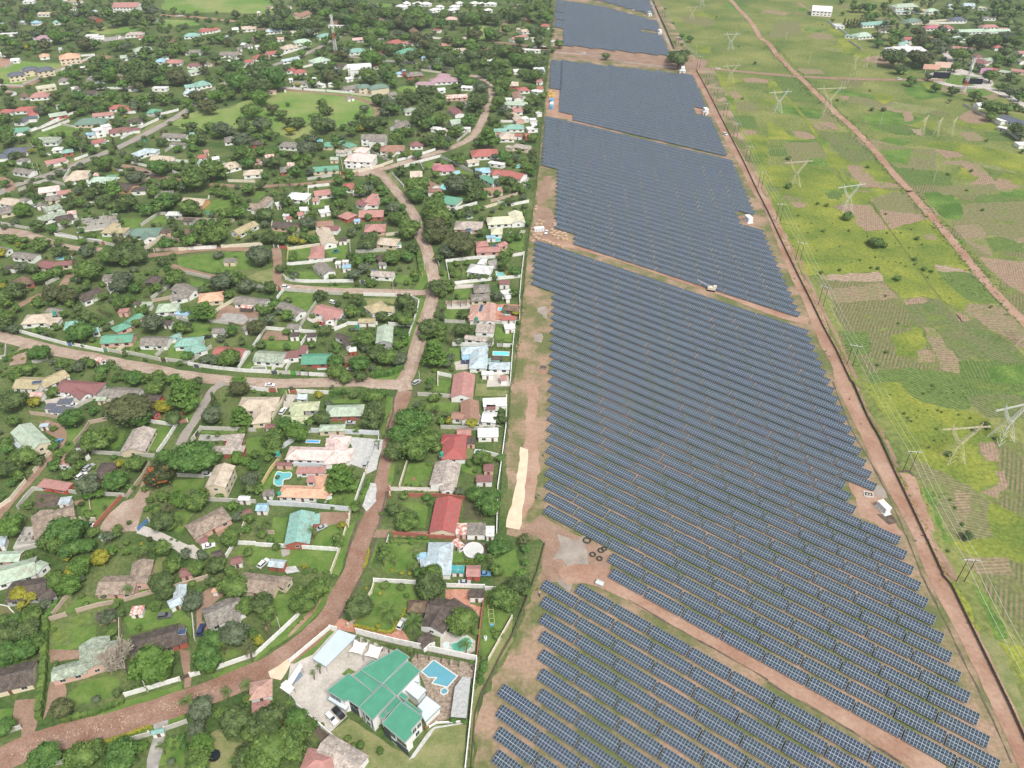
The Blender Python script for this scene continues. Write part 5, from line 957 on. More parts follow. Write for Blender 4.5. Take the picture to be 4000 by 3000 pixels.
# ------------------------------------------------------------ houses: roof wall type+storeys | wings x1,y1,x2,y2,width[,type] ; ... | name
HD = {
'A': '''k c g|-260,930,285,800,9|long dark brown house with a white gable end
gg p g|800,530,815,775,9;440,835,750,755,5.5;800,660,1000,615,8|mossy grey roofed pink house beside the bare tree
k b g|1120,590,1530,475,8.5;1555,430,1580,585,3,f|long dark roof speckled with rust behind the bare tree
wr w f0|1130,300,1240,290,3.6
lb w g|1550,70,1548,190,4.2;1450,240,1560,185,3.8|white angular shed with pale metal roof
gy w g|1760,345,2080,205,9;1900,300,2080,300,7|weathered grey house at the end of the dirt yard
k p g|830,345,985,300,3.8
k g g|60,110,400,60,9;330,190,440,110,6|dark weathered roof beside the yellow tree
b2 p g|850,55,1180,50,8;1180,60,1230,-150,7|brown tiled house with a pink front wall
o w f0|1830,125,1885,125,1.8
t w f0|1305,1358,1420,1332,1.4|turquoise gate canopy over the lower driveway''',
'B': '''b2 c g|-150,20,180,60,8;200,20,280,50,5|tan tiled house by the bend of the street
k w g|1480,245,1640,270,9;1620,240,1510,440,8.5;1440,500,1500,580,5;1660,220,1830,330,6|large dark tiled house with white gables in the palm garden
th k h|1310,250,1480,250,5|dark thatched shelter beside the palm garden drive
k w f|1840,150,1975,150,3.5|dark flat roofed white outhouse by the red paving
pt w h|-60,990,140,950,6|terracotta roofed house outside the mansion gate
rp b h|-40,1150,120,1110,4;140,1200,240,1180,4
g5 w g|560,1440,900,1640,8|pale grey roof behind the mansion back wall
rp w h|400,1590,700,1640,8|salmon red roof behind the mansion back wall''',
'E': '''g2 c g2|165,350,340,520,8.5|two-storey cream house with a patchy mint roof
lb g f0|90,480,225,555,3
lb w f0|340,360,420,350,2.5
m w h|490,0,870,30,9;640,30,740,90,6,g|dark maroon roofed white house with a gable
gy w g|880,45,1200,60,8|long weathered grey roof above the acacia
g2 c g|835,115,920,115,3.4
k r g|1230,95,1390,115,5;1260,190,1350,250,4|dark brown roof behind the yellow tree
pk w g|265,75,370,80,4
sl w f|390,190,470,190,4;500,150,620,150,4;440,215,620,225,4.5|cluster of dark and tan flat roofs with a white end wall
g5 c g|1240,360,1130,560,10|rust streaked brown house on the open lawn
g5 b f|2050,430,1990,605,6.5;1830,565,2115,560,4;1930,470,2100,470,3|flat angular beige roof beside the great green tree
s c g2|1940,680,1850,870,8|two-storey cream house with tan roof
b2 p h|1630,1270,1960,1100,8.5;1700,1340,1760,1310,3,g|pinkish brown hipped house with a red porch
k b h|945,670,870,810,7|dark thatched roof beside the parked vans
rp r f0|350,850,600,890,4.5|pink corrugated shed roof by the lane
lb w f|510,1010,610,1000,4|small pale blue roof on a white block
b2 c g|350,1090,385,1290,7.5;370,1150,635,1065,6.5|L-shaped brown tiled house with white verge
lb w f|-60,1370,50,1350,5
pg p g|-60,1480,180,1470,5
g2 w g|-60,1640,300,1540,9;290,1550,370,1580,5|big pale green roof at the end of the lower gardens
k p g|1820,1475,1920,1450,4
m w g|1990,1520,2090,1500,3.6;|small maroon shed with a white gable below the cabbage patch
m p g|1550,1620,1660,1600,4
t w f0|860,1310,935,1310,2
rp w g|540,690,600,590,4.5
k w f|650,530,700,530,2.5;690,580,750,610,2.5
w w g|2060,975,2160,980,2.5
m p g|2085,1130,2160,1080,3.5
m w g|1720,1340,1790,1320,3.4''',
'F': '''s c h|-150,160,185,160,10;60,160,40,330,8|large tan hipped house with cream walls
ol g h|290,190,545,180,6.5;340,150,360,300,5.5;215,300,490,300,6|olive green roof in several wings
g2 b h|600,225,930,215,8|long pale green roof over brick red walls
g2 c h|545,375,770,370,4.5|small pale green roofed cream annexe
b w f0|350,110,445,105,3.2
p w h|270,585,830,600,8;620,470,800,490,7;700,450,680,680,9|wide pale pink tiled villa with white walls
rp w f0|350,745,600,740,4;440,820,520,820,4
o w h|205,915,620,930,6.5;570,780,590,960,6|orange tiled house with a white front
t b g|395,1085,345,1360,9;520,1120,515,1210,3,f|teal roofed house with brick red gable
rp w g|1800,-110,1775,90,10|pinkish red gabled house with a white front wall
br w g|1845,125,1850,290,8;1690,255,1800,260,5|reddish brown tiled house with a white chimney
w w f|1960,160,2165,150,6;1955,260,2080,270,7,g|white flat roofed outbuildings with maroon panels
m w f|1990,200,2070,200,3.2
dr w h|1720,420,1705,640,10;1600,470,1730,480,5.5|dark red hipped house with a white front
rp r g|1735,405,1860,400,4.5
w w f|1915,420,2095,415,6|bright white flat roof behind the small pool
k p f|1820,490,1895,490,4
g5 w g|1660,650,1610,850,10.5;1650,850,1655,910,5.5|grey brown gabled house with a smaller front gable
m p f|1965,720,2055,720,4
m w f|1900,815,2045,815,4
dr c g|1665,965,1610,1260,10|long deep red gabled house with a cream front
wr p f|1725,1250,1820,1250,5.5|rust streaked pink lean-to roof
gy w f|1820,1250,1985,1250,6|ribbed grey roof with a white end wall
w w f|1985,1270,2060,1270,5
lb w h|1600,1355,1570,1640,9;1420,1560,1560,1540,6|steel blue metal roof with a pink stain
b w f0|1390,1490,1475,1480,3
t2 w f0|1690,1600,1800,1600,3.4
rp r g|1815,1600,1940,1600,5|pinkish red corrugated roof by the awning
lb b g|110,1530,250,1545,3.6|small white roofed brick store on the long lawn
m p g|170,680,310,685,2
gy w f0|60,940,150,940,3.5
m w g|80,355,160,360,3
wr w g|1715,1340,1780,1400,2.8
b w g|0,1050,100,1050,4''',
'H': '''gy w g|155,235,390,265,7|weathered grey gable with white ends by the lawn
gy w g|-40,180,90,200,6
k w f|50,395,165,395,3.6|small white block with a black roof
m c h|410,340,600,370,8;540,370,775,335,6|maroon roof in front of the long teal pool
th b h|130,560,360,510,9|dark thatched house with brick walls
k w g|860,710,1080,615,8.5;880,760,980,720,5,f|long dark gable among the palms
gy w f|1110,500,1220,495,5;1120,540,1215,530,3
m w f0|1170,590,1215,590,4
rp p f|1280,865,1390,860,4.4|small salmon pink block by the green roofs
s w h|250,950,550,930,9.5;520,980,640,980,7,f|wide tan house with white additions
gy w g|510,840,640,855,5
t w h|690,1020,900,990,8;980,1070,1065,1050,5,g|bright teal roof behind the leafy tree
g3 p g|1370,985,1510,890,5.5;1220,1070,1390,1000,6.5,h;1090,1150,1440,1130,8|long moss green roof stepping down to the street
gy w g|1520,1165,1820,1170,8|weathered grey gable with bright white walls
t2 w h|1890,1200,2190,1180,8;2010,1300,2210,1230,8|teal green hipped house by the street wall
g2 w h|1690,830,1930,810,9|pale green hip below the white house
gy w g|1900,570,2100,650,9;1820,710,2010,670,7|grey roofed white L-shaped house by the long drive
b w f|1910,880,2050,895,5
k w g|1770,975,1860,985,4.4
k k h|1590,510,1740,530,8
k w g|1440,775,1520,765,4
g2 w f|1520,800,1640,795,5
t w f0|1830,1170,1950,1120,3.5
y w g|170,1610,450,1620,9;420,1640,700,1510,8|yellow green roofed house with solar panels
wr w g|1040,1370,1110,1390,4
gy w g|1180,590,1210,640,4''',
'I': '''gy c f|480,320,615,320,5|small cream pump house with red doors on the green
rp w h|1400,265,1560,265,6.5;1495,160,1490,280,8|salmon hipped house beside the trampoline
gy w g|1500,340,1620,440,8|weathered grey gable on the walled corner lawn
b w f|1760,390,1855,385,4.5
w w f|1685,345,1745,345,3.8;1760,330,1830,330,3
o c h|205,720,480,690,10|coral orange hipped house between round trees
gy w g|620,720,940,760,8.5;590,730,660,720,8|long grey roof with a pale blue end
wr k f|665,810,800,815,5
gy w g|1085,780,1310,880,8|long grey gable on the fenced lawn
gy w g|355,1065,500,1065,5
gy w g|1170,1015,1305,1020,5|grey shed with white gable beside the long fence
k w f|1195,1125,1300,1120,4
k w f|1375,1130,1480,1125,4
rp w g|1480,810,1765,880,9;1590,880,1620,960,5|pinkish red gabled house with a small porch
r w g|380,1270,700,1300,8|bright red roof half hidden by a leafy tree
gg w g|820,1320,1140,1345,9|mossy pale grey roof between the white walls
m w f|1120,1350,1290,1330,6;1250,1310,1370,1310,3.5;1300,1270,1390,1265,4|maroon carport roof between two houses
bg b g|1320,1360,1640,1350,9|bright green roof by the green gate
k w g|1700,1110,1840,1170,4;1780,1180,1830,1240,3
w r f|1830,1290,1915,1280,4
th b g|1780,1360,1960,1360,6
gy w g|750,950,850,940,4;680,1050,760,1020,5''',
'J': '''s c h|210,100,430,120,9.5|cream tan hipped house with a green awning
g3 w f0|360,150,460,130,3
g5 w g|140,440,385,455,6.5|ribbed brown verandah roof by the corner
rp p h|1265,140,1400,130,7;1270,190,1530,180,7,g;1500,160,1590,120,5,g|salmon pink roofs around the teal pool
b w f|1380,70,1480,65,4
lg w h|1190,390,1440,420,10;1300,320,1380,330,7|pale grey hipped house in the long walled plot
gy c h|1240,620,1420,610,9;1210,720,1420,710,7|weathered grey hipped house with cream front
m w f|1520,560,1635,560,5
w w f|1540,670,1650,660,5;1590,720,1640,720,4
pt w h|1300,790,1290,960,9;1430,775,1420,970,5.5,g;1190,900,1290,910,6|pinkish tiled house with rooftop panels
th k h|1560,820,1740,840,5
r w f0|1540,950,1700,945,4
g5 w f|1270,1050,1470,1060,8;1150,1135,1460,1175,4,g|flat beige grey roof with a curved front wing
w w f|1575,1040,1690,1030,5
lb w h|1110,1290,1400,1270,7;1310,1260,1290,1480,8.5|large steel blue hipped house with a pale carport
lb w h|1410,1450,1640,1455,6
b w f0|1115,1370,1210,1360,4.5
t w f0|1370,1395,1530,1395,2.5
k k h|1435,1370,1560,1370,3.5
y w h|100,850,290,780,9;220,820,385,830,6,g|mustard yellow house behind the white corner wall
y w g|0,960,185,955,4.5
g2 g g2|290,1010,270,1190,8|tall pale green gable with a steel blue front
rp w g|1530,1580,1600,1575,4
w w f|1330,1540,1460,1540,3
k k g|210,260,290,300,6
gy w g|220,340,300,345,4''',
'K': '''r w h|0,90,140,85,8|red hip roof at the tree edge
r w h|160,70,400,60,9;330,60,360,130,8|red roofed house above the dull green one
g2 b g|520,125,715,95,9|pale green roof over brick by the white lane
sl w h|165,190,280,190,9;260,170,400,160,7,f|slate roof with flat cream wings
g3 w g|40,290,310,265,10|long green roof beside the white lane
g4 c h|815,200,1150,190,14|very wide dull green hip roof
rp w g|995,120,1225,100,8|pinkish red long roof below the trees
r w h|1180,50,1350,40,9;1300,70,1470,60,8|red hip roofs near the tall trees
g3 w h|1590,90,1735,85,9|green hip roof beside the road
k w h|1385,200,1540,180,9|charcoal hip roof by the white paling wall
w w f2|1000,300,1110,275,8;1090,260,1190,240,7|white modern flat roofed house
b w f|920,340,1040,335,6
m w h|1170,310,1420,275,10;1420,285,1510,280,5|maroon hip roof beside the white modern house
gg w h|350,405,640,390,12|charcoal green hip roof above the grey road
sl w h|40,520,310,500,10;-40,575,100,565,9|wide slate blue roofs at the field edge
rp w g|480,635,705,590,8|pink gabled roof beside the scalloped wall
gy w g|165,705,350,735,8;190,620,300,620,7,f|grey gable with white end above the junction
r w g|985,415,1110,385,8|small red roof beside the parked coach
t b h|670,530,790,510,7
w w h|560,500,680,490,6
gy w g|1760,330,2020,345,9;1840,440,2000,450,5,f|weathered roof with a white courtyard front
lb w h|1450,560,1600,510,9;1520,510,1700,520,8|steel grey roofs beside the verge
s w g|1640,570,1850,585,10;1780,600,1890,600,6|tan roofed white house on the diagonal lane
s w h|690,820,950,780,11;760,760,960,750,9|sandy hipped house at the road bend
r w f|760,825,850,820,5
pg w h|965,830,1220,830,12|wide mint green roof behind the round trees
k o g|1240,860,1440,895,11|dark roof with an orange gable end
p w g|410,925,640,895,10|pale pink roof inside the grey walled plot
rp w g|610,960,760,940,7
s w g|30,1030,220,1060,10|sandy gabled roof with white end on the left
gy w g|230,1030,310,1050,5
gy c h|480,1040,650,1010,8|grey hip roof with a cream front
gy c h|-20,1170,160,1130,11|blue grey hip roof over an orange and cream front
gg w g|400,1240,690,1160,9|long mossy green gabled roof
gg w g|470,1140,640,1090,8
k w h|590,1260,790,1220,10|dark brown roof with an orange end
gy w g|1160,1230,1260,1225,6
y w h|1110,1370,1370,1375,8;1190,1320,1260,1330,8|mustard roof beside the unfinished walls
g4 w h|1385,1390,1730,1380,11;1560,1370,1610,1450,8,g|wide dull green roof beside the paved drive
w g f|1800,1200,1980,1200,6
gy g h|1670,990,1870,970,10|grey thatched hump among the trees
s o g|1980,1030,2220,1050,11|tan roof with an orange gable by the blue tarpaulin
k w f|1420,940,1580,930,8
k g g|1980,1250,2090,1255,5
k p g|1740,1370,1840,1360,6
pk w g|1020,760,1080,765,5
g3 w f|1150,800,1260,795,5
t w g|2040,330,2100,320,5
th b h|1960,1390,2060,1390,8
wr w g|720,1180,820,1165,6
gy w f|400,1100,500,1090,7''',
'L': '''gy w h|480,395,640,380,11|grey hip roof behind the big dark trees
k b h|780,430,910,420,9
gy w h|1090,440,1290,455,10|weathered hip roof with white end by the park
wr w g|920,570,1020,555,6
g3 c h|1550,440,1670,450,9;1740,410,1880,470,8|dull green roofs behind the yellow bush
p w h2|1810,575,2110,590,15;1900,500,2040,510,10|pale pink two-storey house with a white front
g3 c g|1440,700,1720,680,9|long green roof with palms in front
g2 c g|1630,590,1720,590,6
s w h|690,755,900,740,9|cream hip roof behind the lane wall
s w h|450,695,640,650,12|wide tan hip roof with a round white patio
t w g|210,625,480,645,7|teal gable end between the tan roofs
r w g|200,570,290,560,7
w w g|350,590,430,580,6
gy b h|1085,720,1280,700,10|dark grey roof beside the bright acacia
rp w g|1450,960,1655,935,9|long pink red gable beside the acacia
rp w g|1440,1030,1510,1030,6
r w h|1770,900,1890,890,10|red pyramid roof at the junction
w w h|1175,990,1390,1010,11|white hip roof behind the dark tree
b2 w g|720,1090,900,1100,6.5;870,1100,965,1010,7;790,1140,900,1150,6,f|bent brown tiled house on the green lawn
k p g|1020,1285,1270,1310,9|dark brown roofed house before the round tree
rp w h|1960,1060,2160,1060,11;2050,1000,2130,1010,9|reddish tiled hip with a white gable
rp b g|1940,1170,2210,1165,11|coral red roof over a brick red wall
rp b h|1760,1190,1870,1230,9|pinkish red hip beside the blue awning
rp p h|2000,1345,2230,1340,11|rose red roof with pinkish walls
b w f0|1885,1275,1955,1270,4.5
y w g|590,1390,810,1280,8|mustard barrel roof with white arches beside the date palm
br w g|1470,1290,1660,1280,8|rust brown roof above the long tan one
s w g|1545,1340,1620,1510,9|long tan roof running towards the street
m w f|1580,1350,1725,1360,7|dull maroon flat roof beside the long tan one
k w f|1720,1480,1810,1475,5
w w f|1510,1180,1625,1160,6
w w g|1570,1120,1625,1115,5
w w f|1040,1100,1095,1090,6;1120,1210,1190,1210,4
rp w g|1270,1190,1340,1180,6
r w f|1150,1250,1215,1245,4
w w g|1300,1130,1390,1130,6
rp w g|820,610,880,620,5;820,660,890,655,6
wr w g|1165,650,1245,650,6
g5 w g|1790,500,1840,510,6;1700,510,1800,520,6
w w f|1910,690,1960,690,5''',
'M': '''gg w h|490,80,635,70,10|grey green hip roof below the park corner
t w h|665,55,780,65,8|teal hip roof beside the grey green one
m w g|1015,40,1095,110,9|maroon pyramid roof with a white gable
g2 w g|985,190,1110,175,11|pale green roof beside the flat tree
gy w g|380,250,515,190,10|grey gable with white end above the pink house
w w f|790,270,890,280,6;850,300,950,290,7
gy w g2|30,345,300,345,10;120,400,290,405,8,f|long grey roof over a white two-storey house
br w h|230,490,500,480,11;300,520,400,530,7|faded red roof above the cream street wall
m w h|550,445,700,440,9
rp w g|1670,70,1770,65,8
s p g|1660,100,1750,180,8
w w f|1770,170,1830,160,7;1850,180,1920,180,6
t2 w h|1570,260,1790,255,10;1460,285,1600,280,7,g|wide teal green roof by the field fence
hv w h|1520,355,1690,355,12|sandy pyramid roof below the teal one
r w f|1680,350,1770,355,6
r r g|1790,335,1860,330,7
w w f|1820,280,1930,270,7;1870,240,1930,240,6
r w h|1215,540,1510,525,14|large rose red hip roof above the street
s w g|1165,625,1290,605,7|sandy gabled cottage below the large red hip
mg w h|800,710,1030,690,12|magenta hip roof beside its small pool
hv b g|555,745,690,740,13|sandy brown hip with a brick gable
br w g|715,840,830,890,9;750,950,900,950,7,f|reddish gable over the walled pool
r w g|1560,725,1790,775,11;1430,750,1550,740,9,h|long red gable beside the teal pool
g3 w g|1350,780,1490,850,7
b w h|1265,730,1425,720,9|pale blue hip roof among shrubs
g3 w h|860,1020,1090,1060,12|green hip roof in the deep shade
br c g|1350,930,1545,910,10|faded brick roof by the white gateway
cr w h|1385,1270,1700,1250,11;1690,1160,1730,1280,9,g|large cream complex by the field fence
cr w h|1430,1380,1560,1380,9
g5 p h|1040,1310,1340,1320,12|grey brown hip with a blue solar roof
bl w f|1160,1375,1230,1370,4
g5 c f|1680,460,1850,490,8;1600,470,1680,490,5|roofless whitish ruin by the fence
w w f|1410,640,1580,665,5
w w f|1110,275,1215,275,5
g5 w g|870,300,960,290,6
m w g|2,1050,100,1090,7
g2 w h|1560,0,1830,10,9|pale green ridge below the fence corner
w w f|1580,-40,1660,-40,6
br w g|1500,320,1540,330,5
w w g|1940,90,1960,110,5''',
'N': '''rp w g2|985,20,1200,20,20|large white hall with a pink roof
y w f|580,5,690,10,14
s w g|330,105,440,105,9|cream gabled hall at the far left
t w h|455,185,525,180,9
b w h|285,185,340,190,9
mv w h|300,325,455,315,13|mauve hip roof among the far trees
g5 w h|1085,290,1245,285,10|pale grey long roof beside the gravel yard
r w g|1190,315,1245,310,6
o w h|335,480,425,470,10|orange pyramid roof behind the grey walls
o c h2|505,490,690,470,16|large orange tiled villa at the field corner
t w h|1590,300,1725,295,11|pale teal hip near the church road
r w h|1725,265,1835,250,10;1830,255,1885,240,8|red roof with a brown wing beside the teal one
g2 w h|1150,430,1310,410,12|pale green hip in the dense wood
g2 w g|1035,480,1100,475,9
sl c h2|60,645,210,625,11|two-storey cream flats with slate roof nearest the lane
sl c h2|185,600,325,580,11|two-storey cream flats behind the first block
sl c h2|300,605,455,580,12|two-storey cream flats rightmost of the three
rp w h|1430,530,1575,525,11|salmon roof right of the dark wood
b w h|1345,520,1430,515,9
m w h|1620,555,1740,555,8
g2 w g|1620,610,1715,590,9|pale green gable beside the dark maroon one
gy w g|1900,450,2065,445,10|long grey gabled house with white end
gy w g|1600,430,1740,430,9
t2 w h|1670,730,1810,705,13|turquoise roofed house beside the road trees
t w g|1590,735,1675,725,8
t w h|825,725,900,720,10|small teal hip behind the hedgerow
cr c f|310,760,480,735,12|cream flat roofed block on the left lane
rp w h|260,820,430,810,12|reddish roof below the cream flat block
gy w h|500,690,600,680,10
k g g|700,785,825,780,10
w w f|1320,755,1450,755,7
lb w h|1585,790,1720,785,10
gy w g|1110,740,1190,740,8
w w g|610,755,660,745,6
rp w h|680,180,730,175,8
w w f|740,305,850,300,9;790,320,900,310,7;830,335,860,335,6|row of white cube tanks on the gravel
th b h|1470,350,1520,350,9
th g h|160,820,250,810,9
s w g|2080,230,2212,220,12
w w g|2000,240,2060,235,8
r w g|2110,520,2180,510,9
gy w g|790,650,850,630,9;760,670,860,680,8
w w g|90,505,170,500,8
w w f|0,290,150,285,6
w g f|550,0,600,5,5
g4 w f0|1390,495,1460,490,5
w w f|200,8,300,5,10
rp g h|90,190,130,190,8
r w f|590,60,650,60,6
th b g|780,130,850,150,9
w w g|1930,520,1990,515,6
gy w g|2000,470,2050,480,5''',
'P': '''br c g|290,105,370,75,13|church with a steep brown roof
w w h|1020,35,1080,45,9
w w h|1060,20,1110,15,8
w w h|1135,25,1190,15,8
w w h|1190,20,1260,25,9
w w h|1255,70,1320,60,8
w w h|1300,45,1350,40,8
w w h|1390,70,1450,60,8
w w h|1400,40,1460,45,9
w w h|1440,20,1490,15,8
w w h|1545,20,1600,15,8
w w h|1600,25,1650,20,8
w w h|1660,20,1730,25,8
w w h|1645,70,1700,65,7
lb w h|60,220,185,210,10|pale steel roof at the park road
hv w g|195,225,320,220,9|sandy long gable behind the park road
r w h|950,305,1060,290,12|bright red hip near the mast
rp w h|1060,300,1110,305,8;1110,305,1190,300,7|chain of small reddish roofs near the mast
rp w h|1310,320,1400,315,9|coral hip roof beside the tree row
t2 w h|660,365,785,355,12|turquoise hip below the far trees
g3 w h|1015,380,1130,345,10|mint green gable among tall trees
m w h|845,380,930,378,9|dark maroon hip in the trees right of the mast
pk g g|690,275,770,268,8
r w g|70,375,175,358,10|red gabled roof with a white end left of the mast
r w h|-20,410,90,395,11|red hip roof beside the gravel drive
s w h|180,345,290,325,12|sandy grey hip behind the white wall
pg w h|270,300,390,285,11|mint hip roof beside the avenue
t2 w h|440,260,550,245,11|dull teal roof beside the avenue
lb w g|180,430,305,405,7|long narrow pale roof beside the avenue
pg w h|395,440,510,415,13|wide pale mint hip left of the mast foot
k w g|575,455,645,465,8
w w f3|655,475,830,465,13;680,490,760,490,12|white unfinished three-storey block
r w h|265,515,360,505,10|vivid red hip roof near the park
r w h|205,500,280,490,9
gy w g|260,590,370,580,9|weathered roof between park trees
gy w g|625,625,745,605,10|long weathered roof beside the green tower
g4 c h2|725,625,820,610,10;810,630,945,610,11|two-storey cream house with dull green hip
mv w h|1250,575,1450,565,12;1300,540,1400,540,9|broad mauve roof above the grassy plot
mv w h|1150,595,1285,600,8|mauve roof left of the broad mauve one
gy b h|1080,535,1200,525,11|grey hip with pale blue walls
b b f2|1050,505,1080,505,4
wr p g|1360,685,1520,675,9|rust patched roof above the curving street
gy g h|1445,740,1520,735,10
hv b g|1820,590,1890,590,11|brown pyramid roof on a pinkish house
r w h|1880,640,1970,635,9|red roof below the brown pyramid
gy w g|1870,680,1930,690,8
rp w g|1835,270,1945,245,9|pink long roof by the tree line
r w h|2050,180,2115,180,10|red pyramid roof at the field fence
s w f|1980,275,2070,270,8
s w g|1905,215,1975,205,9|tan gable near the far corner
lb w g|2000,500,2070,490,9|pale steel roof beside the field fence
w w g|1850,500,1910,495,7
w w f|1930,355,2050,360,5
th b h|1925,130,2010,130,10
s w g|1420,350,1515,345,10|sandy roof in the tree line
r w g|1610,350,1670,350,8
pk w h|1360,130,1450,130,10
r w f|1280,210,1330,215,6
th b h|1100,215,1165,210,10
rp w g|890,130,930,120,7;1010,120,1040,115,7
w w f|520,180,700,185,4
th b g|530,150,590,150,10
rp w g|390,215,430,220,7
th b g|0,205,70,200,9
pk c f|75,655,145,650,7|pinkish block at the edge of the park
w w g|1305,635,1360,630,7
gy w g|950,665,1010,660,9
w w g|640,560,690,550,6
rp w f|845,470,890,470,9
w w g|1400,390,1465,395,7
w w g|1630,415,1700,425,8
g4 w h|820,330,890,330,8
gy w g|860,275,920,275,9
b w h|1190,410,1230,410,6
b w h|1010,525,1080,520,6
br w g|1870,655,1890,700,8
w w g|1920,30,1960,60,7
rp w g|2025,575,2060,580,6
w w g|1990,640,2060,650,6
gy w g|1850,20,1880,10,6
rp p g|1840,775,1920,770,7
gy w g|650,700,700,690,5
w w f|450,600,490,610,5;520,600,560,600,5
pk w g|150,270,200,268,6
k w f|200,640,215,640,3
w w g|230,565,260,560,5
w w g|1480,615,1560,620,6''',
'Q': '''w w f|345,360,395,350,6|white gatehouse by the crossing road
w w f|1450,605,1500,610,5
lg w f|1262,285,1290,285,5
lg w f|1655,960,1690,965,5
r w h|225,690,260,690,9
r w g|210,750,265,745,7
w w g|185,585,275,580,8
w w f|1175,118,1205,115,5''',
'Z': '''w w g2|385,45,560,55,22|large white hangar in the far field
t2 w g|800,195,1055,175,12|long teal roof behind the poplars
lg w f|570,215,650,215,14
pg w h|755,300,890,290,14|pale mint hip roof beside the poplars
t w f|670,300,750,310,6
g2 w h|1080,50,1285,40,14|pale green roof at the far lane
lb w f|1100,95,1230,100,9
y w g|1260,80,1360,80,9
pg w h|1365,90,1455,80,11|small mint hip beyond the lane
g4 w h|1185,180,1300,165,13|dull green hip beyond the lane
sl w h|1570,160,1710,160,12|slate hip with white walls in the far plot
mg w h|1350,230,1595,230,11|long rose red roof behind the trees
pg w g|1645,255,1860,250,10;1860,255,2085,248,9|very long pale green school roof
rp w h|1840,225,1980,220,9
r w g2|1175,320,1245,320,9|tall white house with a red roof
lg w h|1025,420,1370,420,15;1150,395,1240,395,12|wide white house with a pale roof
t w h|1120,370,1220,375,9
lb w h|1570,330,1690,325,12|pale steel hip above the roundabout
rp w g|1590,395,1795,415,9|long salmon gable above the roundabout
r w h|1945,400,2025,400,9
m w h|1765,510,1900,540,12;1780,480,1850,480,9|dark maroon roof above the roundabout
g2 w h|1870,510,1990,510,9
br w g|1340,310,1450,320,8
k w g|970,245,1100,245,8
lb w g|1690,25,1790,30,12;1560,35,1660,40,11
cr w f|1820,60,1905,70,9
rp c f|2100,600,2260,620,10|pinkish shop row beside the roundabout
r c f|1880,590,1990,600,9
g2 c f|2000,610,2090,625,9
sl w g|2030,985,2250,1060,12|long slate roofed hall on the right margin
w w f|1990,1035,2085,1030,8
w g f|1990,1090,2070,1110,5
w w g|1800,890,1865,885,8
rp w g|2160,440,2260,440,8
w w f|1440,540,1550,545,4
w w f|2150,1240,2260,1240,8
gy w g|2080,480,2212,520,8
gy w f|1850,150,1960,150,9
rp w g|1990,240,2070,240,8'''}
def load_houses():
    for T, s in HD.items():
        for ln in s.split('\n'):
            q = ln.split('|'); a = q[0].split(); house(T, a[0], a[1], a[2], [w_ for w_ in q[1].split(';') if w_.strip()], q[2] if len(q) > 2 else None)
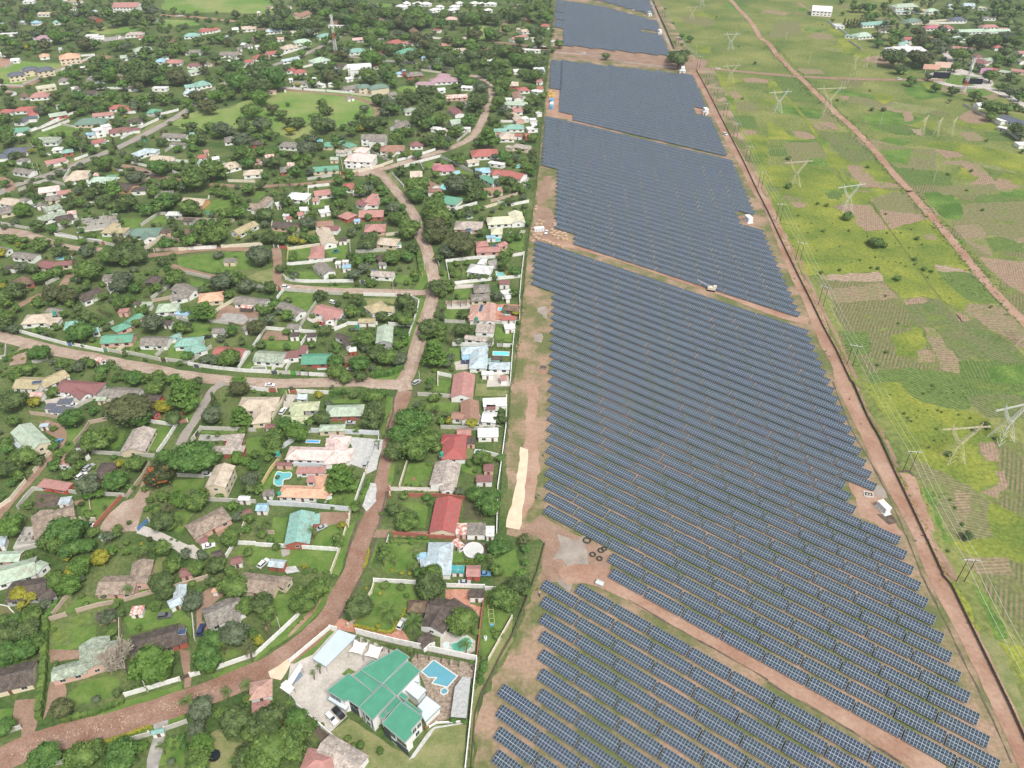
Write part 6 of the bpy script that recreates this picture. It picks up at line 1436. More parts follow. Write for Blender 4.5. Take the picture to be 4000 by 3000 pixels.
# ------------------------------------------------------------ walls  m pts
WD = {
'A': 'w1085,1042 1560,902;w1650,872 1728,850;w1835,820 2212,690;g1065,1445 1305,1378;g1425,1338 1620,1270;g400,1655 620,1600;s465,345 560,220 650,130;s425,390 580,345;s670,315 850,265 990,240;s1080,220 1250,170 1400,130 1500,110 1800,20;s1040,370 1042,560;g1690,560 1670,350;g190,1320 60,1360',
'B': 'w0,690 230,480 470,250;w530,190 600,120 622,75;w1020,75 1020,50 1380,70;w1640,95 1975,105;w1980,120 2100,125;w295,750 640,462;w355,1130 640,1375 930,1630;c2212,370 2010,735;r1975,190 1940,430 1912,700;c960,210 1000,150 1020,80;w640,455 700,470',
'E': 's270,265 400,280 520,305;g800,600 1050,620 1340,635;w1535,350 1460,470 1365,605;w1270,330 1500,365;g1735,395 2212,410;g1745,390 1660,500;s1100,985 1180,880 1250,790;g700,940 860,960 1080,975;g300,920 500,925 660,950;r1050,990 950,1100 820,1250;g1790,1010 2212,1030;s1300,700 1250,780;c2085,1300 2140,1150;w2030,1385 1960,1500;w2035,1385 2212,1392;g160,1080 220,1000 290,925;c300,770 390,660 465,580;c-20,1090 100,1010 230,850;g140,1455 360,1400;s780,1010 800,1160;s925,315 780,345 740,410 650,520;s2212,20 2040,30;w2212,50 2150,45;g800,140 700,190 640,230;r1570,280 1630,190;g1540,800 1760,810;c700,1180 830,1185',
'F': 'l230,560 350,480 470,418 700,428 1065,440;l1065,440 1060,480;l1030,540 990,650;l330,715 620,725;y60,870 130,750 220,640;w940,795 860,1025;l110,1045 450,1065 820,1100;c820,1105 800,1240;c795,1200 740,1400 650,1640;w0,1400 350,1420 715,1445;c1305,690 1240,900;r1310,975 1590,975;r1590,975 1810,1000;r1180,1305 1500,1330 1720,1345;w2165,120 2160,380 2130,620 2090,900 2080,1290;w355,75 630,88;w0,55 112,68;c265,90 210,190 145,310;g1400,100 1560,110 1780,125;c960,740 950,780;g1600,385 1960,400;w1960,600 2110,640;g1150,1330 1130,1400;r1160,910 1150,990;s60,1290 160,1300',
'H': 'w220,1105 450,1170 730,1245;w785,1245 950,1280 1120,1315;g1170,1305 1330,1340;g1380,1335 1560,1370 1740,1415;g1800,1410 2030,1440;c1270,1315 1420,1205;g1690,1370 1830,1240 1970,1120;g2050,1430 2212,1310;s1650,775 1830,745;g1750,905 1900,940 2110,970;g1640,745 1830,610;w600,60 840,100;w870,100 1110,135;c1570,205 1700,110 1850,10;s1690,225 1950,215 2212,200;g1010,1140 1230,1010;g500,590 640,525;g360,1440 520,1400;g-40,1400 70,1380 75,1260',
'I': 'c1180,215 1500,170 1845,130;y1185,205 1170,335;w1170,380 1400,360 1700,325;w1130,505 1150,530 1200,550 1350,565 1600,565 1880,560;g1140,655 1480,680;g1600,690 1820,700;w1130,655 1060,745;c590,770 450,850 305,950;g330,990 530,1015;g1480,795 1400,910 1310,1045;w1810,1030 1680,1085;w1820,1020 2140,1020;w925,1070 1480,1115;w930,1075 790,1290 645,1500;g110,1445 350,1270;w100,1455 400,1500 700,1530 1000,1545;g1060,1550 1200,1555;w1270,1560 1600,1580;w1110,1405 1010,1520;w1250,1360 1155,1520;w1375,1165 1320,1245;g1845,130 1850,240;c460,190 880,160;c0,220 410,190;g830,610 960,640;g1910,240 2150,225;g80,470 340,530;g100,990 0,960',
'J': 'w950,345 1250,310 1475,300;w945,350 980,530;w1035,585 1400,545 1750,510;w1790,260 1760,510 1738,770;s945,795 1225,785;g935,995 1150,1005;g1215,1010 1740,1005;c1745,775 1740,1005;w60,705 420,715;w470,715 560,725 655,780 640,870 550,1140;w0,1020 170,1035;w330,1025 570,1040;w1695,1000 1670,1250 1640,1659;w1020,1245 1400,1250;w1500,1255 1655,1260;w1660,285 1785,265;g300,225 0,245;g850,340 870,380;w860,1680 860,1560 1000,1590;c300,60 430,45;y680,445 690,500',
'K': 'w195,365 400,290;w450,280 650,180 800,125;w460,320 600,270 750,210;w1310,400 1500,290 1715,190;w550,720 740,645;w810,630 950,580;g210,960 380,890 520,850;g510,850 700,900;w690,845 760,740;g640,240 780,270 980,250;g20,1320 320,1375;g600,1420 830,1475;g870,1490 1110,1530 1240,1555;g600,1410 850,1270;g1530,1340 1700,1220;g1700,1210 1800,1215;c1580,1595 1850,1400;s1750,1450 2212,1580;w1420,660 1590,700;w1870,760 1980,800;w1740,140 1930,90;g1590,150 1740,160;s1310,980 1620,830;w980,1100 1160,1120;w1230,730 1330,755;g1790,540 1860,490;g210,960 220,1000;w2030,650 1830,640',
'L': 'c530,860 820,865;g1390,840 1650,800;w1400,925 1620,900;c1880,760 2212,690;g1740,570 1770,750;c460,1570 900,1555;w0,1600 400,1580;g1010,1080 1000,1200;w1395,930 1400,1140;s0,1270 600,1290;w330,1030 300,1120;c1230,1430 1320,1370;g1350,1010 1390,1000;w1880,1010 2030,1000;c1000,1370 1010,1300;g2030,510 2212,620',
'M': 'g1065,430 1190,325;c0,760 200,710 375,645;w420,640 650,580 830,520;w500,700 700,640 890,590;g890,595 1050,680 1230,760;w365,780 490,920;w980,1185 1130,1140 1280,1100;c1360,1150 1500,1110;w1510,1090 1600,1120;s1430,1080 1720,1000;w1540,215 1930,220;g1630,1430 1800,1410;g100,520 330,640;w1840,1080 1650,1120;w1310,40 1280,120;g660,660 700,740;g1050,660 1150,720',
'N': 'g0,745 200,750;g200,735 530,605;w530,610 700,540 820,490;w690,490 820,480;w930,770 1130,770;g0,310 150,290;w1160,950 1300,900;g1290,830 1400,820;w2212,520 2100,600;g50,590 170,520;w1230,480 1330,490',
'P': 'w160,635 330,650;w345,650 500,660;w510,660 690,675;c690,680 850,700;w195,395 390,335;w1920,360 2050,370;w340,490 420,470;w370,640 460,600;g880,440 1130,460;c1190,510 1330,530;g1340,490 1420,500',
'Z': 'l515,190 620,260 720,330;g700,360 800,430;g1690,910 1850,1000 2000,1100 2212,1250;g1030,60 1120,150 1210,240;c1330,150 1470,115;c1200,210 1480,215;w1330,205 1700,205;g900,405 960,410;c1390,190 1550,180',
}
def load_walls():
    wall_line('B', 'w', PP('870,500 1200,585 1500,650 1905,735'), 2.9, label='tall white wall between the mansion and palm garden'); wall_line('B', 'w', PP('1908,738 1880,1000 1850,1300 1810,1680'), 2.2, label='white wall along the right side of the mansion plot'); wall_line('B', 'w', PP('1500,1310 1560,1275 1820,1262'), .8, label='low white kerb wall around the mansion back lawn')
    for T, s in WD.items():
        for q in s.split(';'):
            wall_line(T, q[0], PP(q[1:]), 1.9 if T != 'F' or q[0] != 'l' else 2.4)
    for T, m, s, h in (('A', 'mid', '408,385 395,600 385,830 370,1000 345,1230', 2.2), ('A', 'bright', '-20,790 180,730', 1.6), ('A', 'mid', '520,1265 800,1200 1060,1100', 1.6), ('A', 'bright', '400,385 470,300 500,240', 1.8), ('B', 'yellow', '855,430 1000,470 1140,495 1190,475 1240,400 1300,290', .7),
                       ('A', 'yellow', '830,1460 1050,1390 1300,1305', .5), ('F', 'bright', '640,85 900,90', 1.8), ('F', 'mid', '1160,1290 1180,1380', 1.2), ('J', 'bright', '150,1590 330,1570 480,1500', 2.4), ('J', 'mid', '650,260 665,400 680,480', 2.5), ('J', 'yellow', '1590,440 1600,480 1680,495', 1.5),
                       ('K', 'dark', '70,810 160,850 250,860', 1.6), ('F', 'yellow', '980,1440 940,1590', .6), ('F', 'light', '985,840 940,960 900,1040', 1.2), ('L', 'dark', '1010,420 1080,360', 2.2), ('H', 'mid', '30,1390 300,1300', 1.2), ('F', 'mid', '1820,1530 1930,1540', 1.0), ('F', 'yellow', '1820,1535 1925,1540', .6)):
        wall_line(T, m, PP(s), h, hedge=True)
# ------------------------------------------------------------ trees  code x,y,r
TD = {
'A': 'b80,480,110 b220,470,110 b310,560,85 k60,640,100 k200,640,110 b120,400,90 y160,150,85 y280,180,70 y190,250,50 i600,80,110 g670,20,60 d1030,720,180 i1320,780,200 k1830,560,110 k1790,720,150 p1915,600,60 g1650,220,100 b1390,60,110 b1430,130,80 b1340,270,55 g2010,500,130 m2130,260,90 m2020,80,120 b1840,40,70 f2140,620,75 p1100,110,55 v900,160,45 g930,350,75 m970,480,50 o530,1150,100 a380,1560,140 m700,1550,130 k1020,1560,170 i1210,1480,70 g1740,1150,120 p1610,1080,80 p1950,1000,60 p2120,940,65 p1390,1470,55 l1740,1440,110 m1700,1590,120 b2040,1250,150 b2180,1340,110 b2150,1560,130 p2000,1600,45 v1480,1600,45 g1700,1320,80 m2150,1060,60 v830,1060,45 g400,230,60 m270,340,90 s1110,990,35 k50,1300,80 s1440,1390,22 s1500,1390,20 s1500,1440,20 s1490,1490,26 m30,380,60 s700,170,35 s740,240,35 b1000,250,40 b1040,330,50 k440,90,55 s1530,880,25 m1890,1180,60 n1930,1160,50 s460,460,30 m480,20,90 k1570,1400,45 k1590,1480,50 m820,1500,90 b1010,1000,50 s110,700,60 b1920,480,60 m2180,500,60 s1660,60,40',
'B': 'b420,210,130 b540,90,95 b50,240,110 m100,310,80 f80,420,55 y20,560,50 b900,270,140 p1155,300,105 p1350,395,100 b1520,90,140 m1780,390,135 i1905,480,40 p1810,590,75 b2130,190,125 b2200,260,70 s2090,510,55 k1960,780,55 k1940,900,45 b90,1270,170 b300,1430,170 m100,1520,200 k350,1250,110 p290,1110,60 m430,1270,80 k480,1300,55 k1705,1248,35 k1800,1252,32 p880,530,32 p940,552,30 p1000,565,30 p1080,592,30 p1140,602,34 p1190,606,34 p1270,622,32 p1330,632,34 p1390,652,28 p1490,672,26 p1595,692,30 p1665,712,26 p1745,727,30 p1865,750,32 u1070,150,24 u1055,425,28 i1300,168,28 u1165,390,20 u955,105,18 s590,172,10 p540,780,35 p490,835,30 s1110,75,55 s1255,90,45 s405,372,12 s365,405,12 s310,450,12 u880,375,18 s1470,210,30 s2050,470,30 s900,1460,50 s1070,1510,45 s790,1400,40 s840,1470,45 s1060,1280,30 p1945,660,30 k1830,350,50 s1210,370,25 s570,1285,28 b450,1480,60 k1890,960,30 s1940,830,40',
'E': 'b100,140,110 y300,150,60 m450,60,60 b620,290,100 b800,230,50 o1090,220,185 k1200,280,110 l1570,90,150 l1650,30,80 y1400,190,75 b1340,30,80 b1500,290,75 c1850,150,85 g1830,270,90 l2070,280,100 w2060,30,85 b820,470,130 b920,430,90 m740,500,60 b200,620,110 b330,660,60 k450,530,65 b60,720,100 m160,780,70 k100,850,50 b640,640,80 m680,700,60 m600,770,70 b1170,680,90 k1000,830,110 y1030,690,50 g760,870,105 k750,960,60 r1380,780,130 k1420,630,75 a1690,640,190 k1560,600,80 m1410,970,70 f1440,1060,60 i1540,990,80 m1690,1000,110 b1400,1180,110 m1350,1080,60 m1470,1220,60 p1545,1150,50 i2040,640,70 g2160,820,80 b2150,900,60 n2120,660,60 k2180,700,60 i2010,1050,55 g2050,1140,60 m1990,1330,90 b1400,1420,85 g1590,1470,60 m2150,1150,60 i2120,1250,50 k560,1280,170 m480,1370,120 k620,1410,100 k680,1240,80 i90,1230,110 k160,1160,70 m230,1050,55 b730,1240,45 i690,1570,100 y620,1620,70 y870,1500,80 i980,1430,60 g940,1320,70 u1220,1380,22 p1160,1430,50 p1250,1430,50 p1200,1460,45 m1000,1270,65 m1480,1560,90 b1700,1590,80 b1860,1560,90 m1990,1630,70 m250,1490,60 m440,1180,35 p570,1170,35 p885,1040,32 n1120,890,50 b760,1130,55 s460,380,40 m120,310,70 m50,500,70 k60,560,60 g1740,1480,60 b300,1100,30 m500,600,60 k470,700,70 s940,990,14 u1210,860,12 u1210,900,12 u745,980,16 b1260,900,40 m1900,960,40 s2090,400,60 b950,60,50 k740,1400,80 b400,1350,90 m790,1290,60 y570,1500,50 b540,780,50 r705,1035,28 m1090,1440,50 k1690,1270,12 s1480,1340,18 s1530,1350,18 i850,950,50 n1480,1180,30 s2140,1450,60 m1290,1000,40 m1880,620,50 b2210,600,50 r1290,1340,30 s1900,330,30',
'F': 'b1010,100,80 b1100,80,60 b1010,290,110 b1030,210,80 b570,290,75 y540,90,42 g620,170,45 i350,400,105 k250,340,75 i430,400,50 b130,460,100 m160,540,80 l740,810,155 b1330,320,150 k1250,440,120 m1380,560,130 m1480,480,120 b1200,570,100 k1430,320,110 b1560,550,60 i1600,320,50 y1670,310,40 p1550,200,50 p1640,250,50 m1540,110,60 y1870,340,60 b2110,300,65 b1960,640,85 k2110,640,45 k1900,950,90 k2010,1050,110 k2060,960,70 b1180,1080,70 b1310,1180,105 b1480,980,45 m1520,1030,35 k2090,1400,95 m1110,1430,70 p1095,1500,50 p1190,1500,45 b1510,1650,105 y1740,1230,42 y740,1220,45 b700,1330,60 m720,1380,50 p490,1260,50 p740,1000,55 m860,1060,60 p60,1200,80 m50,1300,50 k130,1350,35 m170,1410,45 k560,1010,40 u350,710,18 s375,812,24 s1420,200,50 k1240,1320,20 k1320,1325,22 k1405,1325,24 u1175,1605,24 u1260,1630,24 u1325,1635,24 k1930,1500,50 p2030,1500,45 m2080,1610,70 p1350,1560,55 m1280,960,50 p1050,500,35 p750,45,45 b840,90,50 p240,70,45 s70,80,30 m100,640,45 s800,400,28 m870,390,40 b30,910,55 b150,890,28 k1230,760,18 y425,1570,30 m1400,1480,45 n1460,1320,35 s1500,690,25 s1390,935,22 g1750,930,50 s1440,975,20 m660,1060,30 b1850,690,35 m460,320,60 n1650,950,25 k920,930,25 k960,880,22 k900,1010,22 b1440,170,40 g1390,180,40 b1500,20,40 s510,1610,30 s600,1620,28 k2120,230,30 s1240,1380,22 b1730,1620,30 k1410,1630,60 b750,470,20 m1080,1120,25 s1340,870,14 s1300,868,14 s1420,878,16',
'H': 'm430,120,70 b240,390,85 b340,410,75 b60,440,50 b600,440,90 l440,500,90 y20,240,60 y20,600,55 b170,640,110 m50,760,90 w540,680,125 w740,700,110 b400,780,70 b60,920,100 b30,1010,90 b150,1060,75 b930,430,140 b1030,380,80 g850,520,60 m940,560,60 b1180,270,110 b1340,240,140 b1480,270,110 m1350,330,75 g1320,500,105 g1290,590,100 b1310,770,100 p1500,490,70 k1450,620,70 p1520,560,60 p1570,660,50 m1680,620,80 b1870,500,120 b1750,330,70 p1050,720,60 p1060,800,50 p1120,830,50 p1170,860,50 p1040,910,50 b920,920,90 b830,840,70 m680,900,60 k860,1090,135 k760,1160,60 p520,1080,60 m600,1040,50 m1020,980,55 g1640,1000,125 b1540,850,80 b1950,1040,90 l2110,860,80 m2190,900,70 k420,1320,110 m330,1340,60 y455,1345,28 m620,130,55 b640,220,85 b920,230,80 b980,200,60 f760,230,40 f1220,50,45 f1290,70,45 f1390,60,40 m980,40,50 g850,1460,75 b680,1440,80 k1100,1510,80 p1240,1500,80 m1060,1590,75 m160,1550,90 m300,1490,85 k1440,1590,105 b1720,1590,95 l1880,1600,85 k1980,1640,70 k2020,1360,75 g2190,1400,50 s1480,1280,35 i1190,1210,35 b920,1400,60 m980,1440,65 b1200,1440,55 b560,1420,50 m760,770,70 b840,1000,60 m1240,700,50 m580,780,45 y200,150,40 b130,90,60 m260,100,50 k60,650,50 b740,440,40 p490,790,40 b1120,700,60 k1100,1000,40 m1460,1000,60 n1870,1080,30 s1680,1260,35 b700,1010,40 m1100,580,40 b300,1530,60 k180,1600,60 m1330,1570,60 m1560,1600,70 b2140,1620,60 s120,1400,25 u240,1380,22 b1720,720,30 m2190,640,60 g480,1120,40 b20,400,45 n2020,1010,40 m1660,460,50 b1440,420,55 k800,1210,35 k900,1240,30 u1170,1290,14 b640,1480,60 b750,1500,55 k1250,1600,50 m180,840,60 b900,1150,60 m990,1180,40',
'I': 'b850,260,130 b950,270,75 b1095,405,62 b450,540,130 b560,510,100 b720,590,100 b790,570,50 b980,600,90 l280,860,115 b230,640,60 m530,690,60 m850,830,48 b930,850,80 k1030,790,70 g980,960,80 i1150,910,85 b1080,870,55 w840,1040,100 k570,1070,78 g520,1130,40 b1520,700,85 b1900,740,90 b1840,870,90 g1760,970,50 b2170,930,60 b1570,1070,90 p1560,1170,50 m1430,1230,60 m2020,1190,110 k1980,1110,60 i1160,1090,50 m540,1370,125 g380,1400,90 g270,1400,70 i640,1630,90 k1690,1420,95 m1700,1520,105 b1780,1590,85 k1940,1440,110 b1950,1560,85 b2120,1300,100 i2150,1500,50 p1290,1490,55 p1380,1490,45 s1440,920,40 k760,1270,50 g1240,490,60 s1650,490,42 v420,260,70 m1240,250,40 l120,110,85 c20,60,90 p760,30,62 b960,70,80 b1100,90,80 y1240,100,60 y1330,120,45 k1440,100,60 b1860,40,50 b2100,40,50 b2010,150,80 b1850,270,58 l1940,320,85 g1880,470,85 m2070,560,60 k2060,300,75 b1220,400,30 b700,500,40 m1680,1230,40 n1330,1160,40 b330,1060,30 b100,1050,70 k130,940,50 m60,860,60 m1860,1180,50 i640,580,30 m390,700,30 g440,1160,60 m660,1160,25 m1000,1440,18 k1340,1500,30 s1090,1550,20 u980,1570,12 b1640,1350,50 m1810,500,40 b1480,1020,40 s1240,580,14 b1740,1000,40 k1700,1300,40',
'J': 'b350,290,95 m430,270,70 k540,280,80 b590,200,82 m600,460,60 s140,560,75 g50,400,80 b100,140,95 b160,50,55 b520,30,90 b780,50,95 o1120,150,150 g950,210,95 b1010,250,70 b1590,250,90 p1600,340,80 m1560,400,50 m1730,60,60 k1670,60,60 f1100,420,52 m1000,420,50 m1220,500,45 g1300,500,45 m1380,500,40 k1700,440,70 b850,610,108 m970,600,90 m900,660,70 b1495,700,75 b1680,670,60 p910,830,48 p1000,740,40 p1100,745,36 p1160,735,36 b1140,910,80 b1120,1060,100 b500,770,105 b570,860,80 b260,920,80 m380,940,60 m500,960,100 b760,1060,120 m870,1070,100 l820,1310,150 f1000,1120,50 g1080,1200,50 m80,1170,110 b60,1260,70 b190,1330,105 m320,1360,110 g430,1380,95 n430,1230,75 n500,1200,60 a30,1420,95 g170,1490,55 b40,1570,65 k500,1140,50 k410,1090,45 p1430,1180,48 p1550,1190,48 p1420,1310,38 y1700,890,42 s820,1510,38 s1010,1500,35 g990,1370,65 s1310,1530,22 m1660,1250,28 k770,1620,58 g960,1440,60 i900,700,40 b710,1150,60 b900,1150,60 m480,1330,60 p870,780,35 m1160,1400,20 b1480,510,40 k620,520,40 b1350,560,20 m740,990,50 b640,1000,20 i1630,100,45 b860,300,60 m520,560,35 s600,570,25 s130,470,40 u1450,1240,18 u1510,1265,18 u1590,1270,18 b50,900,40 k1290,480,30 b1730,990,30 p1570,880,30',
'K': 'b490,70,60 b240,400,50 b380,430,60 b440,480,50 b150,560,60 y340,520,42 m770,430,90 b880,470,70 b830,400,60 q940,400,60 q1230,450,75 b1200,520,50 m460,550,42 m30,700,60 b50,870,60 m110,650,50 b630,760,55 b560,810,48 b870,690,48 b1030,620,60 m1120,650,100 b1180,620,60 b1450,800,100 k1710,700,105 b1790,680,80 b1910,690,60 b1820,880,95 b2090,830,140 b1980,900,70 b1040,930,90 l1200,890,85 l1230,960,85 b870,880,58 b840,950,58 b860,1080,68 b760,1100,55 i240,1150,95 b400,1330,88 b1360,1080,110 b1430,1040,60 k1590,1150,85 b1700,1130,80 k1800,1050,110 b1900,1040,70 b2050,1120,95 m1640,960,85 b1080,1080,75 g940,1110,40 m1000,1430,50 m940,1440,45 c1890,1320,85 b1930,1420,60 k2080,1460,80 m2130,1350,75 k1800,1520,85 f1240,1430,52 f1310,1430,42 f1390,1450,36 p1720,1310,32 m480,1520,68 m430,1560,78 b620,1600,78 m120,1470,70 b60,1450,50 k200,1500,45 m80,370,85 b60,430,70 b300,330,40 p1300,310,32 b870,290,24 m1470,220,32 b830,120,38 y1350,150,24 b1740,420,68 b2060,260,85 b2100,400,78 b2150,320,60 k2050,560,48 g1490,620,58 m380,700,58 z1220,730,28 f330,870,45 c370,1000,45 k1000,500,60 b480,1090,40 b740,880,50 m640,340,30 k30,300,60 m110,310,50 b150,300,40 b560,350,30 b1100,780,40 m1380,600,60 b1320,550,50 b1590,340,0.1 b200,200,50 m330,240,30 b60,160,60 b20,190,60 b260,500,30 b700,680,40 m1640,650,40 b1260,680,60 m1940,780,40 b960,1000,60 m1140,1040,50 b1480,1130,60 b1270,1150,50 m1260,1240,40 b700,1300,60 k560,1370,70 g150,1290,50 b300,1200,50 m660,1050,30 b1240,200,50 b960,60,60 k680,60,60 m760,40,60 b850,30,60 b1540,160,50 b1440,60,50 b1550,50,50 b1700,120,40 b1500,30,50 m960,1180,30 b1620,1430,40 k1450,1480,40 m1350,1500,50 m1500,450,40 b40,1340,40 b1250,320,30',
'L': 'b780,80,105 m1030,60,42 b1100,120,72 b1240,220,88 b1330,220,50 b1530,240,108 b680,230,88 g890,230,100 y1200,300,58 b480,280,108 b330,260,75 m400,330,70 b230,390,80 m120,440,60 g680,420,108 b700,530,108 k880,520,70 m960,330,78 m900,420,50 k750,640,88 b1040,640,90 b940,640,60 g1370,500,108 m1390,590,80 n1260,590,80 n1130,545,58 a1240,740,88 k920,790,60 m340,720,135 m470,760,80 b180,830,135 b40,900,78 k1050,510,40 b1500,470,60 y1520,450,30 b1690,450,48 b1780,440,46 m1720,840,68 l1840,790,60 a1730,970,100 m1940,940,88 m2100,840,78 m1740,1080,78 b1690,1190,68 b1170,1070,85 m1210,1160,78 p1040,980,60 p1130,920,60 p1060,840,60 p1180,810,60 p1290,850,60 p1310,940,50 b870,900,58 m730,930,85 r760,960,50 b500,980,70 b430,970,58 b480,1190,78 i640,1190,85 b930,1200,98 b1380,1290,95 m1440,1210,78 m1220,1370,58 g930,1310,58 p760,1410,80 m400,1400,135 m320,1460,90 c60,1450,80 l130,1480,80 b190,1400,68 b80,1140,108 b200,1180,68 y640,1460,34 b960,1450,88 b1110,1450,80 i1220,1480,50 b1860,1400,58 b2100,1430,58 b2030,1520,88 b2040,1240,48 b1860,300,78 y1960,280,38 y2050,290,28 b2080,230,68 m2130,470,48 b1450,390,62 b1370,380,62 p1580,720,26 p1670,730,26 i720,1120,50 b1640,260,58 o70,140,40 o330,60,80 i120,60,50 b560,600,40 m1120,740,30 m560,700,40 b1650,1130,50 i1340,1100,40 m1260,1230,30 k1350,1370,50 k1480,1470,50 m1510,1490,40 m1390,1460,60 b1030,760,40 b850,700,50 b1420,740,60 m1320,660,60 b1300,420,60 m840,360,60 b780,300,60 m560,340,50 m620,100,0.1 b1940,250,60 k1780,260,50 b1850,230,50 b2150,180,60 m500,1290,60 b440,1270,50 k350,1290,50 k250,1290,50 m620,1050,70 b1560,60,60 o1620,80,60 b1200,180,30 b1800,560,0.1 b2120,880,50 g1990,1420,40 b1540,1000,0.1 k560,1000,50',
'M': 'b690,140,118 b720,230,88 b330,60,90 b120,220,98 b270,210,78 b420,370,88 b520,300,78 b860,170,98 f590,260,40 b740,400,78 b870,430,78 b980,400,60 b900,330,60 m1060,300,88 a1180,190,88 l1400,380,118 b1290,420,60 b1450,190,68 b1570,80,68 b1830,60,60 w1630,150,48 b1890,370,68 m1740,520,36 k1560,580,88 b1700,600,50 m1090,620,78 b450,740,78 b640,900,138 k620,1000,100 b560,840,50 b840,770,58 b1050,870,128 b1230,900,128 b1260,1000,88 m1200,1040,60 b1280,770,58 b840,1020,88 m800,1130,145 m860,1240,145 w840,1340,140 w830,1440,100 o1120,1480,128 b560,1350,118 p480,1400,70 b430,1240,98 b380,1140,88 b170,850,78 b80,930,88 n240,920,58 k110,1230,46 m1090,1200,60 m1280,1150,55 b1320,1400,58 b1350,1260,50 b1640,1060,58 g1780,1020,50 p1850,1280,58 m1700,1400,46 p1590,1420,48 m1770,940,58 m1700,920,58 m1840,700,85 b1880,620,68 b1650,850,65 b1560,830,58 k1500,980,48 k1370,980,50 k300,1060,60 z550,540,36 p950,70,38 m1230,60,50 b1320,90,40 b1200,1200,50 m340,560,40 b190,490,50 b500,560,50 k640,560,60 m1000,340,50 b30,160,80 y20,280,50 y110,290,28 b220,300,60 b60,60,60 k420,310,50 b380,440,60 k950,460,60 b360,1230,60 b280,1180,50 b1180,850,60 k1340,1010,50 b740,1170,60 b980,1300,50 b990,1200,40 m1620,1380,40 b1770,690,30 b1480,580,50 m1640,640,50 b1100,560,40 b1030,560,30 b1500,870,50 b1240,1300,40 g1010,1430,40 b1460,60,50 b1100,30,60 b850,30,60 b740,60,30 b1880,150,40 b1920,270,40 b80,1480,80 s1230,500,30 b1520,240,30 m1780,620,40 k1880,760,50 k1840,880,50 b1600,930,50',
'N': 'b560,170,60 q690,60,70 b720,100,60 b560,60,70 b40,90,50 q190,110,60 b120,200,50 b1040,150,80 b960,180,70 b930,100,60 o855,220,50 b730,370,80 b800,370,70 b1000,380,70 b1080,400,60 b700,180,60 b600,240,60 b480,310,80 b360,260,60 m290,380,60 y240,400,40 b120,370,60 b30,330,70 b60,450,60 b380,390,70 b820,560,70 b930,560,70 b1010,540,60 b1060,600,70 m1180,570,90 b1250,600,120 b1220,650,110 i1310,580,70 i1400,600,45 b1520,660,90 b1380,690,70 b1090,680,70 b950,640,80 b850,660,70 b780,590,70 b640,640,60 b560,640,60 b1060,730,70 b1190,740,60 z900,490,35 b1380,350,60 b1290,340,60 b1270,440,70 b1390,450,60 b1530,400,70 b1480,450,60 b1420,390,60 b1700,350,60 m1820,330,60 b1900,330,60 b1960,360,50 b1780,420,60 b1860,500,70 b1950,560,60 b1750,530,50 b1900,620,60 b2030,560,60 b2100,620,70 b2040,700,110 b2150,720,90 b2130,800,70 b1990,810,60 b1700,830,80 b1860,820,80 a680,830,75 b780,860,70 b640,900,60 o1780,900,80 b1620,880,60 b1400,850,70 b1240,850,70 b1100,830,60 b960,820,60 b890,850,60 b470,830,50 b70,880,70 b350,950,60 m470,800,50 i1090,840,50 b580,890,50 b1570,230,30 b1400,190,30 b1470,220,30 b1600,220,30 b1500,90,40 b1310,90,60 b2040,120,50 b2090,200,60 b2150,170,60 b2200,200,60 b1960,180,30 b1250,200,60 b1150,200,50 b1180,120,60 b1270,60,60 b1300,160,60 b1250,260,40 b800,120,50 b660,120,50 b480,130,50 b230,60,50 b20,230,60 b200,300,60 b300,290,50 m250,160,50 b600,300,60 b650,280,50 b400,300,0.1 b870,500,40 b1150,500,60 b1230,480,50 b1300,500,50 b1350,640,60 b1450,640,50 b1600,660,50 b1640,680,50 b1580,430,50 b1680,480,50 b1760,600,50 m1800,680,50 m1900,750,50 b1560,620,30 b1320,830,60 b1150,900,60 b1060,950,50 b700,960,50 b860,940,60 b920,900,60 b620,700,40 b700,610,40 b860,740,50 b780,730,50 b720,760,40 b680,720,50 i500,800,40',
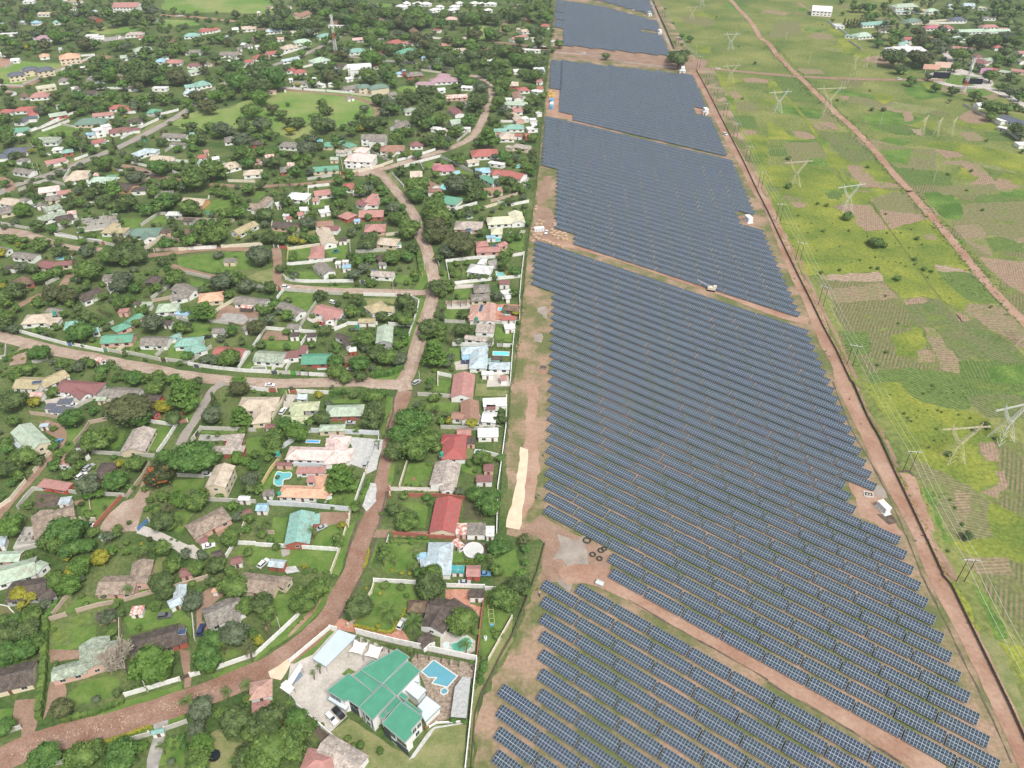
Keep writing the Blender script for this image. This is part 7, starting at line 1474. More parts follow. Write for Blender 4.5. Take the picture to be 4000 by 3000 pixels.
'P': 'b360,20,50 b420,20,50 b480,15,50 b540,20,60 b600,30,60 b650,25,60 b700,20,60 b760,50,60 b830,50,50 b430,60,50 b500,90,60 b560,110,50 b640,90,60 b700,90,60 b770,110,60 b850,90,60 b930,90,60 b1000,90,50 b200,90,60 b130,130,50 b60,140,60 b250,160,60 b330,170,60 b400,170,60 b450,170,50 b620,120,60 b680,140,60 b740,150,60 b830,140,60 b900,180,60 b960,170,50 b1030,150,60 m1140,110,90 b1100,170,60 b1180,160,60 b1230,140,60 b1260,110,40 b1340,110,50 b1330,160,50 b1430,170,50 b1500,130,60 b1560,130,60 b1540,110,40 b1640,120,60 b1720,130,60 b1780,90,50 b1850,110,60 b1900,100,50 b1950,60,60 b2050,50,60 b2100,70,50 b2100,120,50 b2050,90,50 b1990,110,50 b1580,250,60 c1530,240,50 b1680,240,60 b1740,250,50 b1800,210,50 b1600,200,40 b2000,220,50 b2060,220,45 b2040,290,50 b1900,290,50 b1630,330,50 b1550,300,50 b1560,340,60 b1490,300,40 b1420,290,50 b1380,290,50 b1460,310,40 b1230,320,60 b1290,350,60 b1230,270,50 b1150,270,60 b1080,270,50 b1030,240,50 b900,230,60 b830,230,60 b780,230,50 m820,280,60 b720,240,40 b680,320,50 b600,320,50 b560,330,50 b640,370,50 b870,330,60 b960,350,60 b1000,340,40 b1030,420,50 b1120,400,60 b1190,370,50 b1180,330,50 b1260,400,60 b1340,400,60 b1400,440,60 i1400,420,50 p1230,450,50 p1170,460,50 b1310,460,50 b1300,480,40 b1490,510,70 b1490,560,50 b1380,350,50 b1440,380,50 b1550,390,60 b1620,380,50 b1680,390,60 b1740,350,50 b1800,360,60 b1880,370,60 b1560,460,50 b1640,450,50 b1740,460,60 b1800,470,50 b1870,420,60 b1950,430,60 b2000,450,50 b2050,460,50 b2000,540,60 b2030,530,40 b1820,530,50 b1740,520,50 b1640,520,50 m1780,600,70 b1740,650,50 b1620,620,60 b1600,720,90 b1640,690,50 b1750,730,60 b1990,630,40 b2030,730,40 b1960,720,40 b1530,590,50 b1270,640,50 b1200,660,60 b1090,660,50 b1130,700,60 b880,710,60 b960,730,60 b1000,780,60 b1030,710,50 b920,800,50 b1240,720,60 b1320,740,60 b1330,690,50 b800,540,70 b850,570,60 b960,540,60 b990,590,50 b920,520,50 b720,540,30 b600,520,50 b590,600,50 b550,550,60 b500,540,50 y300,610,25 b400,590,50 b130,560,110 b50,520,110 b30,620,100 b20,700,80 b220,490,40 b300,460,50 b460,480,60 b540,460,40 b330,380,40 b160,380,40 b60,420,50 b30,460,50 b20,250,60 b100,290,50 b150,180,60 b50,350,40 b220,240,40 b300,250,50 b330,220,50 b380,230,50 b430,220,50 b560,220,50 b620,220,40 b650,200,40 b720,200,60 b560,410,40 b620,390,60 i830,420,80 b790,400,50 b900,420,60 b680,440,40 b440,380,50 b370,320,40 b500,290,40 b560,270,50 b120,330,60 b10,560,50 b110,780,60 b180,820,60 b230,750,20 b480,740,50 b500,790,50 b430,850,60 b60,890,70 b240,880,60 b300,870,50 b520,880,60 b730,890,60 b820,880,60 b1180,830,70 b1250,790,60 b1250,880,60 b1100,610,0.1 b1370,440,0.1 b1260,590,0.1 b1100,340,30 i1360,540,0.1 b1480,430,40 b1320,420,50 y1150,590,0.1 b2060,160,0.1 b1900,400,40 b1980,380,30 b2030,410,30 b1720,600,40 b1690,560,30',
'Q': 'b410,375,52 b810,480,46 b1440,500,100 b1390,470,60 b1500,460,60 b1370,500,50 b1480,530,50 s1325,70,14 s1395,195,16 k1470,310,35 k1540,330,40 k1470,380,20 b2100,540,20 b30,140,40 b200,250,40 b250,270,45 b30,430,50 b100,490,40 b200,500,40 b230,620,60 b80,630,50 b190,700,25 b30,310,30 b80,340,40 b30,20,40 b250,80,40 b180,160,40 b320,80,30 b60,60,40 b280,20,40 b240,950,45 b140,930,50 b50,950,30 b230,870,40 b250,440,14 b1770,140,12 b1960,400,10 b1990,850,14 b1410,360,14',
'Z': 'q660,200,38 q690,200,38 q715,205,38 q740,200,38 q765,205,38 q790,200,38 b560,170,22 b740,60,50 b800,60,50 b880,60,60 b1000,50,40 b640,10,30 b870,140,60 b930,130,50 b650,115,22 b950,310,60 b960,370,50 b1080,290,70 b1150,290,50 b1010,200,42 b1070,195,42 b1080,350,60 b1300,270,70 b1330,350,80 b1440,360,70 b1500,330,60 b1100,490,100 b1030,470,60 b1270,480,80 b1350,500,100 b1160,450,50 b1400,480,70 b1130,590,60 b1180,600,50 b1240,700,55 b1390,660,42 b1460,755,55 b1600,780,58 b1790,820,62 b1570,870,26 b1620,570,60 b1650,460,80 b1550,410,50 b1700,480,60 b1930,650,75 b2110,650,60 b1940,920,90 b1930,1000,60 b2080,930,70 b2160,1110,80 b2190,1170,60 b2100,790,60 b2180,830,60 b1850,350,90 b1950,340,80 b2050,320,80 b2150,350,80 b2060,440,70 b2170,300,50 b1770,350,60 b1570,350,60 b1540,130,25 b1360,190,35 b1880,255,20 b1990,205,20 b1500,260,60 b1470,290,60 b1230,140,30 b1050,140,30 i1510,310,40 b1380,400,50 b1190,320,0.1 b1840,580,50 b1760,570,40 b1750,440,50 b2000,500,60 b2110,520,60 b1980,560,50 b1700,300,50 b1600,280,40 b1500,420,50 s1720,1640,16 s600,860,18 s880,780,14 s1220,0,20 b1850,870,50 b2000,750,40 b2060,760,40 s1890,1210,20 s1760,1470,22 s865,1437,22 s1560,1500,20 s180,1600,40 s180,1360,30 s470,210,8 s750,10,30 v1000,940,30 v900,940,26 b600,1030,0.1 b2200,1300,30 b2190,1090,40 b1750,360,50 b1650,340,40 b1280,80,40 b1310,100,30 b1200,110,30 m1540,100,60 m1700,80,50 m1850,120,70 m2000,100,70 m2130,120,70 m1620,60,60 m2090,190,50 m2170,220,50 m1960,40,60 m2060,50,60 m2180,60,60',
'S': 's690,200,60 s510,110,24 s940,430,75 s890,420,45 s1000,450,45 s1270,575,28 s1270,620,16 s1120,740,40 s1030,350,14 s1290,395,28 s430,95,20 s1150,350,12 s345,350,10 s560,270,8 s420,390,8 s1350,660,30 s1415,680,22 s890,650,18 s950,655,22 s620,670,20 s460,690,22 s1020,185,14 s1855,150,20 s1130,1130,16 v1015,895,14 b1930,990,16 s1020,1380,22 s950,1490,20 s790,580,10 s1100,440,8 s1190,640,10 s930,560,12 s1380,735,10 s480,330,22 v800,590,10 s260,200,14 s1570,915,8 s1440,310,10 s1330,450,12 s1150,610,10 s1240,320,12 s730,690,8 v1040,600,8 v1000,570,8 s1220,480,10 s860,380,8 s620,470,8 s700,330,16',
'W': 'b1740,1310,55 s1890,340,36 s1800,390,36 s1900,380,28 s1560,600,40 s1970,465,28 s1180,250,20 s1210,290,16 s1240,320,14 s1460,385,18 s1650,262,14 s1060,90,10 s1395,545,14 s1440,485,12 s1345,80,16 s1580,1000,18 s1620,1065,18 s1680,1210,24 s1420,10,18 s1500,240,14 s1560,1440,20 s1750,290,14 s1510,490,10 s1470,225,14 s1300,230,10 s1380,225,8',
'c': 'o110,1350,65 k110,1420,50 k120,1540,40 i80,1640,60 s860,1070,0.1',
'C': 'b60,60,100 m110,130,60 b20,190,70 b-30,120,80',
}
for T, s in TD.items():
    for q in s.split():
        a, b_, c_ = q[1:].split(',')
        if float(c_) < 1: continue
        add_tree(q[0], float(a), float(b_), float(c_), T)
load_houses(); load_walls()
# ------------------------------------------------------------ scattered filler growth in the gardens (part of the far-off mass)
def seg_d(px, py, A):
    ax, ay, bx, by, hw = A[:, 0], A[:, 1], A[:, 2], A[:, 3], A[:, 4]; dx, dy = bx - ax, by - ay; L = dx * dx + dy * dy + 1e-9
    t = np.clip(((px - ax) * dx + (py - ay) * dy) / L, 0, 1); return np.min(np.hypot(px - ax - t * dx, py - ay - t * dy) - hw)
SA = np.array(SEGS); HA = np.array(HOUSES)
def inpoly(x, y, P):
    r = False; n = len(P)
    for i in range(n):
        x1, y1 = P[i]; x2, y2 = P[(i + 1) % n]
        if (y1 > y) != (y2 > y) and x < (x2 - x1) * (y - y1) / (y2 - y1) + x1: r = not r
    return r
NE = 0; ge = random.Random(5)
for _ in range(900):
    if NE >= 62: break
    x, y = ge.uniform(0, 2120), ge.uniform(20, 660); wx, wy = G(x, y)
    if np.min(np.hypot(HA[:, 0] - wx, HA[:, 1] - wy) - HA[:, 2]) < 9 or seg_d(wx, wy, SA) < 5 or (x > 600 and 330 < y < 520 and x < 1500) or (x > 640 and y < 60 and x < 1000): continue
    tp = [t for t in TREES if abs(t[1] - wx) < t[3] + 2 and -t[3] - 9 < t[2] - wy < 3]
    if tp: continue
    L_ = ge.uniform(14, 30) * (.5 + y / 900); house('X', ge.choice(('gy', 's', 'w', 'lg', 'rp', 'g2', 'gy', 'b2', 'lb')), ge.choice('wwcg'), 'g', ['%f,%f,%f,%f,%f' % (x, y, x + L_, y - L_ * ge.uniform(-.15, .25), ge.uniform(5, 8))], None, 'outbuilding'); NE += 1; HA = np.array(HOUSES)
print('EXTRA', NE, 'houses', len([o for o in bpy.data.objects if o.name.startswith('house')]))
ZN = [('0,-60 2150,-60 2165,160 2130,420 2100,640 0,640', 3000, 2.2, 4.6, 'bbmmmkgiwo'), ('0,640 2095,640 2060,900 2015,1350 1400,1350 1000,1480 0,1320', 3000, 1.3, 3.2, 'bmkmgib'), ('0,1330 700,1480 1950,1560 1960,2300 1500,2240 1200,2300 0,2900', 1500, .8, 1.8, 'mkimgb'), ('3550,-60 4060,-60 4060,560 3900,400 3700,300 3480,230 3360,60', 1100, 2.4, 5, 'bbmgb'), ('-200,-200 4200,-200 4200,-60 -200,-60', 3000, 4, 8, 'bbmg')]
OPEN = [PP('670,520 760,460 900,410 1060,330 1350,365 1470,385 1480,460 1330,500 1180,560 960,500 800,515'), PP('630,50 640,-20 1000,-60 1060,40 1000,60'), PP('610,95 760,80 780,105 620,110'), PP('-10,280 90,245 290,255 220,300 90,335 -10,330'), PP('350,125 540,105 530,160 400,165'), PP('-10,640 0,1 1,1')]
LAWNP = []
for o_ in list(C.objects):
    if o_.get('kind') == 'structure' and o_.name.split('.')[0] in ('lawn', 'driveway', 'paved_yard', 'grass_verge', 'terrace', 'bare_yard', 'kitchen_garden', 'gravel_yard', 'footpath', 'deck', 'meadow', 'road_junction', 'turning_circle', 'waste_ground'):
        LAWNP.append([(v.co.x, v.co.y) for v in o_.data.vertices])
LBB = [(min(p[0] for p in P), max(p[0] for p in P), min(p[1] for p in P), max(p[1] for p in P)) for P in LAWNP]
ex = np.array([(t[1], t[2], t[3]) for t in TREES]); g_ = random.Random(99); placed = []
for zs, n, r0, r1, codes in ZN:
    Z_ = PP(zs); W_ = [G(*p) for p in Z_]; x0, x1 = min(p[0] for p in W_), max(p[0] for p in W_); y0, y1 = min(p[1] for p in W_), max(p[1] for p in W_); k = 0
    for _ in range(n):
        x, y = g_.uniform(x0, x1), g_.uniform(y0, y1); r = g_.uniform(r0, r1)
        if not inpoly(x, y, W_): continue
        px = PIX(x, y)
        if not -60 < px[0] < 4060 or px[1] < -110: continue
        if any(inpoly(px[0], px[1], q) for q in OPEN): continue
        if len(HA) and np.min(np.hypot(HA[:, 0] - x, HA[:, 1] - (y + r * .3)) - HA[:, 2]) < r * .75: continue
        if seg_d(x, y, SA) < r * .6: continue
        if np.min(np.hypot(ex[:, 0] - x, ex[:, 1] - y) - ex[:, 2]) < r * .35: continue
        if placed and np.min(np.hypot(*(np.array(placed)[:, :2] - (x, y)).T) - np.array(placed)[:, 2]) < r * .5: continue
        if (r > 1.5 or k % 3) and any(b[0] < x < b[1] and b[2] < y < b[3] and inpoly(x, y, P) for P, b in zip(LAWNP, LBB)): continue
        placed.append((x, y, r)); SCAT.append([g_.choice(codes), x, y, r, r * .8, 0]); k += 1
    print('scatter', zs[:12], k)
build_trees(); solar()
# ------------------------------------------------------------ the mansion with green roofs
def Gw(x, y, z): return G(*nat('B', x, y), z)
c0 = Gw(1050, 950, 0); mroot = empty('mansion', (c0[0], c0[1], 0)); loc = lambda p: (p[0] - c0[0], p[1] - c0[1])
WM = wallm('w'); GR = mat('mansion_green_roof', (.075, .275, .18), .6, .12, .3, fine=.08); TRIM = mat('mansion_trim', (.30, .36, .35), .6, .05); DKC = mat('mansion_dark_cladding', (.055, .068, .085), .5, .1); LBR = mat('mansion_pale_roof', (.56, .63, .68), .6, .05)
def slab(pts, z, m, thick=.3, wall=True, inset=.35, wm=None, z0=0, nm='roof', frame=True):
    P = [loc(Gw(x, y, z)) for x, y in pts]; cx = sum(p[0] for p in P) / len(P); cy = sum(p[1] for p in P) / len(P)
    MB().prism(P, z - thick, z).obj(nm, m, mroot)
    if frame:
        t = MB()
        for i in range(len(P)):
            a, b = P[i], P[(i + 1) % len(P)]; t.box(((a[0] + b[0]) / 2, (a[1] + b[1]) / 2, z - thick * .5 + .05), (math.hypot(b[0] - a[0], b[1] - a[1]) + .12, .16, thick + .14 + .004 * i), math.atan2(b[1] - a[1], b[0] - a[0]))
        t.obj('roof_trim', TRIM, mroot)
    if wall:
        Q = []; n = len(P)
        ar = sum(P[i][0] * P[(i + 1) % n][1] - P[(i + 1) % n][0] * P[i][1] for i in range(n)); sg = 1 if ar > 0 else -1
        for i in range(n):
            a, b, c = P[i - 1], P[i], P[(i + 1) % n]; d1 = Vector((b[0] - a[0], b[1] - a[1])).normalized(); d2 = Vector((c[0] - b[0], c[1] - b[1])).normalized()
            n1 = Vector((-d1.y, d1.x)) * sg; n2 = Vector((-d2.y, d2.x)) * sg; nn = (n1 + n2); k = inset / max(.3, 1 + n1.dot(n2)); Q.append((b[0] + nn.x * k, b[1] + nn.y * k))
        MB().prism(Q, z0, z - thick - .003).obj('wall', wm or WM, mroot)
    return P
s1 = slab([(1218, 632), (1325, 700), (1090, 932), (905, 810)], 7.2, GR); s2 = slab([(1312, 735), (1420, 822), (1215, 1035), (1098, 930)], 7.0, GR); slab([(1090, 940), (1205, 1035), (1005, 1245), (892, 1135)], 7.0, GR)
slab([(905, 812), (1080, 935), (1010, 1005), (845, 862)], 6.6, GR); slab([(1010, 725), (1050, 745), (1120, 690), (1150, 715), (990, 860), (915, 800)], 6.4, GR, inset=.5)
slab([(800, 843), (1010, 1003), (890, 1135), (800, 1072), (765, 1085), (612, 992)], 6.3, GR); slab([(1255, 1085), (1440, 1220), (1340, 1330), (1355, 1365), (1285, 1440), (1090, 1275)], 7.1, GR)
slab([(1215, 1040), (1260, 1082), (1145, 1190), (1110, 1155)], 6.0, GR); slab([(1100, 1165), (1140, 1195), (1095, 1235), (1065, 1210)], 6.0, GR); slab([(1255, 1000), (1320, 1045), (1290, 1075), (1230, 1030)], 5.6, GR); slab([(1300, 1075), (1435, 1175), (1415, 1190), (1280, 1095)], 5.2, GR)
slab([(1350, 900), (1475, 985), (1400, 1075), (1290, 985)], 4.6, LBR, .25); slab([(1475, 1035), (1600, 1130), (1465, 1265), (1430, 1200), (1440, 1170), (1395, 1130)], 3.3, LBR, .25); slab([(1390, 880), (1420, 905), (1400, 925), (1365, 900)], 4.0, LBR, .2)
slab([(640, 1035), (800, 1130), (775, 1160), (620, 1065)], 3.1, LBR, .3, inset=.6)
# dark tower fronts and facade windows on the side that faces the lower-left lawn
def facade(p, q, z, items):
    a, b = loc(Gw(*p, z)), loc(Gw(*q, z)); L = math.hypot(b[0] - a[0], b[1] - a[1]); ang = math.atan2(b[1] - a[1], b[0] - a[0]); nx, ny = math.sin(ang), -math.cos(ang)
    if ny > 0: nx, ny = -nx, -ny
    for u, wd, z0, z1, nm in items:
        x = a[0] + (b[0] - a[0]) * u - nx * .33; y = a[1] + (b[1] - a[1]) * u - ny * .33
        m = {'window': GLASS, 'cladding': DKC, 'door': DOORM}[nm]; MB().box((x, y, (z0 + z1) / 2), (wd, .16, z1 - z0), ang).obj(nm, m, mroot)
        if nm == 'window':
            t = MB(); t.box((x + nx * .01, y + ny * .01, z1 + .06), (wd + .2, .2, .1), ang); t.box((x + nx * .01, y + ny * .01, z0 - .06), (wd + .2, .2, .1), ang); t.box((x + nx * .01, y + ny * .01, (z0 + z1) / 2), (.07, .19, z1 - z0), ang); t.obj('window_frame', TRIM, mroot)
facade((800, 1072), (890, 1135), 6.3, [(.35, 3.4, .2, 5.9, 'cladding'), (.35, 2.6, 3.4, 5.4, 'window')])
facade((892, 1135), (1005, 1245), 7.0, [(.2, .5, .8, 6, 'window'), (.5, 1.5, 3.6, 5.6, 'window'), (.5, 1.5, .7, 2.4, 'window'), (.82, .5, .8, 6, 'window')])
facade((1090, 1275), (1285, 1440), 7.1, [(.15, 2.6, .1, 6.5, 'cladding'), (.42, 1.8, 3.6, 5.6, 'window'), (.42, 1.8, .7, 2.4, 'window'), (.8, 4.6, .1, 3.0, 'cladding'), (.8, 3.6, 3.7, 5.6, 'window')])
facade((1340, 1330), (1440, 1220), 7.1, [(.3, 1.4, 3.6, 5.4, 'window'), (.7, 1.4, 3.6, 5.4, 'window'), (.5, 1.4, .8, 2.4, 'window')]); facade((612, 992), (765, 1085), 6.3, [(.25, 1.8, 3.4, 5.2, 'window'), (.55, 1.8, 3.4, 5.2, 'window'), (.5, 3, .1, 2.4, 'door')])
P = [loc(Gw(x, y, 4.2)) for x, y in ((1165, 1395), (1330, 1395), (1365, 1405), (1362, 1470), (1290, 1540))]; 
tag(mroot, 'large white mansion with several bright green roof planes and grey trim', 'mansion'); LAND.append(('the green roofed mansion', c0[0], c0[1]))
# carport, shade sails, pergola, gatehouse
def flat_thing(T, name, pts, z, m, label, cat, leg=True, thick=.22, pm=None, land=None):
    P = [G(*nat(T, x, y), z) for x, y in pts]; cx = sum(p[0] for p in P) / len(P); cy = sum(p[1] for p in P) / len(P); root = empty(name, (cx, cy, 0)); L = [(p[0] - cx, p[1] - cy) for p in P]
    MB().prism(L, z - thick, z).obj('roof', m, root)
    if leg:
        for x, y in L: MB().bar((x * .95, y * .95, 0), (x * .95, y * .95, z - thick), .09, 0, 8).obj('post', pm or mat('galvanised_steel', (.36, .37, .38), .5, .12), root)
    tag(root, label, cat)
    if land: LAND.append((land, cx, cy))
    return root, L, (cx, cy)
flat_thing('B', 'carport', [(715, 460), (868, 520), (602, 782), (488, 712)], 3.1, mat('carport_sheet', (.50, .58, .63), .5, .04), 'long pale blue carport along the mansion front wall', 'carport', land='the long pale carport')
def sail(T, pts, z, label, col=(.78, .74, .68)):
    P = [G(*nat(T, x, y), z) for x, y in pts]; cx = sum(p[0] for p in P) / 4; cy = sum(p[1] for p in P) / 4; root = empty('shade_sail', (cx, cy, 0)); L = [(p[0] - cx, p[1] - cy) for p in P]; n = 8; v = []; f = []
    for i in range(n + 1):
        for j in range(n + 1):
            u, w_ = i / n, j / n; x = (1 - u) * (1 - w_) * L[0][0] + u * (1 - w_) * L[1][0] + u * w_ * L[2][0] + (1 - u) * w_ * L[3][0]; y = (1 - u) * (1 - w_) * L[0][1] + u * (1 - w_) * L[1][1] + u * w_ * L[2][1] + (1 - u) * w_ * L[3][1]
            e = 1 - .18 * (4 * u * (1 - u) * abs(2 * w_ - 1) ** 2 + 4 * w_ * (1 - w_) * abs(2 * u - 1) ** 2); v.append((x * e, y * e, z + .5 * (abs(2 * u - 1) * abs(2 * w_ - 1)) - .3))
    for i in range(n):
        for j in range(n): f.append((i * (n + 1) + j, (i + 1) * (n + 1) + j, (i + 1) * (n + 1) + j + 1, i * (n + 1) + j + 1))
    link('canopy', mesh_from('canopy', v, f, mat('sail_%d' % int(col[0] * 100), col, .8, .04), smooth=True), root)
    for x, y in L: MB().bar((x * 1.08, y * 1.08, 0), (x * 1.0, y * 1.0, z + .3), .07, 0, 8).obj('post', mat('galvanised_steel', (.36, .37, .38), .5, .12), root)
    tag(root, label, 'shade sail')
sail('B', [(850, 548), (972, 578), (918, 685), (798, 655)], 3, 'cream shade sail next to the long carport'); sail('B', [(985, 585), (1100, 612), (1055, 722), (932, 688)], 3, 'cream shade sail nearer to the green roofs')
r_, L_, c_ = flat_thing('B', 'poolside_shelter', [(1785, 868), (1855, 878), (1818, 1228), (1682, 1215), (1718, 960)], 2.8, mat('shelter_sheet', (.40, .41, .40), .6, .25, 1.5), 'long grey translucent shelter beside the pool deck', 'shelter', thick=.12)
flat_thing('B', 'gatehouse', [(262, 912), (332, 962), (285, 1018), (205, 962)], 3.2, mat('white_sheet', (.78, .78, .77), .6, .04), 'small white gatehouse at the mansion entrance', 'gatehouse', land='the white gatehouse')
o_ = MB(); P_g = [G(*nat('B', x, y), 0) for x, y in ((275, 945), (320, 975), (280, 1022), (228, 985))]; cx, cy = G(*nat('B', 270, 965)); bpy.data.objects['gatehouse']; MB().prism([(p[0] - bpy.data.objects['gatehouse'].location.x, p[1] - bpy.data.objects['gatehouse'].location.y) for p in P_g], 0, 2.97).obj('wall', WM, bpy.data.objects['gatehouse'])
flat_thing('B', 'entrance_canopy', [(378, 752), (402, 782), (312, 930), (262, 920)], 3.6, mat('white_sheet', (.78, .78, .77), .6, .04), 'white tapering entrance canopy between gatehouse and street wall', 'canopy')
gm = MB(); a = G(*nat('B', 320, 940)); b = G(*nat('B', 405, 865)); gr = empty('entrance_gate', (a[0], a[1], 0)); gm.box(((b[0] - a[0]) / 2, (b[1] - a[1]) / 2, 1.2), (math.hypot(b[0] - a[0], b[1] - a[1]), .12, 2.4), math.atan2(b[1] - a[1], b[0] - a[0])); gm.obj('gate_panel', mat('gate_blue', (.20, .27, .36), .5, .05), gr); tag(gr, 'slate blue sliding gate under the white entrance canopy', 'gate')
# awnings and gates elsewhere
GATES = [('A', 1560, 905, 1640, 870, 'k'), ('A', 1302, 1372, 1425, 1335, 't'), ('E', 1190, 1275, 1285, 1190, 'bl'), ('E', 1690, 470, 1735, 400, 'k'), ('F', 1160, 960, 1160, 920, 'r'), ('F', 115, 70, 178, 70, 'r'), ('F', 295, 80, 355, 80, 'r'), ('H', 725, 1240, 785, 1250, 'bl'), ('H', 1120, 1305, 1170, 1310, 'g3'), ('H', 1325, 1345, 1380, 1345, 'k'), ('H', 1740, 1415, 1800, 1420, 'k'), ('H', 1590, 230, 1665, 235, 'k'), ('H', 1100, 150, 1140, 155, 'r'),
         ('I', 165, 1480, 220, 1485, 'sl'), ('I', 1000, 1550, 1065, 1553, 'sl'), ('I', 1200, 1555, 1265, 1560, 'lime'), ('I', 1030, 190, 1075, 195, 'sl'), ('I', 1075, 195, 1170, 200, 'r'), ('I', 1065, 650, 1100, 640, 'r'), ('J', 415, 720, 470, 720, 'k'), ('J', 25, 575, 70, 575, 'sl'), ('M', 660, 560, 695, 555, 'bl2'), ('L', 1985, 730, 2025, 720, 'k'), ('L', 1745, 780, 1795, 775, 'dr'), ('E', 1530, 345, 1620, 330, 'rp'), ('F', 805, 1150, 820, 1110, 'r'), ('B', 800, 440, 880, 370, 's')]
for T, x1, y1, x2, y2, c in GATES:
    a, b = G(*nat(T, x1, y1)), G(*nat(T, x2, y2)); root = empty('driveway_gate', ((a[0] + b[0]) / 2, (a[1] + b[1]) / 2, 0), math.atan2(b[1] - a[1], b[0] - a[0])); L = math.hypot(b[0] - a[0], b[1] - a[1])
    col = dict(lime=(.10, .42, .06), bl2=(.03, .10, .45)).get(c, RC.get(c)); MB().box((0, 0, .95), (L, .08, 1.8)).obj('gate_panel', mat('gate_' + c, col, .5, .08), root)
    for s in (-1, 1): MB().box((s * (L / 2 + .2), 0, 1.1), (.42, .42, 2.2)).obj('gate_post', mat('bwall_c', BW['c'], .9, .2), root)
    auto(root, '%s metal driveway gate' % dict(k='black', t='turquoise', bl='blue', r='red', g3='green', sl='dark', lime='lime green', bl2='bright blue', dr='dark red', rp='pinkish', s='tan').get(c), 'gate', a[0], a[1], 'driveway gates')
sail('F', [(1690, 1562), (1805, 1570), (1800, 1640), (1683, 1628)], 2.6, 'teal fabric awning beside the pinkish red corrugated roof', (.05, .30, .32)); sail('F', [(360, 82), (446, 88), (440, 138), (350, 132)], 2.6, 'white fabric carport behind the olive green roofs', (.62, .72, .80))
# round tank pool, trampoline, play frame, picnic table, tyre stacks / cable drums
def ring(T, x, y, r, h, m1, m2, name, part1, part2, label, cat, z0=0):
    wx, wy = G(*nat(T, x, y), z0); root = empty(name, (wx, wy, 0)); n = 28; mb = MB(); v = []
    for k in range(n):
        t = 2 * math.pi * k / n; v += [(math.cos(t) * r, math.sin(t) * r, z0), (math.cos(t) * r, math.sin(t) * r, z0 + h), (math.cos(t) * r * .86, math.sin(t) * r * .86, z0 + h), (math.cos(t) * r * .86, math.sin(t) * r * .86, z0)]
    f = []
    for k in range(n):
        a, b = 4 * k, 4 * ((k + 1) % n); f += [(a, b, b + 1, a + 1), (a + 1, b + 1, b + 2, a + 2), (a + 2, b + 2, b + 3, a + 3)]
    mb.add(v, f); mb.obj(part1, m1, root); MB().bar((0, 0, z0 + h * .45), (0, 0, z0 + h * .6), r * .85, 0, n).obj(part2, m2, root); tag(root, label, cat); return root
ring('A', 1855, 1560, 1.6, .9, mat('black_plastic', (.015, .015, .018), .4, .05), water((.02, .03, .04), 'tank_water'), 'garden_tank', 'rim', 'water', 'round black water trough on the lawn under trees', 'water tank')
rt = ring('I', 1690, 222, 1.9, .15, mat('trampoline_rim', (.06, .40, .38), .5, .05), mat('trampoline_mat', (.015, .015, .02), .6, .05), 'trampoline', 'rim', 'jumping_mat', 'round trampoline with a teal rim on the bright lawn', 'trampoline', .8)
for k in range(6): a = k * 1.047; MB().bar((1.85 * math.cos(a), 1.85 * math.sin(a), 0), (1.85 * math.cos(a), 1.85 * math.sin(a), 2.3), .04, 0, 6).obj('net_pole', mat('galvanised_steel', (.36, .37, .38), .5, .12), rt)
ring('F', 1880, 1440, 3.6, .5, mat('white_rim', (.68, .68, .65), .7, .05), mat('white_floor', (.55, .56, .54), .8, .1), 'ring_pool', 'rim', 'pool_floor', 'white oval basin on dark ground near the big tree', 'basin')
for T, x, y, r, nm in (('c', 648, 1355, 1.55, 'largest cable drum ring beside the grey gravel patch'), ('c', 768, 1442, 1.2, 'cable coil leaning lowest in the pair beside the tables'), ('c', 795, 1428, 1.1, 'cable coil stacked upper right in the pair'), ('c', 697, 1477, 1.2, 'lone cable coil left of the bottom one'), ('c', 755, 1512, 1.15, 'cable coil nearest the short lower row')):
    wx, wy = G(*nat(T, x, y)); root = empty('cable_coil', (wx, wy, 0)); v = []; f = []; n, k2 = 22, 8
    for i in range(n):
        for j in range(k2): t, u = 6.283 * i / n, 6.283 * j / k2; rr = r - .28 + .28 * math.cos(u); v.append((rr * math.cos(t), rr * math.sin(t), .3 + .26 * math.sin(u)))
    for i in range(n):
        for j in range(k2): f.append((i * k2 + j, ((i + 1) % n) * k2 + j, ((i + 1) % n) * k2 + (j + 1) % k2, i * k2 + (j + 1) % k2))
    link('coil', mesh_from('coil', v, f, mat('cable_black', (.035, .04, .035), .6, .3, 4)), root); cr = MB()
    for q in range(2): a = q * math.pi / 2 + x; cr.box((0, 0, .12 + q * .05), (r * 1.7, .18, .06), a)
    cr.obj('wooden_crosspiece', mat('pallet_wood', (.36, .26, .16), .9, .15), root); tag(root, nm, 'cable coil', 'black cable coils on the gravel')
pf = empty('play_frame', (*G(*nat('B', 2032, 360)), 0), .1); fb = MB(); L = 7.0
for i in range(5):
    y = -L / 2 + L * i / 4
    for s in (-1, 1): fb.bar((s * 1.1, y, 0), (s * .8, y, 2), .05)
    fb.bar((-.8, y, 2), (.8, y, 2), .05)
for s in (-1, 1): fb.bar((s * .8, -L / 2, 2), (s * .8, L / 2, 2), .05); fb.bar((s * 1.1, -L / 2, .1), (s * 1.1, L / 2, .1), .05)
fb.obj('frame', mat('yellow_paint', (.62, .58, .28), .6, .1), pf); MB().box((0, -3.1, .35), (1.3, .7, .7)).obj('seat', mat('blue_plastic', (.15, .35, .5), .5, .1), pf); tag(pf, 'pale yellow tubular climbing frame on the narrow side lawn', 'play frame')
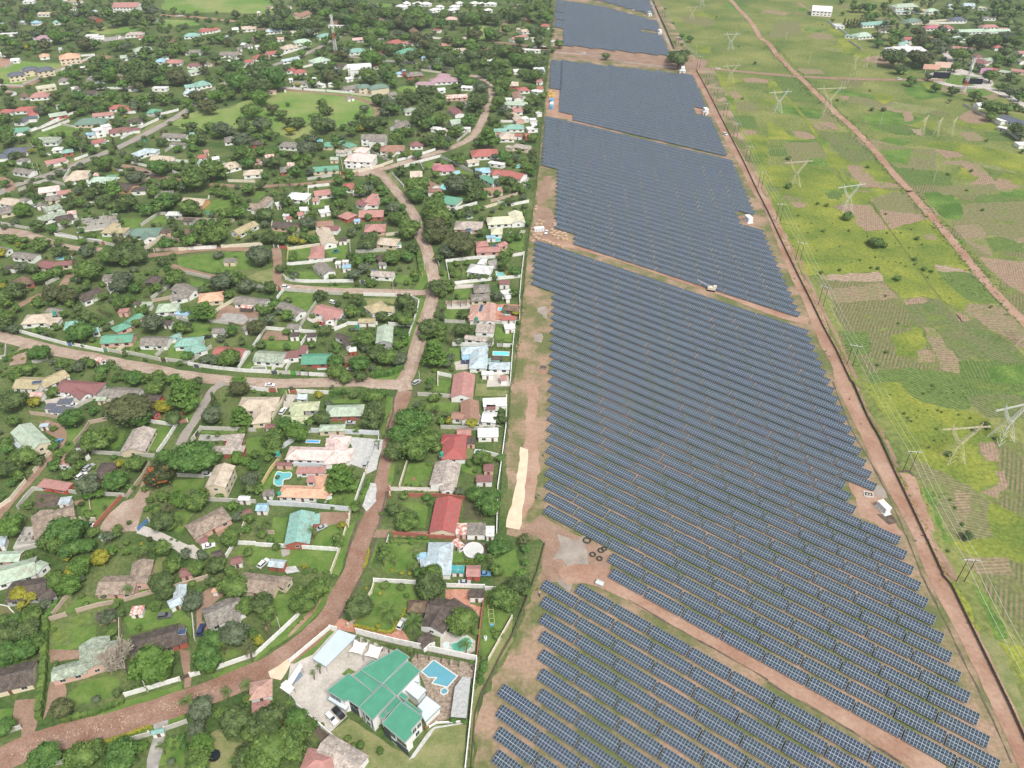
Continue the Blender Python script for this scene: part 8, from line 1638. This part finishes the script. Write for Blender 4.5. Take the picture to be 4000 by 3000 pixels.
wt = empty('water_tank', (*G(*nat('B', 1983, 548)), 0)); MB().bar((0, 0, 0), (0, 0, 1.3), .6, 0, 14, .55).obj('tank_body', mat('tank_white', (.66, .70, .70), .5, .1), wt); MB().bar((0, 0, 1.3), (0, 0, 1.45), .25, 0, 12).obj('tank_lid', mat('tank_green', (.05, .30, .22), .5, .1), wt); tag(wt, 'small white water tank at the foot of the side lawn', 'water tank')
def tank(T, x, y, h, label):
    wx, wy = G(*nat(T, x, y), h + 1); root = empty('water_tank', (wx, wy, 0)); gm_ = mat('tank_green', (.05, .30, .22), .5, .1); MB().bar((0, 0, h), (0, 0, h + 1.7), .85, 0, 14, .8).obj('tank_body', gm_, root); MB().bar((0, 0, h + 1.7), (0, 0, h + 1.95), .3, 0, 10).obj('tank_lid', gm_, root); st = MB()
    for i, j in ((-1, -1), (1, -1), (1, 1), (-1, 1)): st.bar((i * .8, j * .8, 0), (i * .8, j * .8, h), .06)
    st.box((0, 0, h - .05), (1.9, 1.9, .1)); st.obj('stand', mat('galvanised_steel', (.36, .37, .38), .5, .12), root); tag(root, label, 'water tank')
tank('F', 188, 600, 3.0, 'green water tank on a stand left of the pink villa'); tank('F', 1605, 603, 3.2, 'green water tank beside the dark red hipped roof'); tank('F', 203, 950, 2.2, 'pale green tank at the corner of the orange tiled house'); tank('H', 582, 890, 3, 'dark tank beside the wide tan house'); tank('J', 1275, 950, 3.2, 'green tank on the pinkish tiled house'); tank('I', 1920, 1040, 2, 'green tank by the small maize patch'); tank('L', 308, 1190, 4, 'green tank on a brick stand in the green garden'); tank('K', 1560, 410, 3, 'mint tank by the white courtyard house')
# fountain / garden ornaments in hero area, driveway slab
fo = empty('garden_fountain', (*G(*nat('F', 1358, 825)), 0)); MB().bar((0, 0, 0), (0, 0, .45), .75, 0, 14, .8).obj('bowl', mat('stone_red', (.30, .14, .10), .9, .1), fo); MB().bar((0, 0, .45), (0, 0, .9), .12, 0, 8).obj('pillar', mat('stone_red', (.30, .14, .10), .9, .1), fo); tag(fo, 'round reddish stone basin on the lawn before the grey brown house', 'garden basin')
# caravan, containers, substations on the solar field
def boxhouse(T, x, y, L, W_, h, rz, m, label, cat='substation', name='substation_box', plinth=True):
    wx, wy = G(*nat(T, x, y)); root = empty(name, (wx, wy, 0), rz); z0 = .35 if plinth else 0
    if plinth: MB().box((0, 0, z0 / 2), (L * 1.3, W_ * 1.35, z0)).obj('plinth', mat('plinth_concrete', (.6, .58, .54), .9, .08), root)
    MB().box((0, 0, z0 + h / 2), (L, W_, h)).obj('body', m, root); MB().box((0, 0, z0 + h + .08), (L + .25, W_ + .25, .16)).obj('roof', m, root)
    for s in (-1, 1):
        for k in (-.3, 0, .3): MB().box((k * L, s * (W_ / 2 + .02), z0 + h * .48), (L * .2, .05, h * .75)).obj('door', mat('substation_door', (.55, .57, .58), .5, .05), root)
    tag(root, label, cat); LAND.append((label.split(' in the notch')[0] + (' in the notch' if 'notch' in label else '') if 'notch' not in label else label.replace('white transformer ', ''), wx, wy)); return root
WHT = mat('white_metal', (.76, .77, .78), .5, .04)
boxhouse('W', 990, 1090, 4.6, 2.3, 2.6, 1.9, WHT, 'white transformer kiosk on the bare ground beside the perimeter track'); boxhouse('Q', 1672, 972, 6, 3, 3, 1.7, WHT, 'white transformer kiosk in the notch of the middle block'); boxhouse('Q', 1275, 285, 6, 3, 3, 1.8, WHT, 'white transformer kiosk in the notch of the upper block'); boxhouse('m', 1463, 262, 5.5, 3, 3, 1.8, WHT, 'white transformer kiosk in the notch above the crane track')
boxhouse('Q', 1185, 122, 6, 3, 2.6, 1.8, mat('grey_metal', (.4, .42, .45), .5, .05), 'grey kiosk at the far top of the perimeter track'); boxhouse('Q', 1475, 612, 9, 3, 3, 1.4, WHT, 'white site office at the corner of the crossing road', 'site office', 'site_office')
boxhouse('m', 167, 322, 6, 2.4, 2.4, .2, WHT, 'white container in the storage yard', 'container', 'container', False)
boxhouse('Q', 341, 880, 6, 2.6, 2.5, 1.4, mat('container_blue', (.10, .33, .60), .5, .05), 'blue container topmost in the upper storage yard', 'container', 'container', False); boxhouse('Q', 343, 915, 6, 2.6, 2.5, 1.4, WHT, 'white container between the two blue ones', 'container', 'container', False); boxhouse('Q', 340, 940, 5, 2.6, 2.5, 1.4, mat('container_blue', (.10, .33, .60), .5, .05), 'blue container lowest in the upper storage yard', 'container', 'container', False)
pr = empty('inspection_pit', (*G(*nat('W', 866, 957)), 0), -.25); q = MB()
for s in (-1, 1): q.box((s * 1.6, 0, .25), (.25, 2.6, .5)); q.box((0, s * 1.3, .25), (3.4, .25, .52))
q.obj('rim', mat('plinth_concrete', (.6, .58, .54), .9, .08), pr); MB().box((0, 0, .05), (3, 2.4, .1)).obj('pit_floor', DARKD, pr); q = MB(); q.box((-.5, -.4, .4), (.5, .5, .7)); q.box((.5, -.4, .4), (.5, .5, .7)); q.obj('footing', mat('plinth_concrete', (.6, .58, .54), .9, .08), pr); tag(pr, 'open concrete pit with two white footings above the kiosk', 'pit')
q2 = MB(); pr2 = empty('inspection_pit', (*G(*nat('J', 1995, 1483)), 0), -.2)
for s in (-1, 1): q2.box((s * 1.6, 0, .2), (.3, 2.6, .4)); q2.box((0, s * 1.3, .2), (3.4, .3, .42))
q2.obj('rim', mat('pit_rim_dark', (.2, .19, .17), .9, .1), pr2); MB().box((0, 0, .05), (3, 2.4, .1)).obj('pit_floor', DARKD, pr2); tag(pr2, 'concrete pit in a red soil patch left of the solar rows', 'pit')
sb = empty('stone_shed', (*G(*nat('C', 757, 72)), 0), -.5); MB().prism([(-1.3, -.9), (1.3, -.9), (1.3, .9), (-1.3, .9)], 0, 1.1).obj('body', mat('grey_metal', (.4, .42, .45), .5, .05), sb); MB().add([(-1.4, -1, 1.1), (1.4, -1, 1.1), (1.4, 1, 1.1), (-1.4, 1, 1.1), (-1.2, 0, 1.7), (1.2, 0, 1.7)], [(0, 1, 5, 4), (1, 2, 5), (2, 3, 4, 5), (3, 0, 4), (3, 2, 1, 0)]).obj('cover', mat('tarp_pale', (.52, .55, .54), .6, .1), sb); tag(sb, 'small tarpaulin covered crate beside the curving dirt track', 'covered crate')
# crates in the yard
CRM = mat('crate_wood', (.46, .33, .22), .9, .2, 2); cm = MB().box((0, 0, .55), (2.3, 1.2, 1.1)).mesh('crate_body', CRM); cl = MB()
for k in (-.9, 0, .9): cl.box((k, 0, 1.13), (.2, 1.25, .06))
clm = cl.mesh('slat', mat('crate_slat', (.58, .45, .33), .9, .1)); yard = [(m_, a_, b_) for m_, a_, b_ in [('m', 150, 175), ('m', 148, 192), ('m', 172, 262), ('m', 152, 285), ('m', 180, 285), ('m', 195, 270), ('m', 265, 280), ('m', 270, 295), ('m', 128, 312), ('m', 130, 330), ('m', 140, 350), ('m', 160, 345), ('m', 178, 350), ('m', 150, 368), ('m', 130, 388), ('m', 248, 318), ('m', 262, 328), ('m', 245, 340), ('m', 278, 340), ('m', 262, 352), ('m', 295, 335), ('m', 312, 345), ('m', 325, 340), ('m', 288, 360), ('m', 305, 362), ('m', 335, 358), ('m', 282, 374), ('m', 318, 375), ('m', 340, 380), ('m', 195, 383), ('m', 215, 388), ('m', 232, 396), ('m', 255, 405), ('m', 290, 415), ('m', 315, 425), ('m', 165, 375)]]
for i, (T, x, y) in enumerate(yard):
    wx, wy = G(*nat(T, x, y)); root = empty('wooden_crate', (wx, wy, 0), rnd.uniform(-.4, 1.2)); link('crate_body', cm, root); link('slat', clm, root); auto(root, 'pale wooden crate', 'crate', wx, wy, 'wooden crates in the storage yard')
for i, (x, y) in enumerate([(330, 800), (345, 815), (318, 822), (355, 830), (340, 835), (325, 840), (350, 845), (365, 822)]):
    wx, wy = G(*nat('Q', x, y)); root = empty('machinery_crate', (wx, wy, 0), i * .7); MB().box((0, 0, .9), (2.6, 1.6, 1.8)).obj('crate_body', mat('ochre_paint', (.62, .42, .12), .6, .1), root); MB().box((0, 0, 1.85), (2.7, .3, .1)).obj('strap', CRM, root); auto(root, 'ochre yellow machinery crate', 'crate', wx, wy, 'ochre crates in the upper yard')
# crane truck on the service track
ct = empty('crane_truck', (*G(*nat('m', 1235, 690)), 0), -.35); MB().box((0, 0, 1.5), (4.2, 2.4, 1.6)).obj('body', mat('crane_cream', (.66, .60, .46), .5, .06), ct); MB().box((1.6, 0, 2.7), (1.6, 1.8, 1.1)).obj('cab', mat('crane_cream', (.66, .60, .46), .5, .06), ct); b_ = MB(); lattice(b_, (-1, 0, 2.4), (-8.5, 1.2, 4.6), .5, .3, 7, .07); b_.obj('boom', mat('grey_metal', (.4, .42, .45), .5, .05), ct)
for s in (-1, 1): MB().box((0, s * 1.35, .45), (4.4, .5, .9)).obj('crawler_track', mat('tyre_rubber', (.02, .02, .02), .8, .1), ct)
tag(ct, 'cream crawler crane with a lattice boom on the service track', 'crane')
# ------------------------------------------------------------ fences of the solar field
def fence(T_pts, h, m, name, label, spacing=3.0, panel=.05, cat='fence'):
    P = []
    for T, s in T_pts: P += [G(*nat(T, *p)) for p in PP(s)]
    x0, y0 = P[0]; root = empty(name, (x0, y0, 0)); pn = MB(); ps = MB()
    for i in range(len(P) - 1):
        a, b = P[i], P[i + 1]; L = math.hypot(b[0] - a[0], b[1] - a[1]); ang = math.atan2(b[1] - a[1], b[0] - a[0]); pn.box(((a[0] + b[0]) / 2 - x0, (a[1] + b[1]) / 2 - y0, h / 2), (L, panel, h), ang); k = max(1, int(L / spacing))
        for j in range(k): t = j / k; ps.box((a[0] + (b[0] - a[0]) * t - x0, a[1] + (b[1] - a[1]) * t - y0, (h + .3) / 2), (.14, .14, h + .3), ang)
    pn.obj('mesh_panel', m, root); o = ps.obj('post', mat('fence_post', (.16, .15, .14), .7, .1), root); o['kind'] = 'stuff'; tag(root, label, cat)
FD = mat('fence_mesh_dark', (.12, .11, .08), .8, .35, 1.5)
fence([('Q', '1590,605 1720,850 1860,1130 2000,1400 2120,1659'), ('S', '0,180 110,420 240,690 370,950 480,1180 590,1380 710,1640'), ('W', '735,0 860,300 965,480 1080,740 1250,1100 1400,1420 1510,1659'), ('D', '1500,0 1580,90 1740,420 1920,790 2090,1140 2250,1500 2400,1800')], 1.3, FD, 'security_fence', 'long dark mesh fence along the right of the perimeter track', 2.5)
fence([('Q', '1215,10 1320,240 1400,430')], 2.0, FD, 'security_fence', 'upper dark mesh fence beyond the crossing road', 2.5)
fence([('c', '285,1380 210,1659'), ('C', '205,0 130,200 0,530'), ('B', '2212,530 2130,670 2030,880 1950,1030 1895,1210 1880,1400 1860,1680')], 1.5, mat('fence_rail_brown', (.14, .11, .085), .9, .2), 'boundary_fence', 'brown rail fence curving past the mansion garden', 2.5)
fence([('Q', '385,0 340,300 300,640 270,900 210,1659'), ('J', '1850,0 1815,260 1790,600 1755,1000 1720,1300 1680,1659'), ('F', '2200,0 2185,300 2130,700 2110,1100 2095,1300')], .9, mat('fence_wire', (.22, .22, .16), .8, .3), 'boundary_fence', 'low wire fence with grass between houses and solar field', 4, .03)
wall_line('Q', 'g', PP('345,455 640,475 1000,545 1500,600'), .9); 
# grass strip tufts along fences
def tufts(name, parts, w, leaf, dens, r0, r1, label):
    Qs = []; 
    lib = [FORMS['bush'][i][1][0][::5] for i in range(3)]
    for T, s in parts:
        P = [G(*nat(T, *p)) for p in PP(s)]
        for i in range(len(P) - 1):
            a, b = P[i], P[i + 1]; L = math.hypot(b[0] - a[0], b[1] - a[1])
            for k in range(int(L * dens)):
                t = rnd.random(); r = rnd.uniform(r0, r1); x = a[0] + (b[0] - a[0]) * t + rnd.gauss(0, w / 2); y = a[1] + (b[1] - a[1]) * t + rnd.gauss(0, w / 2); Qs.append(lib[k % 3] * (r, r, r * .8) + np.array([x, y, r * .3]))
    o = link(name, arrays_to_mesh(name, np.concatenate(Qs), np.zeros((0, 3)), np.zeros((0, 3), int), [leafm(leaf)])); o['kind'] = 'stuff'; o['label'] = label
tufts('verge_grass', [('S', '20,180 130,420 260,690 390,950 500,1180 610,1380 730,1640'), ('W', '760,0 880,300 985,480 1100,740 1270,1100 1420,1420 1530,1659'), ('D', '1530,20 1620,120 1780,450')], 1.6, 'yellow', 1.6, .35, .8, 'yellowish weeds along the dark mesh fence')
tufts('fence_weeds', [('Q', '370,0 325,300 285,640 250,900 190,1659'), ('J', '1830,0 1800,260 1770,600 1740,1000 1700,1300'), ('B', '1960,740 1900,900 1890,1000'), ('C', '170,20 100,200 0,400')], 2.4, 'mid', 1.5, .35, .9, 'weeds between the garden walls and the wire fence')
tufts('track_weeds', [('Z', '-20,390 80,510 200,640 300,740 450,890 570,1010 740,1160 850,1280 970,1420 1070,1540 1200,1680'), ('Z', '60,400 250,600 380,740 530,880 640,990 800,1130 900,1240'), ('S', '1160,-20 1370,220 1560,440 1760,690 1960,920 2170,1150'), ('S', '1280,0 1440,200 1640,430 1840,660 2030,880')], 3, 'mid', 1.2, .4, 1.1, 'green weeds along the red dirt track')
tufts('field_tussocks', [('W', '960,0 1180,500'), ('S', '300,500 900,620'), ('S', '1050,330 1650,700'), ('W', '1250,300 1700,500'), ('S', '200,150 800,600'), ('Z', '300,200 1000,600'), ('Q', '1400,100 2200,300'), ('Z', '700,1250 1700,1600')], 22, 'grey', .16, .5, 1.3, 'darker tussocks scattered over the rough grassland')
tufts('maize_rows', [('S', '640,1240 880,1330'), ('S', '680,1360 880,1370'), ('S', '1520,720 1900,930'), ('W', '1200,60 1700,60'), ('W', '1340,900 1450,1080'), ('Z', '350,1400 500,1410'), ('Z', '450,1080 700,1180'), ('Z', '60,690 380,830')], 6, 'bright', 1.4, .4, .9, 'low maize and bean growth in the small plots')
# ------------------------------------------------------------ pylons, poles, wires, masts
pylon('W', 2010, 480, 350, 'large pale steel pylon nearest the right margin', False, .3); pylon('W', 1590, 655, 330, 'weathered yellowish pylon in the bright grass', True, .1)
pylon('S', 665, 165, 240, 'pale pylon beside the two brown plots', False, .3); pylon('Z', 220, 1610, 230, 'yellowish pylon left of the dark maize plot', True, .2); pylon('Z', 75, 975, 190, 'white pylon left of the striped green plots', False, .2); pylon('Z', 500, 985, 260, 'tall yellowish pylon on the red dirt track', True, .1)
pylon('Q', 1880, 430, 140, 'pale pylon above the crossing road', False, .2); pylon('Q', 1550, 170, 110, 'faint brownish pylon in the upper field', True, .2); pylon('Q', 1637, 60, 110, 'pale pylon at the far top of the field', False, .2); pylon('Q', 1880, 710, 150, 'faint pylon just below the crossing road', True, .2)
pylon('Z', 1320, 1170, 160, 'slim pylon leftmost of the three grouped ones', True, .9); pylon('Z', 1450, 1170, 140, 'squat pylon in the middle of the grouped three', True, .9); pylon('Z', 1575, 1165, 140, 'pylon rightmost of the grouped three', True, .9); pylon('Z', 740, 600, 100, 'small pylon left of the upper three', True, .9); pylon('Z', 840, 590, 100, 'small pylon middle of the upper three', True, .9); pylon('Z', 915, 590, 100, 'small pylon right of the upper three', True, .9); pylon('S', 2230, 1340, 300, 'pylon foot cut by the right margin', True, .4)
HP = [hpole('D', 1635, 48, 1685, 50, 'twin pole lowest beside the track'), hpole('W', 1172, 765, 1210, 768, 'twin pole beside the dark ditch'), hpole('S', 690, 1495, 722, 1500, 'twin pole by the green maize strip'), hpole('S', 440, 975, 470, 985, 'twin pole at the big ploughed plot'), hpole('S', 243, 588, 272, 592, 'twin pole above the big ploughed plot'), hpole('S', 75, 248, 100, 250, 'twin pole at the small fenced pit'), hpole('Q', 2128, 1625, 2150, 1630, 'seventh twin pole counted upward from the lowest'), hpole('Q', 2020, 1395, 2040, 1398, 'eighth twin pole counted upward from the lowest'), hpole('Q', 1918, 1190, 1936, 1192, 'ninth twin pole counted upward from the lowest'), hpole('Q', 1830, 1010, 1846, 1012, 'tenth twin pole counted upward from the lowest'), hpole('Q', 1745, 870, 1760, 872, 'eleventh twin pole counted upward from the lowest'), hpole('Q', 1675, 730, 1690, 732, 'twin pole just below the crossing road'), hpole('Q', 1600, 590, 1616, 592, 'twin pole at the crossing road by the great tree'), hpole('Q', 1415, 420, 1430, 422, 'twin pole beyond the great tree'), hpole('Q', 1300, 150, 1312, 152, 'twin pole at the far top fence')]
wr = MB()
def wire(mb, a, b, sag, r=.045):
    a, b = Vector(a), Vector(b); pr = a
    for k in range(1, 9):
        t = k / 8; q = a.lerp(b, t); q.z -= sag * 4 * t * (1 - t); mb.bar(pr, q, r, 0, 3); pr = q
lo = [(p[0] + (p[0] - q[0]) * 1.0, p[1] + (p[1] - q[1]) * 1.0, p[2]) for p, q in zip(HP[0], HP[1])]; SPN = [lo] + HP
for s in range(3):
    w_ = MB()
    for i in range(len(SPN) - 1): wire(w_, SPN[i][s], SPN[i + 1][s], 1.2)
    o = w_.obj('overhead_wire', mat('wire_aluminium', (.50, .53, .50), .5, .05)); tag(o, 'thin overhead wire %s of the twin-pole line' % ('nearest the fence side', 'down the middle', 'on the field side')[s], 'wire', 'overhead wires')
mast('P', 578, 410, 275, 'red and white lattice mast standing above the houses', ['red', 'white', 'white', 'red', 'white', 'white', 'white'], 3.4); mast('Z', 1685, 800, 275, 'pale lattice mast standing below the roundabout', ['white', 'red', 'white', 'grey', 'white', 'white'], 3.0)
for T, x, y, h in (('A', 1278, 1000, 6), ('B', 210, 460, 6), ('K', 395, 790, 9), ('K', 440, 785, 9), ('K', 905, 620, 9), ('K', 1110, 500, 8), ('P', 638, 410, 9), ('J', 380, 660, 9), ('J', 715, 430, 8), ('J', 665, 1650, 7), ('M', 430, 680, 7), ('J', 1085, 1240, 4), ('Z', 965, 1085, 11), ('Z', 1430, 1560, 12), ('Z', 350, 555, 11), ('Z', 150, 360, 10), ('Z', 135, 235, 10), ('Z', 645, 800, 10), ('Z', 620, 800, 10), ('Z', 750, 710, 10), ('Z', 780, 700, 10), ('Z', 690, 725, 9), ('S', 2180, 670, 12), ('S', 2200, 490, 10), ('F', 1030, 430, 6), ('Q', 1590, 480, 8), ('Q', 1570, 540, 8), ('Q', 1880, 1000, 0)):
    if h: pole(T, x, y, h, 'slender pale utility pole')
# billboards at the roundabout
def billboard(x, y, w_, h, col, label, back=True, writing=None):
    wx, wy = G(*nat('Z', x, y)); root = empty('billboard', (wx, wy, 0), -.15); MB().box((0, 0, 4.5 + h / 2), (w_, .3, h)).obj('board', mat('board_' + label.split()[0], col, .5, .05), root)
    for s in (-1, 1): MB().bar((s * w_ * .3, 0, 0), (s * w_ * .3, 0, 4.5), .18, 0, 8).obj('post', STEEL(), root)
    tag(root, label, 'billboard')
    return root
billboard(1478, 720, 15, 5.5, (.015, .018, .03), 'dark backed billboard left of the roundabout'); billboard(1745, 770, 17, 5, (.018, .02, .03), 'black backed billboard below the roundabout island'); billboard(1395, 640, 15, 4.5, (.72, .42, .33), 'salmon fronted billboard left in the pair'); billboard(1492, 625, 15, 5, (.80, .55, .48), 'pinkish fronted billboard right in the pair'); billboard(1860, 680, 10, 5, (.62, .36, .55), 'mauve billboard right of the roundabout')
# ------------------------------------------------------------ cars
for a in [('A', 1425, 345, 10, 'grey', 'suv', 'grey tall car on the small lawn behind the dark roof'), ('A', 1740, 465, 92, 'blue', 'suv', 'dark blue tall car on the dirt yard by the palm'), ('B', 652, 1232, -42, 'white', 'suv', 'white tall car beside the black one at the mansion'), ('B', 715, 1185, -42, 'black', 'suv', 'black tall car beside the white one at the mansion'), ('B', 1258, 415, 70, 'white', 'suv', 'white car under the date palm on red paving'),
          ('F', 65, 1550, 60, 'white', 'suv', 'white car beside the small brick store'), ('F', 568, 1240, 38, 'silver', 'car', 'silver saloon right of the teal roofed house'), ('E', 1805, 1400, 20, 'white', 'car', 'white saloon on the round driveway end'), ('E', 500, 508, 80, 'light_blue', 'pickup', 'light blue pickup on the grassy lane'), ('E', 775, 1222, 5, 'white', 'car', 'white car inside the teal and red wall'), ('E', 705, 795, 60, 'white', 'suv'), ('E', 770, 720, 60, 'silver', 'suv'), ('E', 740, 750, 60, 'silver', 'car'), ('E', 1790, 782, 0, 'white', 'suv', 'white car left of the two-storey tan house'),
          ('E', 600, 105, 0, 'white', 'car'), ('E', 632, 188, 20, 'white', 'suv'), ('F', 120, 8, 0, 'white', 'car', 'white saloon on the wide dirt street'), ('F', 815, 335, 0, 'silver', 'car', 'silver car in front of the pale green annexe'), ('F', 235, 235, 75, 'white', 'suv'), ('F', 950, 690, 85, 'silver', 'suv', 'silver car on the pale paving at the pink villa gate'), ('B', 1800, 55, 0, 'silver', 'car'), ('F', 1975, 1640, 0, 'light_blue', 'car'), ('I', 1150, 615, -12, 'white', 'suv', 'white tall car at the lane junction'), ('I', 1665, 782, -32, 'white', 'suv', 'white car behind the pinkish red gable'),
          ('I', 1515, 1005, -5, 'red', 'car', 'red car on the paved yard'), ('I', 1705, 965, 10, 'white', 'car'), ('I', 1860, 1495, -10, 'white', 'car'), ('I', 1890, 1205, 20, 'silver', 'car'), ('I', 300, 1150, 10, 'black', 'car'), ('J', 425, 182, 0, 'white', 'car'), ('J', 1435, 250, 0, 'black', 'suv'), ('J', 1135, 1405, 90, 'blue', 'suv'), ('J', 1180, 1405, 90, 'blue', 'suv'), ('J', 630, 1640, 50, 'silver', 'suv'), ('J', 2030, 20, 80, 'white', 'pickup', 'white pickup in the storage yard'), ('K', 525, 562, -40, 'white', 'car'), ('K', 1145, 422, 15, 'white', 'suv'), ('K', 1575, 755, -15, 'black', 'car'),
          ('K', 1640, 780, -15, 'silver', 'car'), ('K', 1255, 820, 0, 'white', 'car'), ('K', 370, 1120, -40, 'silver', 'car'), ('K', 360, 190, 0, 'silver', 'car'), ('Q', 1840, 1160, -60, 'white', 'suv', 'white tall car on the perimeter track'), ('Q', 275, 402, 0, 'white', 'car'), ('Q', 198, 408, 0, 'silver', 'car'), ('Q', 1782, 594, -5, 'white', 'car', 'white car on the crossing road through the field'), ('Q', 620, 458, -5, 'white', 'car'), ('Q', 1055, 88, 0, 'white', 'car'), ('Q', 1220, 48, -60, 'white', 'car'), ('Z', 1135, 684, 0, 'white', 'suv'), ('N', 1535, 140, 0, 'white', 'car'), ('N', 1565, 135, 0, 'white', 'car'), ('N', 1690, 158, 0, 'black', 'car'), ('M', 530, 215, 0, 'black', 'car')]:
    car(*a[:4], a[4], a[5], a[6] if len(a) > 6 else None)
# people
for a in [('W', 1275, 1362, 'white', 0, 'person in a white top walking on the perimeter track'), ('W', 1333, 1318, 'red', 0, 'person in a red top beside the mesh fence'), ('W', 703, 140, 'orange', 0, 'person in orange walking high on the perimeter track'), ('c', 267, 628, 'blue', 0, 'person in dark blue at the left end of the solar rows'), ('c', 232, 965, 'white', 0, 'person walking above another beside the sand bank'), ('c', 208, 990, 'blue', 0, 'person walking below another beside the sand bank'), ('C', 237, 160, 'white', 0, 'person in white at the first lower solar table'), ('C', 240, 182, 'blue', 0, 'second person just below the one in white'),
          ('S', 498, 1385, 'blue', 0, 'person on the track above the first of two walkers'), ('S', 527, 1425, 'white', 0, 'lower of two walkers on the perimeter track'), ('Q', 1725, 1310, 'orange', 0, 'left person on the end of the service track'), ('Q', 1745, 1315, 'orange', 0, 'right person on the end of the service track'), ('B', 1465, 1330, 'red', 0, 'person at the corner of the white mansion')]:
    person(*a[:4], a[4], a[5], rz=rnd.uniform(0, 6))
# unfinished walls
def ruin(T, x, y, cells, s, rz, label, h=2.4):
    wx, wy = G(*nat(T, x, y)); root = empty('unfinished_building', (wx, wy, 0), rz); mb = MB(); g = random.Random(4)
    for i, j in cells:
        for a, b, l, d in ((i, j + .5, .2, s), (i + .5, j, s, .2)): mb.box((a * s, b * s, h * g.uniform(.6, 1) / 2), (l, d, h * g.uniform(.7, 1.05)))
    mb.obj('wall', mat('block_grey', (.42, .40, .36), .95, .15, .8, fine=.1), root); sl_ = MB().box((s * 1.5, s * 1.5, .05), (s * 4.2, s * 4.2, .12)); sl_.obj('floor_slab', mat('slab_grey', (.45, .43, .39), .95, .1), root); tag(root, label, 'unfinished building'); LAND.append((label.split(' of')[0], wx, wy))
ruin('K', 880, 1390, [(i, j) for i in range(5) for j in range(4)], 4.2, .35, 'grey roofless block walls of an unfinished house', 3.2); ruin('E', 160, 1390, [(i, j) for i in range(4) for j in range(2)], 2.4, .1, 'small grey block extension of three open rooms', 2.2)
def roof_panel(T, x, y, z, w_, h_, rz, label):
    wx, wy = G(*nat(T, x, y), z); root = empty('rooftop_panel', (wx, wy, z), rz); MB().box((0, 0, .1), (w_, h_, .08)).obj('cells', mat('roof_cells', (.05, .08, .14), .3, .2, 2), root); MB().box((0, 0, .04), (w_ + .16, h_ + .16, .08)).obj('frame', FRAMEM, root); tag(root, label, 'rooftop solar panel')
roof_panel('J', 1325, 840, 4.6, 1.6, 6.5, -.15, 'tall strip of solar panels on the pinkish tiled roof'); roof_panel('J', 1470, 168, 4.2, 2.6, 2.2, 0, 'square solar panel on the salmon pink roof'); roof_panel('J', 170, 425, 4, 3, 1.6, 0, 'pale solar panel at the left end of the verandah roof')
roof_panel('H', 400, 1640, 4.4, 4, 2, .2, 'solar panels on the mustard yellow L-shaped roof'); roof_panel('A', 1572, 482, 3.1, 2.4, 2, .1, 'two pale panels on the dark annexe beside the rusty roof'); roof_panel('M', 1190, 1375, 4.4, 3.4, 3, .3, 'blue solar panels at the front of the grey brown hip')
g_ = random.Random(3); P_s = [G(*nat('A', *q)) for q in ((150, 1560), (500, 1400), (1000, 1275), (1500, 1120), (1900, 975))]; st = MB()
for i in range(4):
    for k in range(45):
        t = g_.random(); s_ = g_.uniform(.12, .3); st.box((P_s[i][0] + (P_s[i + 1][0] - P_s[i][0]) * t + g_.gauss(0, 1.2), P_s[i][1] + (P_s[i + 1][1] - P_s[i][1]) * t + g_.gauss(0, 1.2), .17), (s_ * 1.6, s_, .08), g_.uniform(0, 3))
o = st.obj('road_stones', mat('stone_pale', (.50, .36, .27), .9, .2, 3)); o['kind'] = 'stuff'; o['label'] = 'pale stones showing through the red gravel street'
# ------------------------------------------------------------ labels
def relation(x, y, lx, ly):
    a, b = PIX(x, y), PIX(lx, ly); dx, dy = a[0] - b[0], (a[1] - b[1]) * 1.25
    if abs(dx) > abs(dy) * 1.15: return 'left of' if dx < 0 else 'right of'
    return 'behind' if dy < 0 else 'in front of'
def art(p): return p if p.split()[0] in ('the', 'a') else 'the ' + p
LP = np.array([(x, y) for _, x, y in LAND]); used = {}
def short(p):
    w_ = p.split()
    for k, t in enumerate(w_):
        if t in ('beside', 'behind', 'by', 'in', 'at', 'below', 'above', 'with', 'among', 'on', 'over', 'near', 'under', 'before', 'outside', 'along', 'inside', 'running', 'from', 'to', 'between', 'through', 'across', 'stepping', 'right', 'left') and k >= 3: return ' '.join(w_[:k])
    return p
SH = {}
for p, _, _ in LAND: SH.setdefault(short(p), []).append(p)
def lname(p): s = short(p); return s if len(SH[s]) == 1 and len(s.split()) >= 3 else p
for o, ph, x, y in AUTO:
    d = np.hypot(LP[:, 0] - x, LP[:, 1] - y); d[d < .5] = 1e9; i = int(np.argmin(d)); used.setdefault((ph, relation(x, y, *LP[i]), lname(LAND[i][0])), []).append((d[i], o))
for (ph, rel, ln), lst in used.items():
    lst.sort(key=lambda t: t[0])
    for k, (d, o) in enumerate(lst):
        pre = '' if len(lst) == 1 else ('nearest ' if k == 0 else ordw(k + 1) + ' nearest ')
        s = pre + ph + ' ' + rel + ' ' + art(ln); w_ = s.split()
        if len(w_) > 16: w_ = [q for q in w_ if q not in ('the', 'its', 'a')][:16]
        o['label'] = ' '.join(w_)
# ------------------------------------------------------------ air
hz = MB().box((0, 700, 120), (4200, 2200, 246)); o = hz.obj('haze', bpy.data.materials.new('air')); o['kind'] = 'stuff'; o.display_type = 'WIRE'
m = o.data.materials[0]; m.use_nodes = True; t = m.node_tree; t.nodes.clear(); out = t.nodes.new('ShaderNodeOutputMaterial'); pv = t.nodes.new('ShaderNodeVolumePrincipled'); pv.inputs['Color'].default_value = (.86, .92, 1, 1); pv.inputs['Density'].default_value = .00012; pv.inputs['Anisotropy'].default_value = .3
t.links.new(pv.outputs[0], out.inputs['Volume'])
print('OBJECTS', len(bpy.data.objects))
